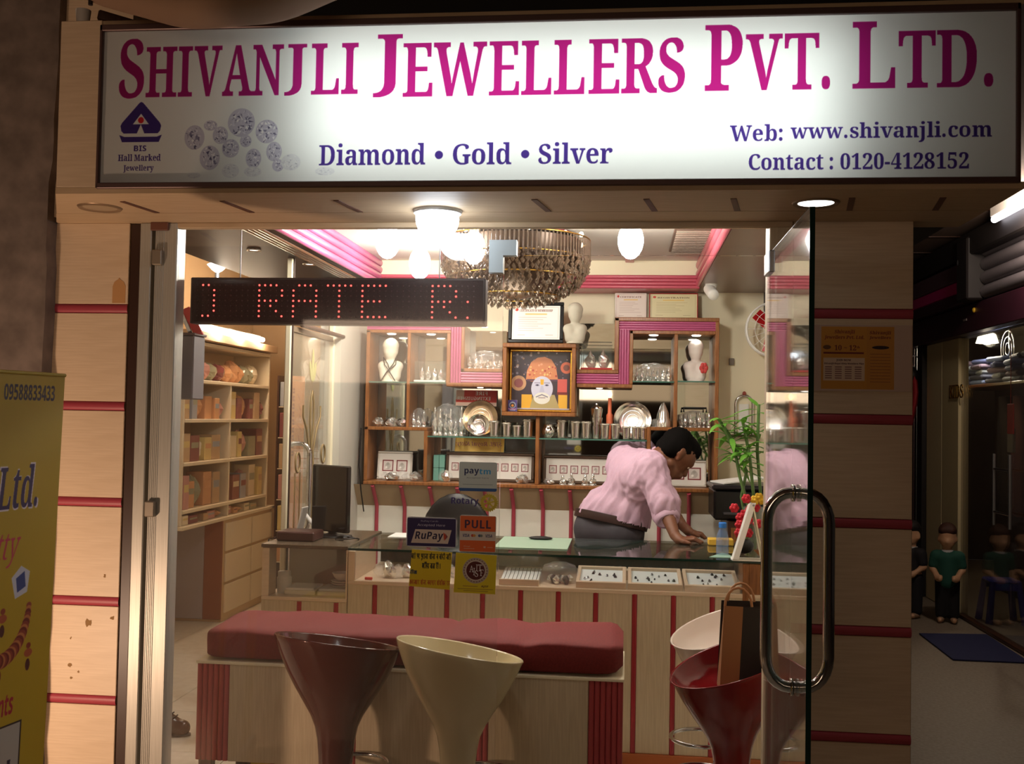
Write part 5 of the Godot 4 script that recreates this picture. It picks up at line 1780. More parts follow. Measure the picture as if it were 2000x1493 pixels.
	var jb := part("jar_body", MB.new().lathe(Vector3(-1.565, 0.668, -1.46), [[0.032, 0.0], [0.034, 0.07], [0.026, 0.08]], 18), M.white, j)
	part("lid", MB.new().lathe(Vector3(-1.565, 0.748, -1.46), [[0.03, 0.0], [0.03, 0.018], [0.0, 0.02]], 18), M.white, jb)
	for k in 2:
		var x: float = [-1.475, -1.32][k]
		var tt := thing("flat_tray", "%s pale flat tray in the corner counter" % ["left", "right"][k], "tray", Vector3(x, 0.668, -1.48), "flat trays in the corner counter")
		part("tray_body", MB.new().bx(x - 0.072, x + 0.072, 0.668, 0.69, -1.56, -1.40, 0.004), M.cream, tt)
		part("tray_lid", MB.new().bx(x - 0.066, x + 0.066, 0.69, 0.70, -1.555, -1.405, 0.003), M.white, tt)
	for k in 3:
		var at := Vector3(-1.295, 0.70 + k * 0.010, -1.47)
		solo("white_saucer", MB.new().lathe(at, [[0.02, 0.0], [0.04, 0.004], [0.052, 0.012], [0.049, 0.012], [0.03, 0.005]], 22), M.white, "white saucer, %s of the stack in the corner counter" % ["lowest", "middle", "topmost"][k], "saucer", "stacked saucers", at)
	solo("white_bowl", MB.new().lathe(Vector3(-1.295, 0.733, -1.47), [[0.018, 0.0], [0.034, 0.012], [0.046, 0.034], [0.043, 0.034], [0.03, 0.014], [0.0, 0.006]], 22), M.white, "white bowl on top of the saucers", "bowl", "", Vector3(-1.295, 0.733, -1.47))
	# monitor turned away, its stand, a dark modem box and cables on the corner counter
	var mo := thing("monitor", "flat black monitor turned sideways on the corner counter", "monitor", Vector3(-1.40, 0.904, -1.68))
	var mbz := Basis(Vector3.UP, -0.55)
	var mc := Vector3(-1.415, 1.09, -1.68)
	var scr := part("screen", MB.new().obox(mc, mbz, Vector3(0.25, 0.32, 0.03), 0.006), mat(rgb(30, 24, 20), 0.12), mo)
	part("back_shell", MB.new().obox(mc + mbz * Vector3(0, 0, -0.025), mbz, Vector3(0.18, 0.22, 0.03), 0.01), M.black, scr)
	part("neck", MB.new().bx(-1.43, -1.39, 0.91, 1.0, -1.71, -1.69, 0.003), M.black, mo)
	part("foot", MB.new().lathe(Vector3(-1.41, 0.904, -1.69), [[0.1, 0.0], [0.1, 0.008], [0.03, 0.016]], 24, Basis.IDENTITY, 1.0, 0.7), M.black, mo)
	var md := thing("modem_box", "flat dark brown box with a cable at the left counter end", "box", Vector3(-1.52, 0.904, -1.52))
	part("case", MB.new().bx(-1.61, -1.43, 0.904, 0.948, -1.62, -1.46, 0.006), mat(rgb(70, 40, 34), 0.4), md)
	solo("modem_cable", MB.new().tube([Vector3(-1.61, 0.92, -1.5), Vector3(-1.648, 0.91, -1.47), Vector3(-1.65, 0.80, -1.42), Vector3(-1.647, 0.60, -1.40), Vector3(-1.65, 0.3, -1.40), Vector3(-1.645, 0.01, -1.40)], 0.003, 6), M.black, "thin black cable running from the modem box to the floor", "cable", "", Vector3(-1.65, 0, -1.40))
	var tb := thing("leaning_slate", "thin white slate leaning upright behind the modem box", "slate", Vector3(-1.525, 0.904, -1.68))
	part("panel", MB.new().obox(Vector3(-1.565, 0.975, -1.70), Basis(Vector3.FORWARD, 0.22), Vector3(0.008, 0.14, 0.09), 0.002), M.white, tb)
	part("stand", MB.new().obox(Vector3(-1.535, 0.955, -1.78), Basis(Vector3.FORWARD, -0.7), Vector3(0.006, 0.13, 0.05), 0.002), M.white, tb)
	var cbl := thing("cable_coil", "loop of black cable at the monitor foot", "cable", Vector3(-1.30, 0.904, -1.6))
	var cp := []
	for k in 20:
		var a := TAU * k / 20
		cp.append(Vector3(-1.31 + cos(a) * 0.055, 0.909 + 0.006 * sin(a * 2), -1.60 + sin(a) * 0.06))
	part("loop", MB.new().tube(cp, 0.0035, 6, true), M.black, cbl)
	# flat things on the glass top
	var gm := thing("green_mat", "pale green mat with a dark pouch on the counter", "mat", Vector3(-0.42, 0.897, -1.7))
	part("sheet", MB.new().bx(-0.60, -0.26, 0.897, 0.902, -1.95, -1.52, 0.001), mat(rgb(158, 186, 164), 0.35), gm)
	solo("dark_pouch", MB.new().ell(Vector3(-0.41, 0.909, -1.86), Vector3(0.06, 0.009, 0.03), 6, 14), M.dark, "small dark pouch lying on the green mat", "pouch", "", Vector3(-0.41, 0.902, -1.86))
	solo("paper_sheet", MB.new().bx(-1.16, -1.0, 0.897, 0.9005, -1.98, -1.80, 0.001), M.white, "white paper on the rear of the counter at left", "paper", "", Vector3(-1.08, 0.897, -1.89))
	solo("glass_slip", MB.new().prism(PackedVector2Array([Vector2(0, 0), Vector2(0.11, 0), Vector2(0.09, 0.14), Vector2(0.07, 0.16)]), Vector3(0.37, 0.8985, -1.42), Vector3.RIGHT, Vector3.FORWARD, 0.002), mat(rgb(150, 186, 168), 0.4), "pale green paper slip at the foot of the bottle", "paper", "", Vector3(0.42, 0.8975, -1.48))
	# bottle of water
	var bo := thing("water_bottle", "clear water bottle with a bright blue cap", "bottle", Vector3(0.436, 0.897, -1.52))
	var ba := Vector3(0.436, 0.897, -1.52)
	var wt := mat(Color(0.45, 0.6, 0.8, 0.35), 0.06)
	wt.transparency = BaseMaterial3D.TRANSPARENCY_ALPHA
	var bb := part("bottle_body", MB.new().lathe(ba, [[0.026, 0.0], [0.028, 0.01], [0.028, 0.03], [0.026, 0.035], [0.028, 0.04], [0.028, 0.075], [0.022, 0.10], [0.013, 0.118], [0.013, 0.125]], 20), wt, bo)
	part("cap", MB.new().lathe(ba + Vector3(0, 0.122, 0), [[0.017, 0.0], [0.018, 0.018], [0.016, 0.024], [0.0, 0.025]], 18), mat(rgb(30, 110, 196), 0.35), bb)
	# tent calendar: two slanting boards
	var ca := thing("tent_calendar", "white tent shaped desk calendar at the counter's right end", "calendar", Vector3(0.515, 0.897, -1.36))
	var apex := Vector3(0.552, 1.135, -1.40)
	part("front_board", MB.new().prism(PackedVector2Array([Vector2(-0.012, 0), Vector2(0.012, 0), Vector2(0.012, 0.255), Vector2(-0.012, 0.255)]), Vector3(0.474, 0.899, -1.36), Vector3.RIGHT, Vector3(0.29, 0.93, -0.13).normalized(), 0.10), M.white, ca)
	part("rear_board", MB.new().obox(Vector3(0.572, 1.015, -1.385), Basis(Vector3.FORWARD, -0.19), Vector3(0.005, 0.24, 0.10), 0.001), M.cream, ca)
	part("base_board", MB.new().bx(0.462, 0.598, 0.897, 0.902, -1.42, -1.33, 0.001), M.white, ca)
	part("binding", MB.new().tube([Vector3(0.55, 1.137, -1.45), Vector3(0.55, 1.137, -1.33)], 0.005, 8), M.steel, ca)
	solo("dark_clock", MB.new().ell(Vector3(0.535, 0.935, -1.56), Vector3(0.045, 0.035, 0.03), 8, 14), M.black, "dark rounded gadget behind the tent calendar", "gadget", "", Vector3(0.535, 0.897, -1.56))
	plant()
	# black chair behind the counter
	var ch := thing("office_chair", "black padded office chair behind the counter at left", "chair", Vector3(-0.93, 0, -2.40))
	part("backrest", MB.new().ell(Vector3(-0.93, 0.83, -2.50), Vector3(0.20, 0.24, 0.045), 12, 24), M.black, ch)
	part("seat", MB.new().ell(Vector3(-0.93, 0.48, -2.36), Vector3(0.23, 0.05, 0.22), 8, 22), M.black, ch)
	part("stem", MB.new().lathe(Vector3(-0.93, 0.06, -2.36), [[0.025, 0.0], [0.025, 0.38]], 12), M.chrome, ch)
	part("back_bar", MB.new().tube([Vector3(-0.93, 0.46, -2.45), Vector3(-0.93, 0.55, -2.54), Vector3(-0.93, 0.8, -2.53)], 0.018, 8), M.black, ch)
	for k in 5:
		var a := TAU * k / 5
		part("foot", MB.new().tube([Vector3(-0.93, 0.08, -2.36), Vector3(-0.93 + cos(a) * 0.22, 0.03, -2.36 + sin(a) * 0.22)], [0.022, 0.03], 8), M.black, ch)
	# paper bag in the red stool
	var pb := thing("paper_bag", "brown and black paper carrier bag standing in the red stool", "bag", Vector3(0.39, 0.585, -0.40))
	var r0 := PackedVector3Array([Vector3(0.325, 0.585, -0.34), Vector3(0.45, 0.585, -0.36), Vector3(0.45, 0.585, -0.46), Vector3(0.325, 0.585, -0.45)])
	var up := Vector3(0.012, 0.29, 0.005)
	var lo := MB.new()
	lo.quad(r0[0], r0[0] + Vector3(0.062, 0, 0.008), r0[0] + Vector3(0.062, 0, 0.008) + up, r0[0] + up, Vector3(0, 0, 1))
	lo.quad(r0[0], r0[3], r0[3] + up + Vector3(0.01, 0, 0), r0[0] + up, Vector3(-1, 0, 0))
	part("side_panel", lo, mat(rgb(150, 102, 62), 0.7), pb, "brown kraft side")
	var fr := MB.new()
	fr.quad(r0[0] + Vector3(0.062, 0, 0.008), r0[1] + Vector3(0.03, 0, 0), r0[1] + Vector3(0.03, -0.005, 0) + up, r0[0] + Vector3(0.062, 0, 0.008) + up, Vector3(0, 0, 1))
	fr.quad(r0[1] + Vector3(0.03, 0, 0), r0[2] + Vector3(0.03, 0, 0), r0[2] + Vector3(0.03, 0, 0) + up, r0[1] + Vector3(0.03, 0, 0) + up, Vector3(1, 0, 0))
	fr.quad(r0[2] + Vector3(0.03, 0, 0), r0[3], r0[3] + up, r0[2] + Vector3(0.03, 0, 0) + up, Vector3(0, 0, -1))
	part("front_panel", fr, mat(rgb(30, 22, 20), 0.6), pb, "black printed front")
	for q in [[-0.345, 0.0], [-0.45, 0.02]]:
		var hp := []
		for k in 9:
			var a := PI * k / 8.0
			hp.append(Vector3(0.385 - cos(a) * 0.045 + q[1], 0.872 + sin(a) * 0.062, q[0] - sin(a) * 0.01))
		part("cord_handle", MB.new().tube(hp, 0.0045, 7), mat(rgb(168, 116, 74), 0.7), pb)
	# yellow box behind the bench
	var yb := thing("yellow_box", "flat yellow carton tied with red tape behind the bench", "box", Vector3(-1.42, 0.0, -1.05))
	part("carton", MB.new().bx(-1.53, -1.33, 0.0, 0.625, -1.15, -0.96, 0.004), mat(rgb(224, 186, 56), 0.6), yb)
	part("tape", MB.new().bx(-1.44, -1.425, 0.0, 0.627, -1.151, -0.958), mat(rgb(170, 60, 50), 0.6), yb)

func leaf(mb: MB, a: Vector3, dir: Vector3, len: float, w: float, droop: float) -> void:
	var side := dir.cross(Vector3.UP).normalized()
	var last := []
	for i in 7:
		var f := i / 6.0
		var c := a + dir * len * f + Vector3(0, -droop * f * f, 0)
		var ww := w * sin(PI * minf(1.0, f * 0.92 + 0.08)) * 0.5
		var fold := Vector3(0, -ww * 0.35, 0)
		var cur := [c - side * ww + fold, c, c + side * ww + fold]
		if i > 0:
			var n: Vector3 = (cur[1] - last[1]).cross(side).normalized()
			if n.y < 0.0: n = -n
			for k in 2:
				mb.tri(last[k], last[k + 1], cur[k + 1], n)
				mb.tri(last[k], cur[k + 1], cur[k], n)
		last = cur

func plant() -> void:
	var at := Vector3(0.60, 0.897, -1.78)
	var t := thing("bamboo_plant", "leafy lucky bamboo in a glass vase at the counter end", "plant", at)
	var vg := mat(Color(0.6, 0.62, 0.58, 0.35), 0.05)
	vg.transparency = BaseMaterial3D.TRANSPARENCY_ALPHA
	part("vase", MB.new().lathe(at, [[0.035, 0.0], [0.04, 0.03], [0.042, 0.12], [0.048, 0.20], [0.044, 0.20], [0.036, 0.10], [0.0, 0.012]], 20), vg, t)
	var green := mat(rgb(96, 150, 54), 0.4)
	green.backlight_enabled = true
	green.backlight = rgb(70, 110, 30)
	var cane := mat(rgb(84, 120, 60), 0.4)
	var g := RandomNumberGenerator.new()
	g.seed = 8
	var canes := [[[0, 0.0, 0], [-0.02, 0.16, 0.01], [-0.06, 0.28, 0.02], [-0.075, 0.36, 0.0], [-0.13, 0.47, 0.02]], [[0.01, 0.0, 0], [0.0, 0.2, 0.02], [-0.02, 0.36, 0.03], [-0.05, 0.5, 0.01]], [[0.01, 0.02, -0.01], [0.03, 0.22, 0.0], [0.015, 0.38, 0.0], [0.02, 0.56, 0.0]], [[-0.01, 0.02, 0.0], [-0.05, 0.2, 0.0], [-0.03, 0.3, 0.01], [-0.09, 0.42, 0.01], [-0.15, 0.5, 0.0]]]
	for c in canes:
		var pts := []
		for q in c:
			pts.append(at + Vector3(q[0] * 1.1, q[1] * 1.22, q[2]))
		part("cane", MB.new().tube(pts, 0.0075, 8), cane, t)
		for k in 20:
			var f := g.randf_range(0.58, 1.0)
			var ii := f * (pts.size() - 1)
			var i0 := mini(int(ii), pts.size() - 2)
			var p: Vector3 = pts[i0].lerp(pts[i0 + 1], ii - i0)
			var a := g.randf() * TAU
			var dir := Vector3(cos(a) * 0.85, g.randf_range(0.0, 0.9), sin(a) * 0.7).normalized()
			var mb := MB.new()
			leaf(mb, p, dir, g.randf_range(0.09, 0.17), g.randf_range(0.02, 0.032), g.randf_range(0.03, 0.10))
			part("leaf", mb, green, t)
	# red and yellow flowers low beside the vase
	var fl := thing("flower_bunch", "bunch of red and yellow cloth flowers beside the vase", "flowers", at + Vector3(-0.03, 0, 0.06))
	for k in 16:
		var c := at + Vector3(-0.045 + g.randf_range(-0.07, 0.06), 0.16 + g.randf_range(-0.09, 0.10), 0.07 + g.randf_range(-0.03, 0.04))
		if k < 4: c = at + Vector3(0.0 + 0.018 * k, 0.235 + 0.012 * (k % 2), 0.06)
		var m := mat(rgb(222, 176, 40), 0.6) if k < 4 else mat(rgb(196, 30, 48), 0.6)
		var mb := MB.new()
		for j in 6:
			var a := TAU * j / 6
			mb.ell(c + Vector3(cos(a) * 0.013, sin(a) * 0.013, 0.004 * (j % 2)), Vector3(0.011, 0.011, 0.007), 4, 7)
		mb.ell(c + Vector3(0, 0, 0.006), Vector3(0.009, 0.009, 0.007), 4, 7)
		part("blossom", mb, m, fl)
	part("stems", MB.new().tube([at + Vector3(-0.03, 0.0, 0.06), at + Vector3(-0.04, 0.14, 0.065)], 0.008, 7), cane, fl)

func wall_things() -> void:
	# printer on a small cupboard right of the display wall
	var cu := thing("side_cupboard", "brown wooden cupboard under the printer", "cupboard", Vector3(0.72, 0, -2.62))
	part("carcass", MB.new().bx(0.545, 0.95, 0.0, 0.965, -2.86, -2.42, 0.004), M.dark_wood, cu)
	part("door", MB.new().bx(0.56, 0.75, 0.06, 0.93, -2.42, -2.405, 0.003), M.wood, cu)
	part("door", MB.new().bx(0.755, 0.94, 0.06, 0.93, -2.42, -2.405, 0.003), M.wood, cu)
	var pr := thing("printer", "black office printer with papers on top", "printer", Vector3(0.65, 0.965, -2.6))
	part("case", MB.new().bx(0.47, 0.86, 0.967, 1.13, -2.80, -2.43, 0.012), M.black, pr)
	part("lid", MB.new().bx(0.46, 0.87, 1.13, 1.155, -2.81, -2.42, 0.008), mat(rgb(34, 30, 34), 0.3), pr)
	part("tray", MB.new().bx(0.52, 0.80, 1.0, 1.012, -2.43, -2.38, 0.003), mat(rgb(70, 66, 68), 0.4), pr)
	solo("paper_pile", MB.new().obox(Vector3(0.62, 1.176, -2.6), Basis(Vector3.UP, 0.3) * Basis(Vector3.FORWARD, -0.12), Vector3(0.26, 0.008, 0.2), 0.001), M.white, "white papers slanting on the printer lid", "papers", "", Vector3(0.62, 1.16, -2.6))
	solo("yellow_packet", MB.new().bx(0.40, 0.52, 0.898, 0.93, -1.93, -1.86, 0.004), mat(rgb(220, 176, 60), 0.6), "small yellow packet at the rear of the counter by the flowers", "packet", "", Vector3(0.46, 0.898, -1.9))
	# arched chrome frame on the back wall
	var ar := thing("arched_frame", "narrow arched chrome frame on the back wall", "frame", Vector3(0.685, 1.42, -3.03))
	var ap := [Vector3(0.64, 1.42, -3.03)]
	for k in 11:
		var a := PI - PI * k / 10.0
		ap.append(Vector3(0.69 + cos(a) * 0.05, 1.60 + sin(a) * 0.05, -3.03))
	ap.append(Vector3(0.74, 1.42, -3.03))
	part("arch", MB.new().tube(ap, 0.008, 8), M.chrome, ar)
	part("inner_card", MB.new().bx(0.662, 0.718, 1.42, 1.60, -3.046, -3.04), M.white, ar)
	part("knob", MB.new().ell(Vector3(0.69, 1.662, -3.03), Vector3(0.012, 0.014, 0.012), 6, 10), mat(rgb(150, 70, 60), 0.4), ar)
	part("wall_strip", MB.new().bx(0.60, 0.78, 1.405, 1.42, -3.05, -3.0, 0.002), M.dark_wood, ar)
	# wall fan
	var fc := Vector3(0.835, 2.03, -2.85)
	var f := thing("wall_fan", "white wall fan with red blades above the plant", "fan", fc)
	for q in [[0.155, 0.0], [0.155, -0.05], [0.11, 0.012], [0.06, 0.016]]:
		var pts := []
		for k in 30:
			var a := TAU * k / 30
			pts.append(fc + Vector3(cos(a) * q[0], sin(a) * q[0], q[1]))
		part("guard_ring", MB.new().tube(pts, 0.006 if q[0] > 0.15 else 0.0018, 6, true), M.white, f)
	for k in 18:
		var a := TAU * k / 18
		part("guard_wire", MB.new().tube([fc + Vector3(0, 0, 0.018), fc + Vector3(cos(a) * 0.153, sin(a) * 0.153, 0.0)], 0.0012, 4), M.white, f)
	for k in 3:
		var a := TAU * k / 3 + 2.4
		part("blade", MB.new().obox(fc + Vector3(cos(a), sin(a), 0) * 0.075 + Vector3(0, 0, -0.022), Basis(Vector3.BACK, a) * Basis(Vector3.RIGHT, 0.4), Vector3(0.12, 0.075, 0.003), 0.001), mat(rgb(196, 30, 34), 0.35), f)
	part("motor", MB.new().lathe(fc + Vector3(0, 0, -0.06), [[0.0, -0.05], [0.04, -0.04], [0.045, 0.02], [0.02, 0.045], [0.0, 0.048]], 18, Basis(Vector3.RIGHT, PI / 2)), M.white, f)
	part("arm", MB.new().tube([fc + Vector3(0, 0, -0.09), fc + Vector3(0, -0.06, -0.14), fc + Vector3(0, -0.06, -0.2)], 0.014, 8), M.white, f)
	# security camera
	var cc := Vector3(0.46, 2.21, -2.6)
	var c := thing("security_camera", "white security camera under the brown ceiling", "camera", Vector3(0.46, 2.262, -2.62))
	part("mount", MB.new().lathe(Vector3(0.46, 2.235, -2.64), [[0.03, 0.0], [0.034, 0.027]], 18), M.white, c)
	var cbz := Basis.looking_at(Vector3(-0.25, 0.55, -0.8), Vector3.UP) * Basis(Vector3.RIGHT, PI / 2)
	part("housing", MB.new().lathe(cc, [[0.0, -0.04], [0.028, -0.04], [0.032, -0.02], [0.032, 0.05], [0.02, 0.065], [0.0, 0.066]], 18, cbz * Basis(Vector3.RIGHT, PI)), M.white, c)
	part("lens", MB.new().lathe(cc, [[0.0, -0.042], [0.021, -0.041], [0.022, -0.038]], 16, cbz), M.black, c)
	solo("wall_box", MB.new().bx(0.60, 0.63, 1.83, 1.87, -3.05, -3.03, 0.003), mat(rgb(120, 108, 96), 0.5), "small grey switch box on the back wall", "switch", "", Vector3(0.615, 1.85, -3.04))
	# cable down the left wall
	solo("wall_cable", MB.new().tube([Vector3(-1.56, 1.42, -2.79), Vector3(-1.568, 1.2, -2.79), Vector3(-1.555, 1.05, -2.80), Vector3(-1.55, 0.92, -2.86)], 0.004, 6), M.black, "thin black cable hanging beside the display wall", "cable", "", Vector3(-1.56, 1.2, -2.8))

# ---------------------------------------------------------------- an opposite shop's reflection in the left pane, built as a solid room
func reflection_room() -> void:
	var lam := mat(rgb(232, 214, 184), 0.5)
	var x := -2.85
	var t := thing("shelf_unit", "tall cream shelf unit of packets in the reflection room", "shelf unit", Vector3(-3.0, 0.75, -4.1))
	part("end_panel", MB.new().bx(-3.15, x, 0.75, 1.97, -4.87, -4.845, 0.003), lam, t)
	part("end_panel", MB.new().bx(-3.15, x, 0.75, 1.97, -3.255, -3.23, 0.003), lam, t)
	part("back_panel", MB.new().bx(-3.16, -3.145, 0.75, 1.97, -4.87, -3.23), mat(rgb(206, 176, 140), 0.6), t)
	for y in [0.84, 1.15, 1.435, 1.70, 1.955]:
		part("shelf_board", MB.new().bx(-3.145, x + 0.004, y - 0.012, y + 0.012, -4.845, -3.255, 0.003), lam, t)
	part("upright", MB.new().bx(-3.145, x, 0.75, 1.70, -4.06, -4.04, 0.003), lam, t)
	var b := thing("base_cupboard", "low cream cupboard with a grey end panel under the shelf unit", "cupboard", Vector3(-3.0, 0, -4.4))
	part("top", MB.new().bx(-3.29, x + 0.02, 0.725, 0.75, -5.0, -3.22, 0.004), lam, b)
	part("carcass", MB.new().bx(-3.29, x, 0.0, 0.725, -4.98, -3.97, 0.003), mat(rgb(208, 176, 136), 0.6), b)
	part("end_face", MB.new().bx(-3.26, -2.985, 0.02, 0.72, -3.97, -3.955, 0.003), mat(rgb(176, 164, 166), 0.6), b, "grey end panel")
	part("end_strip", MB.new().bx(-2.985, x, 0.02, 0.72, -3.97, -3.955, 0.003), mat(rgb(150, 92, 62), 0.5), b)
	part("leg_panel", MB.new().bx(-3.29, -3.26, 0.0, 0.725, -3.97, -3.22, 0.003), lam, b)
	for k in 3:
		part("drawer", MB.new().bx(x, x + 0.015, 0.06 + k * 0.22, 0.26 + k * 0.22, -4.5, -4.0, 0.003), lam, b)
		part("drawer", MB.new().bx(x, x + 0.015, 0.06 + k * 0.22, 0.26 + k * 0.22, -4.97, -4.52, 0.003), lam, b)
	# packets on the boards
	var g := RandomNumberGenerator.new()
	g.seed = 44
	var tones := [["pink", rgb(206, 150, 140)], ["cream", rgb(232, 214, 182)], ["maroon", rgb(138, 76, 74)], ["yellow", rgb(222, 196, 130)], ["grey green", rgb(160, 156, 130)], ["tan", rgb(200, 166, 128)], ["orange", rgb(216, 160, 116)], ["pale blue", rgb(164, 166, 174)]]
	var rows := [[0.764, "cupboard top", 0.066], [0.852, "lowest board", 0.26], [1.162, "second board", 0.24], [1.447, "third board", 0.22], [1.712, "top board", 0.2]]
	for r in rows.size():
		var z := -3.30
		var k := 0
		while z > -4.80:
			var w := g.randf_range(0.07, 0.16)
			var h: float = minf(rows[r][2] * g.randf_range(0.6, 0.95), rows[r][2])
			var c: Array = tones[g.randi() % tones.size()]
			if absf(z - w * 0.5 + 4.05) < w * 0.5 + 0.02 and r < 4:
				z = -4.07
				continue
			if z - w < -4.83: break
			var y: float = rows[r][0] - 0.0
			if r == 0:
				y = 0.75
			var at := Vector3(x - 0.10, y + 0.001, z - w * 0.5)
			var d := g.randf_range(0.12, 0.17)
			var mm := mat(c[1], g.randf_range(0.2, 0.6))
			var o := thing("packet", "%s packet, %s along the %s of the reflection room shelves" % [c[0], ["first", "second", "third", "fourth", "fifth", "sixth", "seventh", "eighth", "ninth", "tenth", "eleventh", "twelfth", "thirteenth", "fourteenth", "fifteenth", "sixteenth", "seventeenth", "eighteenth", "nineteenth", "twentieth"][mini(k, 19)], rows[r][1]], "packet", at, "packets on the reflection room shelves")
			if r == 4 or k % 3 == 2:
				part("bag", MB.new().crumple(at + Vector3(0, h * 0.5, 0), Vector3(d * 0.5, h * 0.5, w * 0.5), 300 + r * 40 + k, 6, 10, 0.12), mat(c[1], 0.15), o)
			else:
				var ctn := part("carton", MB.new().box(at + Vector3(0, h * 0.5, 0), Vector3(d, h, w - 0.006), 0.003), mm, o)
				part("label_strip", MB.new().box(at + Vector3(d * 0.5 + 0.0006, h * 0.62, 0), Vector3(0.001, h * 0.22, (w - 0.006) * 0.8)), mat(tones[(k + 3) % 8][1], 0.5), ctn)
			z -= w + 0.008
			k += 1
	# tube light above the shelves
	var tl := thing("tube_light", "bright tube light above the reflection room shelves", "tube light", Vector3(-2.86, 2.04, -4.07))
	part("batten", MB.new().bx(-2.90, -2.865, 2.045, 2.10, -4.68, -3.45, 0.004), M.white, tl)
	part("tube", MB.new().tube([Vector3(-2.845, 2.068, -4.66), Vector3(-2.845, 2.068, -3.47)], 0.02, 12), glow(rgb(255, 248, 232), 8.0), tl)
	for k in 3:
		omni("tube_glow_light", Vector3(-2.78, 2.068, -4.5 + k * 0.42), rgb(255, 226, 190), 0.27, 0.06, tl)
	# beam over the shelves, lamp near the ceiling
	struct("trim_11", MB.new().bx(-3.3, -2.80, 1.975, 2.03, -4.9, -3.2, 0.004), mat(rgb(196, 160, 122), 0.6), "beige pelmet above the reflection room shelves")
	var lp := thing("wall_lamp", "small white cone lamp high on the beige wall", "lamp", Vector3(-2.35, 2.26, -2.4))
	part("shade", MB.new().lathe(Vector3(-2.30, 2.325, -2.376), [[0.014, -0.04], [0.03, -0.03], [0.058, 0.0], [0.02, 0.02], [0.012, 0.05], [0.0, 0.052]], 18), glow(rgb(250, 250, 246), 5.0), lp)
	part("stalk", MB.new().tube([Vector3(-2.30, 2.28, -2.376), Vector3(-2.30, 2.20, -2.376), Vector3(-2.36, 2.16, -2.376)], 0.014, 8), M.steel, lp)
	part("bracket", MB.new().bx(-2.42, -2.34, 2.12, 2.20, -2.42, -2.33, 0.004), mat(rgb(206, 180, 146), 0.6), lp)
	omni("wall_lamp_light", Vector3(-2.24, 2.28, -2.30), rgb(255, 244, 226), 0.12, 0.05, lp)
	# narrow rack of packets and an orange lettered banner beyond the shelves
	var rk := thing("packet_rack", "narrow rack of colourful packets beside the orange banner", "rack", Vector3(-2.73, 0, -5.02))
	for y in [0.3, 0.55, 0.8, 1.05, 1.3, 1.55]:
		part("tier", MB.new().bx(-2.80, -2.70, y - 0.008, y, -5.1, -4.95, 0.002), lam, rk)
		var c: Color = tones[int(y * 20) % 8][1]
		part("packets", MB.new().bx(-2.795, -2.705, y, y + 0.2, -5.08, -4.96, 0.006), mat(c, 0.4), rk)
	part("upright", MB.new().bx(-2.815, -2.80, 0.0, 1.8, -5.1, -4.95, 0.002), M.dark_wood, rk)
	var bp := Print.new(96, 512, rgb(226, 156, 96))
	for k in 9:
		bp.rect(20, 40 + k * 26, 14, 18, rgb(160, 90, 60)); bp.rect(22 + (k % 2) * 4, 48 + k * 26, 10, 3, rgb(226, 156, 96))
	for k in 12:
		bp.line(Vector2(52 + (k * 7) % 20, 60 + k * 34), Vector2(66 + (k * 5) % 18, 78 + k * 34), 4, rgb(186, 112, 70))
	card("orange_banner", "tall orange banner with brown script in the reflection room", "banner", Vector3(-2.655, 0.55, -4.97), 0.13, 1.25, 0.006, bp.tex())
	# glass door with etched scrolls in the left wall
	var d := struct("door_2", MB.new().bx(-1.656, -1.646, 0.02, 1.90, -2.44, -1.72), clear(rgb(220, 214, 190), 0.16), "clear glass door with etched gilt scrolls at the left")
	part("stile", MB.new().bx(-1.665, -1.637, 0.0, 2.26, -1.72, -1.68, 0.004), M.cream, d)
	part("stile", MB.new().bx(-1.665, -1.637, 0.0, 2.26, -2.47, -2.44, 0.004), M.cream, d)
	part("stile_edge", MB.new().bx(-1.637, -1.630, 0.0, 2.26, -1.705, -1.695, 0.001), M.brown, d)
	part("top_rail", MB.new().bx(-1.662, -1.640, 1.90, 1.93, -2.44, -1.72, 0.003), mat(rgb(120, 104, 84), 0.4), d)
	part("closer_arm", MB.new().tube([Vector3(-1.62, 1.94, -1.80), Vector3(-1.58, 1.93, -2.2), Vector3(-1.60, 1.935, -2.5)], 0.012, 7), M.brown, d)
	var gilt := mat(rgb(140, 118, 78), 0.45, 0.2)
	var xx := -1.643
	for s in [-1.0, 1.0]:
		var zc := -2.08
		var sc := MB.new()
		sc.tube([Vector3(xx, 0.95, zc + 0.04 * s), Vector3(xx, 1.15, zc + 0.055 * s), Vector3(xx, 1.3, zc + 0.03 * s), Vector3(xx, 1.42, zc + 0.09 * s), Vector3(xx, 1.48, zc + 0.15 * s), Vector3(xx, 1.54, zc + 0.15 * s)], 0.005, 6)
		part("etched_scroll", sc, gilt, d)
		part("etched_scroll", MB.new().tube([Vector3(xx, 1.30, zc), Vector3(xx, 1.45, zc + 0.03 * s), Vector3(xx, 1.56, zc + 0.025 * s), Vector3(xx, 1.62, zc)], 0.005, 6), gilt, d)
		part("etched_leaf", MB.new().ell(Vector3(xx, 1.72, zc + 0.035 * s), Vector3(0.003, 0.055, 0.018), 8, 10, Basis(Vector3.RIGHT, 0.35 * s)), mat(rgb(170, 166, 112), 0.5), d)
	part("etched_leaf", MB.new().ell(Vector3(xx, 1.75, -2.08), Vector3(0.003, 0.09, 0.02), 8, 10), mat(rgb(170, 166, 112), 0.5), d)
	for q in [[-1.86, 1.25], [-2.3, 1.28]]:
		var pts := []
		for k in 20:
			var a := TAU * k / 20
			pts.append(Vector3(xx, q[1] + sin(a) * 0.05, q[0] + cos(a) * 0.035))
		part("etched_ring", MB.new().tube(pts, 0.005, 6, true), gilt, d)
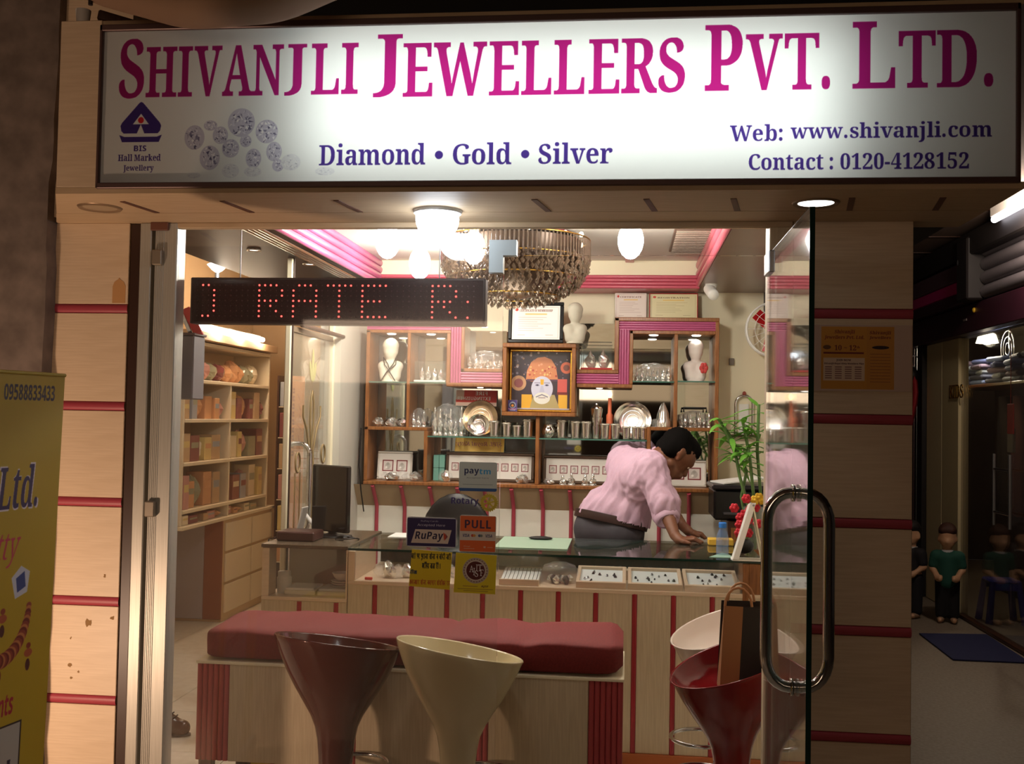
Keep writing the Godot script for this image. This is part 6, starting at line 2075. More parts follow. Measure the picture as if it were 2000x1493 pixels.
	for z in [-1.82, -1.90, -2.26, -2.34]:
		part("etched_line", MB.new().tube([Vector3(xx, 0.3, z), Vector3(xx, 1.2, z)], 0.003, 5), gilt, d)
	for sgn in [-1.0, 1.0]:
		var pts := [Vector3(-1.651, 1.345, -1.88)]
		for k in 6:
			var a := PI * 0.5 * k / 5.0
			pts.append(Vector3(-1.651 + sgn * (0.012 + 0.05 * sin(a)), 1.345 - 0.05 + 0.05 * cos(a), -1.88))
		for k in 6:
			var a := PI * 0.5 * k / 5.0
			pts.append(Vector3(-1.651 + sgn * (0.012 + 0.05 * cos(a)), 0.90 + 0.05 - 0.05 * sin(a), -1.88))
		pts.append(Vector3(-1.651, 0.90, -1.88))
		part("handle", MB.new().tube(pts, 0.012, 10), M.chrome, d, "chrome pull handle")
	# grey box on the post with red and white paper on it
	var gb := thing("grey_wall_box", "grey metal box fixed inside the aluminium post", "box", Vector3(-1.545, 1.54, -0.26))
	part("case", MB.new().bx(-1.60, -1.512, 1.541, 1.766, -0.34, -0.24, 0.004), mat(rgb(128, 120, 122), 0.5), gb)
	part("lid", MB.new().bx(-1.604, -1.508, 1.766, 1.775, -0.345, -0.236, 0.002), mat(rgb(110, 92, 88), 0.5), gb)
	part("bracket", MB.new().bx(-1.60, -1.56, 1.60, 1.70, -0.24, -0.06, 0.003), mat(rgb(110, 100, 100), 0.5), gb)
	solo("red_paper", MB.new().obox(Vector3(-1.535, 1.815, -0.28), Basis(Vector3.BACK, 0.5) * Basis(Vector3.UP, 0.3), Vector3(0.03, 0.10, 0.06), 0.003), mat(rgb(206, 70, 66), 0.6), "folded red and white paper on the grey box", "paper", "", Vector3(-1.535, 1.775, -0.28))
	solo("white_fold", MB.new().obox(Vector3(-1.562, 1.825, -0.27), Basis(Vector3.BACK, 0.45) * Basis(Vector3.UP, 0.3), Vector3(0.012, 0.11, 0.06), 0.002), M.white, "white fold of paper on the grey box", "paper", "", Vector3(-1.562, 1.775, -0.27))
	# brown lace-up shoe on the floor
	var sh := Body.new()
	sh.K = 110.0
	sh.bone(Vector3(-2.17, 0.05, -1.42), Vector3(-2.02, 0.035, -1.42), 0.045, 0.036)
	sh.bone(Vector3(-2.18, 0.05, -1.42), Vector3(-2.17, 0.12, -1.42), 0.045, 0.042)
	sh.bone(Vector3(-2.14, 0.09, -1.42), Vector3(-2.08, 0.06, -1.42), 0.036, 0.034)
	var smb := sh.build(0.008)
	for i in smb.V.size():
		smb.V[i].y = maxf(smb.V[i].y, 0.012)
	var so := thing("leather_shoe", "brown lace-up leather shoe on the floor near the left post", "shoe", Vector3(-2.1, 0, -1.42))
	part("upper", smb, mat(rgb(74, 40, 24), 0.25), so)
	part("sole", MB.new().ell(Vector3(-2.1, 0.008, -1.42), Vector3(0.128, 0.009, 0.048), 5, 20), M.black, so)
	for k in 4:
		part("lace", MB.new().tube([Vector3(-2.11 + 0.018 * k, 0.122 - 0.012 * k, -1.445), Vector3(-2.10 + 0.018 * k, 0.128 - 0.012 * k, -1.42), Vector3(-2.11 + 0.018 * k, 0.122 - 0.012 * k, -1.395)], 0.0035, 5), M.dark, so)

# ---------------------------------------------------------------- stickers on the pane
func sheet(called: String, label: String, category: String, poly: PackedVector2Array, uv_rect: Rect2, tex: Texture2D, z := 0.0012, group := "stickers on the glass") -> void:
	# a thin cut sheet lying on the glass; uv_rect maps its box to the print
	var t := thing(called, label, category, Vector3(poly[0].x, poly[0].y, 0), group)
	var id := Geometry2D.triangulate_polygon(poly)
	var mb := MB.new()
	for p in poly:
		mb.V.append(Vector3(p.x, p.y, z)); mb.N.append(Vector3(0, 0, 1))
		mb.U.append(Vector2((p.x - uv_rect.position.x) / uv_rect.size.x, 1.0 - (p.y - uv_rect.position.y) / uv_rect.size.y))
	for i in range(0, id.size(), 3):
		var a := mb.V[id[i]]
		if (mb.V[id[i + 2]] - a).cross(mb.V[id[i + 1]] - a).z >= 0.0:
			mb.I.append_array(PackedInt32Array([id[i], id[i + 1], id[i + 2]]))
		else:
			mb.I.append_array(PackedInt32Array([id[i], id[i + 2], id[i + 1]]))
	part("print", mb, printed(tex, 0.4), t)
	var back := MB.new().prism(poly, Vector3(0, 0, z - 0.0006), Vector3.RIGHT, Vector3.UP, 0.0008)
	part("backing", back, mat(rgb(206, 202, 196), 0.6), t)

func rounded(x0: float, y0: float, x1: float, y1: float, r: float, turn := 0.0) -> PackedVector2Array:
	var p := PackedVector2Array()
	var m := Vector2(x0 + x1, y0 + y1) * 0.5
	for q in [[x1 - r, y1 - r, 0.0], [x0 + r, y1 - r, PI * 0.5], [x0 + r, y0 + r, PI], [x1 - r, y0 + r, PI * 1.5]]:
		for k in 5:
			var a: float = q[2] + PI * 0.5 * k / 4.0
			p.append(m + (Vector2(q[0] + cos(a) * r, q[1] + sin(a) * r) - m).rotated(turn))
	return p

func stickers() -> void:
	var p := Print.new(240, 190, rgb(206, 214, 208))
	p.rect(0, 170, 240, 20, rgb(28, 86, 150))
	p.text("pay", 34, 44, 92, 44, "Droid Sans", 700, rgb(28, 42, 92))
	p.text("tm", 128, 44, 72, 34, "Droid Sans", 700, rgb(60, 160, 214))
	p.text("Accepted here", 48, 98, 140, 11, "Droid Sans", 400, rgb(110, 120, 130))
	p.rect(24, 144, 190, 3, rgb(138, 148, 150))
	sheet("payment_sticker", "pale grey and blue payment sticker, topmost on the pane", "sticker", rounded(-0.524, 1.263, -0.403, 1.355, 0.006), Rect2(-0.524, 1.263, 0.121, 0.092), p.tex())
	# club lettering and gear wheel
	var rt := thing("club_sticker", "purple club lettering beside a yellow gear emblem", "sticker", Vector3(-0.5, 1.215, 0), "stickers on the glass")
	var tm := TextMesh.new()
	var f := SystemFont.new()
	f.font_names = PackedStringArray(["Droid Sans"])
	f.font_weight = 700
	tm.font = f
	tm.font_size = 32
	tm.pixel_size = 0.00088
	tm.depth = 0.0006
	tm.text = "Rotary"
	var lt := MeshInstance3D.new()
	lt.name = "lettering"
	lt.mesh = tm
	lt.material_override = mat(rgb(74, 62, 128), 0.5)
	rt.add_child(lt)
	lt.position = Vector3(-0.505, 1.232, 0.001) - rt.position
	var yl := mat(rgb(214, 190, 58), 0.45)
	var wc := Vector3(-0.427, 1.228, 0.001)
	var ring := PackedVector2Array()
	for k in 48:
		var a := TAU * k / 48
		ring.append(Vector2(cos(a), sin(a)) * (0.0285 if k % 2 else 0.0255))
	var rim := MB.new()
	for k in 48:
		var a := TAU * k / 48
		var b := TAU * (k + 1) / 48
		var ro := 0.029 if k % 2 else 0.026
		rim.quad(wc + Vector3(cos(a), sin(a), 0) * 0.0175, wc + Vector3(cos(b), sin(b), 0) * 0.0175, wc + Vector3(cos(b), sin(b), 0) * ro, wc + Vector3(cos(a), sin(a), 0) * ro, Vector3(0, 0, 1))
	part("gear_rim", rim, yl, rt)
	for k in 6:
		var a := TAU * k / 6 + 0.26
		part("gear_spoke", MB.new().obox(wc + Vector3(cos(a), sin(a), 0) * 0.011, Basis(Vector3.BACK, a), Vector3(0.017, 0.0045, 0.0006)), yl, rt)
	part("gear_hub", MB.new().lathe(wc, [[0.006, -0.0003], [0.006, 0.0004], [0.0, 0.0005]], 14, Basis(Vector3.RIGHT, PI / 2)), yl, rt)
	# card network sticker
	p = Print.new(320, 186, rgb(206, 204, 212))
	p.rect(6, 6, 308, 174, rgb(44, 28, 84))
	p.text("RuPay Cards", 92, 18, 110, 14, "Droid Sans", 400, rgb(200, 196, 214))
	p.text("Accepted Here", 68, 40, 176, 20, "Droid Sans", 400, rgb(226, 222, 234), 0.15)
	p.poly(PackedVector2Array([Vector2(56, 76), Vector2(288, 76), Vector2(266, 162), Vector2(30, 162)]), rgb(228, 206, 190))
	p.text("RuPay", 52, 90, 176, 62, "Droid Sans", 700, rgb(34, 24, 66), 0.16)
	p.poly(PackedVector2Array([Vector2(236, 92), Vector2(246, 100), Vector2(256, 120), Vector2(240, 144)]), rgb(206, 70, 40))
	p.poly(PackedVector2Array([Vector2(248, 96), Vector2(264, 118), Vector2(246, 142), Vector2(252, 118)]), rgb(150, 60, 70))
	sheet("card_sticker", "dark purple card sticker left of the orange one", "sticker", rounded(-0.689, 1.083, -0.528, 1.177, 0.010, -0.012), Rect2(-0.689, 1.083, 0.161, 0.094), p.tex())
	# PULL
	p = Print.new(240, 240, rgb(240, 106, 44))
	p.frame(0, 0, 240, 240, 4, rgb(214, 198, 186))
	p.rect(0, 104, 240, 60, rgb(226, 212, 200))
	p.text("PULL", 34, 30, 172, 54, "Droid Sans", 700, rgb(70, 34, 72))
	p.text("VISA", 20, 122, 46, 20, "Droid Sans", 700, rgb(40, 44, 96), 0.1)
	p.text("VISA", 170, 122, 46, 20, "Droid Sans", 700, rgb(40, 44, 96), 0.1)
	p.disc(86, 132, 9, rgb(206, 60, 44)); p.disc(98, 132, 9, rgb(222, 150, 60)); p.disc(132, 132, 9, rgb(60, 80, 130)); p.disc(144, 132, 9, rgb(120, 130, 120))
	p.text("Always", 28, 198, 44, 12, "Droid Sans", 700, rgb(240, 190, 160))
	p.rect(30, 216, 70, 3, rgb(240, 190, 160)); p.rect(160, 200, 14, 12, rgb(240, 190, 160)); p.rect(184, 206, 36, 3, rgb(240, 190, 160))
	sheet("pull_sticker", "orange and white PULL sticker with card marks", "sticker", rounded(-0.519, 1.072, -0.403, 1.187, 0.006, -0.008), Rect2(-0.519, 1.072, 0.116, 0.115), p.tex())
	# yellow notice in Devanagari, drawn stroke by stroke
	p = Print.new(300, 260, rgb(244, 210, 34))
	var dev := {
		"y": [[0, 0, 1, 0], [0.85, 0, 0.85, 1], [0.15, 0, 0.1, 0.3, 0.4, 0.45, 0.2, 0.75, 0.85, 0.6]],
		"h": [[0, 0, 1, 0], [0.6, 0, 0.6, 0.25, 0.25, 0.35, 0.7, 0.55, 0.3, 0.75, 0.75, 1.0]],
		"a": [[0, 0, 1, 0], [0.5, 0, 0.5, 1]],
		"p": [[0, 0, 1, 0], [0.8, 0, 0.8, 1], [0.2, 0, 0.2, 0.4, 0.5, 0.6, 0.8, 0.5]],
		"r": [[0, 0, 1, 0], [0.4, 0, 0.6, 0.25, 0.3, 0.5, 0.8, 1.0]],
		"n": [[0, 0, 1, 0], [0.85, 0, 0.85, 1], [0.85, 0.5, 0.3, 0.5, 0.2, 0.65, 0.4, 0.75]],
		"s": [[0, 0, 1, 0], [0.85, 0, 0.85, 1], [0.85, 0.5, 0.4, 0.5], [0.35, 0, 0.5, 0.25, 0.2, 0.5, 0.5, 0.95]],
		"o": [[0, 0, 1, 0], [0.5, 0, 0.5, 1], [0.5, 0, 0.2, -0.3]],
		"v": [[0, 0, 1, 0], [0.85, 0, 0.85, 1], [0.85, 0.4, 0.3, 0.35, 0.2, 0.6, 0.5, 0.75, 0.85, 0.6]],
		"c": [[0, 0, 1, 0], [0.85, 0, 0.85, 1], [0.1, 0.35, 0.5, 0.35, 0.3, 0.6, 0.45, 0.8, 0.85, 0.6]],
		"d": [[0, 0, 1, 0], [0.6, 0, 0.6, 0.2, 0.2, 0.35, 0.3, 0.65, 0.7, 0.6, 0.75, 1.0]],
		"i": [[0, 0, 1, 0], [0.7, 0, 0.7, 1], [0.7, 0, 0.5, -0.35, 0.0, -0.2]],
		"k": [[0, 0, 1, 0], [0.2, 0, 0.4, 0.3, 0.1, 0.6, 0.5, 0.9], [0.85, 0, 0.85, 1], [0.85, 0.4, 0.55, 0.5, 0.85, 0.7]],
		"j": [[0, 0, 1, 0], [0.85, 0, 0.85, 1], [0.85, 0.4, 0.3, 0.4, 0.15, 0.7, 0.35, 0.85]],
		"t": [[0, 0, 1, 0], [0.85, 0, 0.85, 1], [0.85, 0.4, 0.4, 0.45, 0.3, 0.9]],
		"e": [[0.6, 0, 0.1, -0.35]], "u": [[0.3, 1.05, 0.7, 1.15, 0.4, 1.35]], "m": [[0.4, -0.25, 0.55, -0.25]], "|": [[0.4, 0, 0.4, 1]], " ": [],
	}
	var write := func(s: String, x: float, y: float, w: float, h: float, c: Color, th: float) -> void:
		var n := 0
		for ch in s:
			if not ch in "eum": n += 1
		var step := w / n
		var at := x - step
		for ch in s:
			if not ch in "eum": at += step
			p.strokes(dev[ch], at, y, step * 0.98, h, th, c)
	write.call("yham pr purana sona v camdi nhim", 14, 30, 276, 30, rgb(46, 40, 24), 4.5)
	write.call("kriida jata hei |", 92, 92, 130, 30, rgb(46, 40, 24), 4.5)
	write.call("nidesk", 8, 142, 46, 20, rgb(52, 66, 92), 4.0)
	write.call("svrnkar sonr vyapar sosisn raj", 6, 204, 288, 26, rgb(206, 106, 34), 4.0)
	sheet("hindi_notice", "yellow notice in Hindi script below the purple card sticker", "sticker", PackedVector2Array([Vector2(-0.678, 0.959), Vector2(-0.547, 0.951), Vector2(-0.541, 1.069), Vector2(-0.670, 1.075)]), Rect2(-0.678, 0.951, 0.137, 0.124), p.tex())
	# round guild seal
	p = Print.new(260, 250, rgb(242, 216, 36))
	p.disc(132, 108, 80, rgb(206, 190, 176)); p.disc(132, 108, 78, rgb(196, 176, 160)); p.disc(132, 108, 62, rgb(232, 214, 200)); p.disc(132, 108, 57, rgb(92, 20, 20))
	for k in 26:
		var a := TAU * k / 26
		p.disc(132 + cos(a) * 70, 108 + sin(a) * 70, 3.4, rgb(130, 80, 60))
	p.text("A", 94, 78, 26, 40, "Droid Serif", 400, Color.WHITE); p.text("I", 118, 92, 10, 44, "Droid Serif", 400, Color.WHITE)
	p.text("J", 132, 70, 12, 40, "Droid Serif", 400, Color.WHITE); p.text("T", 146, 70, 26, 40, "Droid Serif", 400, Color.WHITE)
	p.text("S", 128, 106, 20, 40, "Droid Serif", 400, Color.WHITE); p.text("F", 160, 100, 20, 40, "Droid Serif", 400, Color.WHITE)
	p.text("AJSF", 168, 198, 44, 14, "Droid Sans", 700, rgb(90, 40, 30))
	p.rect(56, 202, 90, 5, rgb(196, 150, 50)); p.rect(24, 220, 216, 4, rgb(186, 146, 50)); p.rect(60, 232, 150, 4, rgb(186, 146, 50))
	sheet("guild_sticker", "yellow sticker with a round dark red guild seal", "sticker", PackedVector2Array([Vector2(-0.534, 0.944), Vector2(-0.402, 0.942), Vector2(-0.399, 1.064), Vector2(-0.529, 1.069)]), Rect2(-0.534, 0.942, 0.135, 0.127), p.tex())
	# flyer on a white sheet on the right pier
	p = Print.new(440, 300, rgb(206, 178, 162))
	p.rect(38, 8, 324, 284, rgb(212, 148, 60))
	p.rect(240, 8, 122, 284, rgb(206, 142, 62))
	p.text("Shivanjli", 96, 22, 90, 22, "Droid Serif", 700, rgb(120, 40, 40), 0.15)
	p.text("Jewellers Pvt. Ltd.", 52, 48, 176, 20, "Droid Serif", 700, rgb(120, 40, 40), 0.15)
	p.text("Shivanjli", 252, 26, 94, 20, "Droid Serif", 700, rgb(110, 40, 40), 0.15)
	p.text("Jewellers", 252, 50, 94, 16, "Droid Serif", 700, rgb(110, 40, 40), 0.15)
	p.text("10 ~ 12", 98, 92, 96, 24, "Droid Serif", 700, rgb(110, 40, 40))
	p.text("th", 196, 96, 14, 10, "Droid Serif", 700, rgb(110, 40, 40))
	p.disc(64, 102, 18, rgb(110, 70, 40), 10)
	p.rect(48, 124, 180, 8, rgb(120, 46, 40))
	p.rect(48, 150, 184, 104, rgb(224, 196, 170))
	p.text("JOIN NOW", 106, 156, 66, 12, "Droid Serif", 700, rgb(70, 30, 40))
	p.text("Shivanjli Royal Kitty Members Plan", 52, 172, 176, 10, "Droid Sans", 700, rgb(70, 30, 40))
	for r in 6:
		for c in 4:
			p.rect(56 + c * 44, 190 + r * 10, 30, 4, rgb(130, 84, 84))
	p.disc(302, 102, 38, rgb(50, 34, 34), 8)
	for r in 10:
		p.rect(256, 130 + r * 14, 90, 4, rgb(176, 110, 60))
	card("wall_flyer", "white sheet with a yellow flyer on the right pier", "flyer", Vector3(0.7095, 1.597, 0.0035), 0.294, 0.202, 0.0016, p.tex())

# ---------------------------------------------------------------- the passage: banner, tarpaulin, and the clothes shop at the right
func passage() -> void:
	# added unseen lamp whose light is set at the top of _ready
	var lb := thing("added_stand_lamp", "added warm bulb on a low stand behind the yellow banner", "lamp", Vector3(-2.1, 0, 1.1))
	part("foot", MB.new().lathe(Vector3(-2.1, 0, 1.1), [[0.12, 0.0], [0.12, 0.012], [0.02, 0.03]], 20), M.black, lb)
	part("stem", MB.new().tube([Vector3(-2.1, 0.02, 1.1), Vector3(-2.1, 0.48, 1.1)], 0.012, 8), M.black, lb)
	part("holder", MB.new().lathe(Vector3(-2.1, 0.47, 1.1), [[0.0, 0.0], [0.022, 0.0], [0.022, 0.035]], 12), M.white, lb)
	part("bulb", MB.new().ell(Vector3(-2.1, 0.55, 1.1), Vector3(0.04, 0.055, 0.04), 8, 14), glow(rgb(255, 214, 160), 8.0), lb)
	var ow := struct("fill_panel_3", MB.new().bx(-1.8, 0.6, 1.75, 2.25, 5.19, 5.2), glow(rgb(255, 214, 170), 0.55), "added glowing panel across the passage for front light")  # unseen glowing panel added as front fill, stands for shops opposite
	ow.set_meta("kind", "structure")
	# yellow banner, almost edge on, at the left margin
	var W := 420
	var H := 1010
	var y0 := 0.0
	var p := Print.new(W, H, rgb(190, 158, 36))
	var pur := rgb(52, 34, 92)
	# the right end of the banner is what shows: print x runs to its far edge
	p.text("Mob.", 230, 18, 40, 26, "Droid Sans", 700, rgb(50, 40, 70))
	p.text("09588833433", 286, 18, 112, 26, "Droid Sans", 700, rgb(50, 40, 70))
	p.text("Shivanjli Pvt.", 20, 150, 246, 62, "Droid Serif", 700, pur, 0.1)
	p.text("Ltd.", 281, 148, 92, 78, "Droid Serif", 700, rgb(226, 214, 226), 0.08)
	p.text("Ltd.", 284, 151, 86, 72, "Droid Serif", 700, pur, 0.08)
	p.text("Royal Kitty", 140, 258, 190, 62, "Droid Serif", 400, rgb(196, 60, 90), 0.2)
	# gemstone, necklace and earrings
	p.poly(PackedVector2Array([Vector2(324, 338), Vector2(344, 320), Vector2(364, 332), Vector2(360, 366), Vector2(334, 374)]), rgb(206, 206, 222))
	p.poly(PackedVector2Array([Vector2(334, 340), Vector2(352, 330), Vector2(356, 356), Vector2(338, 364)]), rgb(60, 74, 140))
	for k in 46:
		var a := PI * 0.02 + PI * 0.96 * k / 45.0
		var c := Vector2(306 + cos(a) * 60, 384 + sin(a) * 88)
		p.disc(c.x, c.y, 5 + 8 * sin(a), [rgb(150, 62, 44), rgb(196, 120, 70), rgb(120, 40, 34)][k % 3])
	p.disc(306, 496, 7, rgb(130, 44, 36), 13)
	for q in [[310, 402], [370, 470]]:
		p.disc(q[0], q[1] - 12, 5, rgb(150, 60, 44)); p.disc(q[0], q[1], 9, rgb(176, 84, 52), 7); p.disc(q[0], q[1] + 20, 5, rgb(90, 40, 40), 10)
	p.text("Ornaments", 226, 528, 116, 36, "Droid Sans", 700, rgb(170, 36, 60), 0.05)
	p.rect(120, 580, 244, 430, rgb(60, 44, 40)); p.rect(120, 583, 241, 430, rgb(186, 178, 172))
	p.text("Hurry!", 220, 640, 124, 40, "Droid Sans", 700, rgb(60, 50, 70))
	var far := Vector3(-1.512, 0, 0.60)
	var near := Vector3(-1.612, 0, 1.30)
	var bn := thing("standing_banner", "tall yellow jewellery banner standing at the left edge", "banner", Vector3(-1.56, 0, 0.95))
	var dn := (near - far).normalized()
	var nrm := dn.cross(Vector3.UP)
	if nrm.x < 0.0: nrm = -nrm
	var q := MB.new()
	var lean := Vector3(-0.04, 0, 0.0)
	q.quad(near + Vector3(0, 0.03, 0) + lean, far + Vector3(0, 0.03, 0) + lean, far + Vector3(0, 1.588, 0), near + Vector3(0, 1.588, 0), nrm)
	part("print", q, printed(p.tex(), 0.45), bn)
	var bq := MB.new()
	bq.quad(near + Vector3(0, 0.03, 0) + lean - nrm * 0.003, far + Vector3(0, 0.03, 0) + lean - nrm * 0.003, far + Vector3(0, 1.588, 0) - nrm * 0.003, near + Vector3(0, 1.588, 0) - nrm * 0.003, -nrm)
	part("backing", bq, mat(rgb(180, 176, 168), 0.6), bn)
	part("top_rail", MB.new().tube([near + Vector3(0, 1.590, 0), far + Vector3(0, 1.590, 0)], 0.005, 7), mat(rgb(190, 166, 60), 0.5), bn)
	part("foot", MB.new().tube([near + Vector3(0, 0.03, 0) + lean, far + Vector3(0, 0.03, 0) + lean], 0.03, 10), M.steel, bn)
	# sagging brown tarpaulin over the sign, and odds and ends on the bulkhead
	var tp := MB.new()
	var rings := []
	for i in 25:
		var f := i / 24.0
		var x := lerpf(-1.52, -0.68, f)
		var sag := 0.115 * (1.0 - pow(f * 2.0 - 1.0, 2.0))
		var ring := PackedVector3Array()
		for k in 14:
			var a := TAU * k / 14
			ring.append(Vector3(x, 2.68 - sag + sin(a) * 0.045 * (1.0 + 0.1 * sin(f * 20.0)), 0.66 + cos(a) * 0.09))
		rings.append(ring)
	solo("rolled_tarpaulin", tp.loft(rings), mat(rgb(132, 104, 82), 0.85), "brown rolled tarpaulin sagging above the sign", "tarpaulin", "", Vector3(-1.1, 2.6, 0.66))
	for k in 2:
		var x: float = [-1.46, -0.76][k]
		solo("tarpaulin_rope", MB.new().tube([Vector3(x, 2.95, 0.66), Vector3(x + 0.02, 2.72, 0.66), Vector3(x + 0.02, 2.58, 0.66)], 0.006, 6), M.dark, "%s dark rope holding the tarpaulin" % ["left", "right"][k], "rope", "ropes of the tarpaulin", Vector3(x, 2.95, 0.66))
	solo("plastic_cup", MB.new().lathe(Vector3(-1.615, 2.62, 0.38), [[0.016, 0.0], [0.022, 0.06], [0.02, 0.06]], 14), M.white, "small white cup on top of the bulkhead", "cup", "", Vector3(-1.615, 2.62, 0.38))
	solo("wood_scrap", MB.new().obox(Vector3(-1.50, 2.645, 0.36), Basis(Vector3.BACK, -0.2) * Basis(Vector3.UP, 0.4), Vector3(0.14, 0.03, 0.05), 0.004), M.dark_wood, "dark wooden scrap lying on top of the bulkhead", "scrap", "", Vector3(-1.50, 2.62, 0.36))
	clothes_shop()

func clothes_shop() -> void:
	var X := 2.63
	var plum := mat(rgb(58, 26, 40), 0.4)
	struct("wall_shop_right", MB.new().bx(X, X + 0.08, 2.19, 2.95, -8.6, -1.5), mat(rgb(40, 24, 28), 0.6), "dark lintel wall over the clothes shop")
	struct("wall_passage_end", MB.new().bx(0.98, 5.0, 0.0, 2.95, -9.1, -9.0), mat(rgb(60, 46, 40), 0.9))
	struct("wall_shop_inside", MB.new().bx(4.1, 4.2, 0.0, 2.95, -8.6, -1.5), mat(rgb(190, 176, 150), 0.8), "cream inner wall of the clothes shop")
	struct("ceiling_shop", MB.new().bx(X + 0.08, 4.2, 2.45, 2.52, -8.6, -1.5), mat(rgb(210, 200, 176), 0.8))
	var ln := thing("shop_lintel", "dark plum lintel beam with yellow stud over the clothes shop", "beam", Vector3(X, 2.19, -5.4))
	part("beam", MB.new().bx(X - 0.10, X - 0.004, 2.19, 2.40, -8.0, -2.6, 0.006), plum, ln)
	part("stud", MB.new().ell(Vector3(X - 0.105, 2.345, -4.72), Vector3(0.012, 0.02, 0.02), 6, 12), mat(rgb(220, 176, 50), 0.4), ln)
	part("label", MB.new().bx(X - 0.103, X - 0.10, 2.285, 2.30, -4.98, -4.90), mat(rgb(150, 140, 140), 0.5), ln)
	var sb := thing("shutter_box", "roller shutter box with a magenta stripe above the lintel", "shutter", Vector3(X, 2.4, -5.4))
	part("stripe", MB.new().bx(X - 0.15, X - 0.012, 2.495, 2.585, -8.0, -4.79, 0.006), mat(rgb(206, 44, 134), 0.35), sb, "magenta stripe")
	part("lower_slat", MB.new().bx(X - 0.16, X - 0.012, 2.405, 2.492, -8.0, -4.79, 0.01), plum, sb)
	part("upper_slat", MB.new().bx(X - 0.16, X - 0.012, 2.588, 2.72, -8.0, -4.79, 0.01), mat(rgb(92, 66, 80), 0.45), sb)
	part("housing", MB.new().bx(X - 0.19, X - 0.012, 2.73, 2.90, -8.0, -2.6, 0.012), M.dark, sb)
	part("bracket", MB.new().bx(X - 0.21, X - 0.012, 2.405, 2.86, -4.79, -4.55, 0.012), M.dark, sb)
	part("bolt", MB.new().ell(Vector3(X - 0.205, 2.70, -4.76), Vector3(0.01, 0.025, 0.02), 6, 10), M.steel, sb)
	for k in 4:
		part("roller_slat", MB.new().tube([Vector3(X - 0.07, 2.46 + k * 0.1, -4.54), Vector3(X - 0.07, 2.46 + k * 0.1, -2.6)], 0.052, 10), mat(rgb(122, 116, 122), 0.4, 0.3), sb)
	# posts, cream column and glass front
	var po := thing("shutter_post", "dark shutter post at the far side of the clothes shop", "post", Vector3(X, 0, -6.4))
	part("rail", MB.new().bx(X - 0.06, X + 0.02, 0.0, 2.19, -6.40, -6.25, 0.004), M.dark, po)
	part("rail", MB.new().bx(X - 0.05, X + 0.02, 0.0, 2.19, -6.75, -6.55, 0.004), mat(rgb(50, 30, 34), 0.5), po)
	part("rail", MB.new().bx(X - 0.03, X + 0.02, 0.0, 2.19, -6.56, -6.53, 0.002), M.steel, po)
	var col := struct("wall_shop_column", MB.new().bx(X - 0.02, X + 0.06, 0.0, 2.19, -6.24, -5.80, 0.004), mat(rgb(214, 200, 160), 0.6), "cream column of the clothes shop")
	part("panel", MB.new().bx(X - 0.02, X + 0.06, 0.0, 2.19, -5.79, -5.36, 0.004), mat(rgb(206, 192, 150), 0.6), col)
	var kd := TextMesh.new()
	var f := SystemFont.new()
	f.font_names = PackedStringArray(["Droid Serif"])
	f.font_weight = 700
	kd.font = f
	kd.font_size = 32
	kd.pixel_size = 0.0045
	kd.depth = 0.004
	kd.text = "KIDS"
	var kl := MeshInstance3D.new()
	kl.name = "gold_lettering"
	kl.mesh = kd
	kl.material_override = M.gold
	col.add_child(kl)
	kl.position = Vector3(X - 0.026, 1.76, -5.40)
	kl.rotation.y = -PI / 2
	struct("window_4", MB.new().bx(X, X + 0.01, 0.0, 2.19, -5.35, -2.6), clear(rgb(120, 110, 100), 0.10), "glass front of the clothes shop")
	var gd: Node = get_node("window_4")
	for z in [-4.45, -4.14]:
		part("handle_bar", MB.new().tube([Vector3(X - 0.05, 0.80, z), Vector3(X - 0.05, 1.30, z)], 0.012, 8), M.steel, gd)
	for y in [0.895, 1.195]:
		part("handle_rung", MB.new().tube([Vector3(X - 0.05, y, -4.45), Vector3(X - 0.05, y, -4.14)], 0.010, 8), M.chrome, gd)
	# goods inside
	var g := RandomNumberGenerator.new()
	g.seed = 61
	var sh := thing("clothes_shelf", "high shelf of folded clothes inside the shop at right", "shelf", Vector3(3.2, 1.84, -5.6))
	part("board", MB.new().bx(2.95, 3.4, 1.82, 1.845, -6.9, -4.3, 0.004), M.dark_wood, sh)
	part("back_panel", MB.new().bx(3.4, 3.43, 0.0, 1.845, -6.9, -4.3), mat(rgb(52, 30, 32), 0.7), sh)
	for s in 5:
		var z := -6.55 + s * 0.42
		for k in 5:
			var c: Color = [rgb(60, 72, 120), rgb(92, 110, 160), rgb(40, 46, 70), rgb(120, 130, 150), rgb(76, 66, 90)][(s + k) % 5]
			var at := Vector3(3.12, 1.846 + k * 0.045, z)
			solo("folded_cloth", MB.new().obox(at + Vector3(g.randf_range(-0.03, 0.03), 0.021, 0), Basis(Vector3.UP, g.randf_range(-0.25, 0.25)), Vector3(0.28, 0.04, 0.3), 0.015), mat(c, 0.8), "folded blue garment, %s in the %s pile from the far end" % [["bottom", "second", "middle", "fourth", "topmost"][k], ["first", "second", "third", "fourth", "fifth"][s]], "garment", "folded garments on the high shelf", at)
	for k in 7:
		var z := -6.2 + k * 0.33
		var c: Color = [rgb(36, 30, 40), rgb(70, 26, 34), rgb(40, 44, 36), rgb(80, 64, 70), rgb(30, 30, 34), rgb(90, 40, 44), rgb(120, 110, 96)][k]
		var mb := MB.new()
		var rr := []
		for i in 7:
			var fy := i / 6.0
			var ring := PackedVector3Array()
			for a in 12:
				var an := TAU * a / 12
				ring.append(Vector3(3.25 + cos(an) * 0.05 * (1.0 + 0.3 * sin(an * 3.0)), lerpf(1.75, 0.75, fy), z + sin(an) * lerpf(0.05, 0.145, minf(1.0, fy * 4.0))))
			rr.append(ring)
		mb.loft(rr)
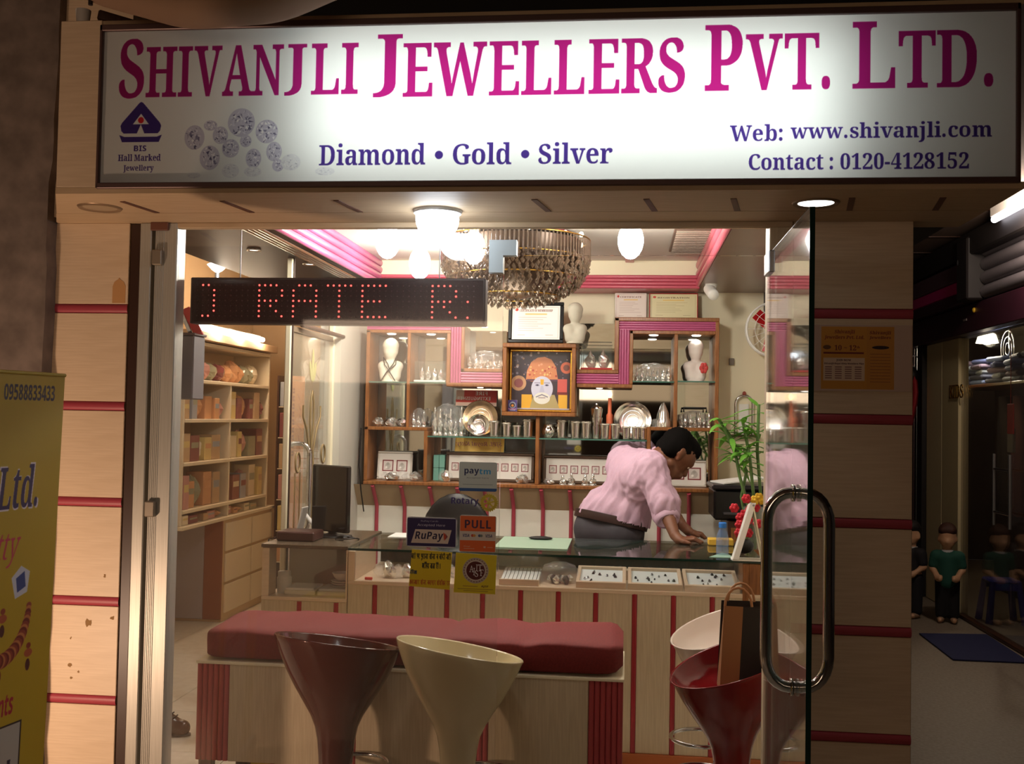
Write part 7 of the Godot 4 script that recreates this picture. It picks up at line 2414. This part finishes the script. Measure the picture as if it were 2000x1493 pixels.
		solo("hanging_garment", mb, mat(c, 0.8), "dark garment hanging under the high shelf, %s from the far end" % ["first", "second", "third", "fourth", "fifth", "sixth", "seventh"][k], "garment", "garments hanging in the shop at right", Vector3(3.25, 1.75, z))
	# red garment on the far post, orange garment at the picture's right edge
	var rg := MB.new()
	var r2 := []
	for i in 9:
		var fy := i / 8.0
		var ring := PackedVector3Array()
		for a in 14:
			var an := TAU * a / 14
			ring.append(Vector3(2.50 + cos(an) * (0.03 + 0.05 * fy * (1.0 - fy)) + 0.02 * sin(fy * 5.0), lerpf(2.05, 1.32, fy), -6.42 + sin(an) * (0.06 + 0.22 * sin(PI * fy) * (1.0 - 0.6 * fy)) * (1.0 + 0.15 * sin(an * 4.0))))
		r2.append(ring)
	rg.loft(r2)
	var rd := thing("red_garment", "red and black garment hanging on the far shutter post", "garment", Vector3(2.5, 2.05, -6.42))
	part("cloth", rg, mat(rgb(150, 22, 34), 0.7), rd)
	part("dark_hood", MB.new().ell(Vector3(2.5, 1.93, -6.40), Vector3(0.07, 0.10, 0.16), 8, 14), M.dark, rd)
	part("hanger", MB.new().tube([Vector3(2.5, 2.05, -6.42), Vector3(2.55, 2.12, -6.42), Vector3(2.6, 2.08, -6.42)], 0.006, 6), M.steel, rd)
	var og := MB.new()
	var r3 := []
	for i in 9:
		var fy := i / 8.0
		var ring := PackedVector3Array()
		for a in 14:
			var an := TAU * a / 14
			ring.append(Vector3(2.80 + cos(an) * 0.06 * (1.0 + 0.3 * sin(an * 5.0)), lerpf(1.72, 1.22, fy), -4.18 + sin(an) * lerpf(0.10, 0.2, fy) + 0.03 * sin(fy * 9.0)))
		r3.append(ring)
	solo("orange_garment", og.loft(r3), mat(rgb(176, 98, 54), 0.75), "orange frilled garment behind the glass at the right edge", "garment", "", Vector3(2.8, 1.72, -4.18))
	solo("red_tag", MB.new().bx(2.78, 2.79, 1.44, 1.66, -4.78, -4.66, 0.003).bx(2.783, 2.787, 1.66, 2.45, -4.722, -4.718), mat(rgb(196, 44, 40), 0.5), "tall red tag hanging in the clothes shop", "tag", "", Vector3(2.78, 1.55, -4.72))
	solo("wall_phone", MB.new().bx(2.85, 2.87, 1.30, 1.48, -4.98, -4.86, 0.004), mat(rgb(170, 164, 150), 0.5), "pale panel hanging below the folded clothes", "panel", "", Vector3(2.86, 1.4, -4.92))
	var ls := thing("shop_lamp", "round clear lamp glowing above the folded clothes", "lamp", Vector3(3.0, 2.3, -5.887))
	part("lamp_shade", MB.new().lathe(Vector3(3.0, 2.19, -5.887), [[0.09, 0.0], [0.07, 0.07], [0.02, 0.1], [0.01, 0.26]], 18), clear(rgb(220, 226, 220), 0.2), ls)
	part("lamp_bulb", MB.new().ell(Vector3(3.0, 2.205, -5.887), Vector3(0.045, 0.03, 0.045), 6, 12), glow(rgb(255, 250, 236), 8.0), ls)
	omni("shop_lamp_light", Vector3(3.0, 2.205, -5.887), rgb(255, 238, 205), 0.7, 0.05, ls)
	var fn := thing("pedestal_fan", "silver fan head behind the clothes shop glass", "fan", Vector3(3.05, 2.16, -5.95))
	for r in [0.05, 0.10, 0.15]:
		var pts := []
		for k in 24:
			var a := TAU * k / 24
			pts.append(Vector3(3.10, 2.13 + sin(a) * r, -5.70 + cos(a) * r))
		part("guard_ring", MB.new().tube(pts, 0.004, 5, true), M.steel, fn)
	part("pole", MB.new().tube([Vector3(3.12, 2.13, -5.70), Vector3(3.12, 2.45, -5.70)], 0.012, 8), M.steel, fn)
	# tube light under the passage ceiling
	var tl := thing("passage_tube", "white tube light high in the passage at right", "tube light", Vector3(2.48, 2.9, -3.3))
	part("batten", MB.new().bx(2.38, 2.43, 2.88, 2.95, -3.94, -2.7, 0.004), M.white, tl)
	part("tube", MB.new().tube([Vector3(2.40, 2.862, -3.92), Vector3(2.40, 2.862, -2.72)], 0.022, 12), glow(rgb(250, 246, 255), 6.0), tl)
	omni("passage_tube_light", Vector3(2.28, 2.78, -3.3), rgb(255, 232, 210), 1.0, 0.08, tl)
	# ceiling seams
	for k in 3:
		part("seam", MB.new().bx(0.99, 2.6, 2.944, 2.951, [-4.02, -5.08, -5.86][k] - 0.012, [-4.02, -5.08, -5.86][k] + 0.012), M.dark_wood, get_node("ceiling_passage"))
	# blue mat, blue stool, two boy mannequins
	solo("door_mat", MB.new().prism(PackedVector2Array([Vector2(2.10, -4.54), Vector2(2.58, -4.60), Vector2(2.56, -3.72), Vector2(2.09, -3.72)]), Vector3(0, 0.003, 0), Vector3.RIGHT, Vector3.BACK, 0.008), mat(rgb(32, 36, 78), 0.9), "dark blue door mat on the passage floor", "mat", "", Vector3(2.33, 0, -4.1))
	struct("trim_13", MB.new().bx(X - 0.03, X + 0.03, 0.0, 0.025, -5.35, -2.6, 0.003), M.dark_wood, "dark threshold strip under the glass")
	var bs := thing("plastic_stool", "blue plastic stool inside the clothes shop", "stool", Vector3(2.87, 0, -5.15))
	var blue := mat(rgb(34, 44, 150), 0.45)
	part("seat", MB.new().bx(2.755, 2.985, 0.30, 0.328, -5.26, -5.04, 0.012), blue, bs)
	for sx in [-1.0, 1.0]:
		for sz in [-1.0, 1.0]:
			part("leg", MB.new().tube([Vector3(2.87 + sx * 0.095, 0.31, -5.15 + sz * 0.09), Vector3(2.87 + sx * 0.13, 0.0, -5.15 + sz * 0.12)], [0.022, 0.028], 8), blue, bs)
	for sz in [-1.0, 1.0]:
		part("apron", MB.new().bx(2.77, 2.97, 0.25, 0.31, -5.15 + sz * 0.1 - 0.006, -5.15 + sz * 0.1 + 0.006, 0.003), blue, bs)
	boy(Vector3(2.445, 0, -5.06), rgb(24, 78, 66), rgb(20, 18, 22), "boy mannequin in a green shirt and dark trousers by the column", rgb(64, 34, 22), -0.3)
	boy(Vector3(2.225, 0, -5.22), rgb(24, 22, 26), rgb(26, 24, 30), "boy mannequin in black clothes nearest the passage edge", rgb(22, 16, 14), -0.9)

func boy(at: Vector3, top: Color, legs: Color, label: String, hair: Color, face: float) -> void:
	var t := thing("child_mannequin", label, "mannequin", at, "child mannequins")
	var B := Basis(Vector3.UP, face)
	var v := func(x: float, y: float, z: float) -> Vector3: return at + B * Vector3(x, y, z)
	var b := Body.new()
	b.K = 110.0
	b.bone(v.call(0, 0.635, 0), v.call(0, 0.675, 0.005), 0.058, 0.062)
	b.bone(v.call(0, 0.60, 0.02), v.call(0, 0.61, 0.02), 0.042, 0.045)
	b.bone(v.call(0, 0.62, 0.062), v.call(0, 0.612, 0.066), 0.009, 0.011)
	b.bone(v.call(0, 0.52, 0), v.call(0, 0.58, 0), 0.028, 0.026)
	b.bone(v.call(0, 0.34, 0), v.call(0, 0.48, 0), 0.062, 0.058)
	b.bone(v.call(-0.06, 0.50, 0), v.call(0.06, 0.50, 0), 0.034, 0.034)
	for s in [-1.0, 1.0]:
		b.bone(v.call(0.055 * s, 0.635, 0.0), v.call(0.058 * s, 0.62, 0.0), 0.012, 0.012)
		b.bone(v.call(0.085 * s, 0.50, 0), v.call(0.105 * s, 0.40, 0.0), 0.026, 0.022)
		b.bone(v.call(0.105 * s, 0.40, 0.0), v.call(0.07 * s, 0.345, 0.08), 0.021, 0.016)
		var hd: Vector3 = v.call(0.06 * s, 0.338, 0.095)
		b.bone(v.call(0.07 * s, 0.345, 0.08), hd, 0.015, 0.015)
		for k in 4:
			b.bone(hd, hd + B * Vector3(-0.012 * s, -0.008 + 0.007 * k, 0.032), 0.0055, 0.0045)
		b.bone(hd, hd + B * Vector3(-0.02 * s, 0.018, 0.008), 0.006, 0.005)
		b.bone(v.call(0.035 * s, 0.33, 0), v.call(0.04 * s, 0.17, 0.005), 0.046, 0.034)
		b.bone(v.call(0.04 * s, 0.17, 0.005), v.call(0.042 * s, 0.045, 0), 0.032, 0.022)
		b.bone(v.call(0.042 * s, 0.022, -0.015), v.call(0.05 * s, 0.02, 0.06), 0.021, 0.019)
	part("body", b.build(0.009), mat(rgb(206, 160, 124), 0.5), t)
	var s := Body.new()
	s.K = 110.0
	s.bone(v.call(0, 0.31, 0), v.call(0, 0.48, 0), 0.078, 0.070)
	s.bone(v.call(-0.065, 0.495, 0), v.call(0.065, 0.495, 0), 0.043, 0.043)
	for q in [-1.0, 1.0]:
		s.bone(v.call(0.085 * q, 0.50, 0), v.call(0.10 * q, 0.43, 0.0), 0.038, 0.036)
	part("shirt", s.build(0.009), mat(top, 0.8), t)
	part("collar", MB.new().lathe(v.call(0, 0.53, 0), [[0.05, 0.0], [0.042, 0.016], [0.036, 0.018]], 16), mat(rgb(170, 170, 170), 0.8), t)
	var l := Body.new()
	l.K = 120.0
	l.bone(v.call(0, 0.30, 0), v.call(0, 0.32, 0), 0.07, 0.07)
	for q in [-1.0, 1.0]:
		l.bone(v.call(0.035 * q, 0.31, 0), v.call(0.042 * q, 0.06, 0.0), 0.054, 0.044)
	part("trousers", l.build(0.009), mat(legs, 0.85), t)
	var h := Body.new()
	h.K = 150.0
	h.bone(v.call(0, 0.675, -0.012), v.call(0, 0.69, 0.0), 0.064, 0.066)
	h.bone(v.call(-0.03, 0.70, 0.042), v.call(0.03, 0.70, 0.042), 0.024, 0.024)
	h.bone(v.call(0, 0.63, -0.03), v.call(0, 0.65, -0.03), 0.046, 0.05)
	part("hair", h.build(0.008), mat(hair, 0.7), t)
	for q in [-1.0, 1.0]:
		part("eye", MB.new().ell(v.call(0.022 * q, 0.638, 0.056), Vector3(0.008, 0.006, 0.004), 5, 8, B), M.dark, t)
		part("shoe", MB.new().ell(v.call(0.046 * q, 0.022, 0.022), Vector3(0.028, 0.022, 0.055), 6, 14, B), mat(rgb(150, 120, 96), 0.6), t)
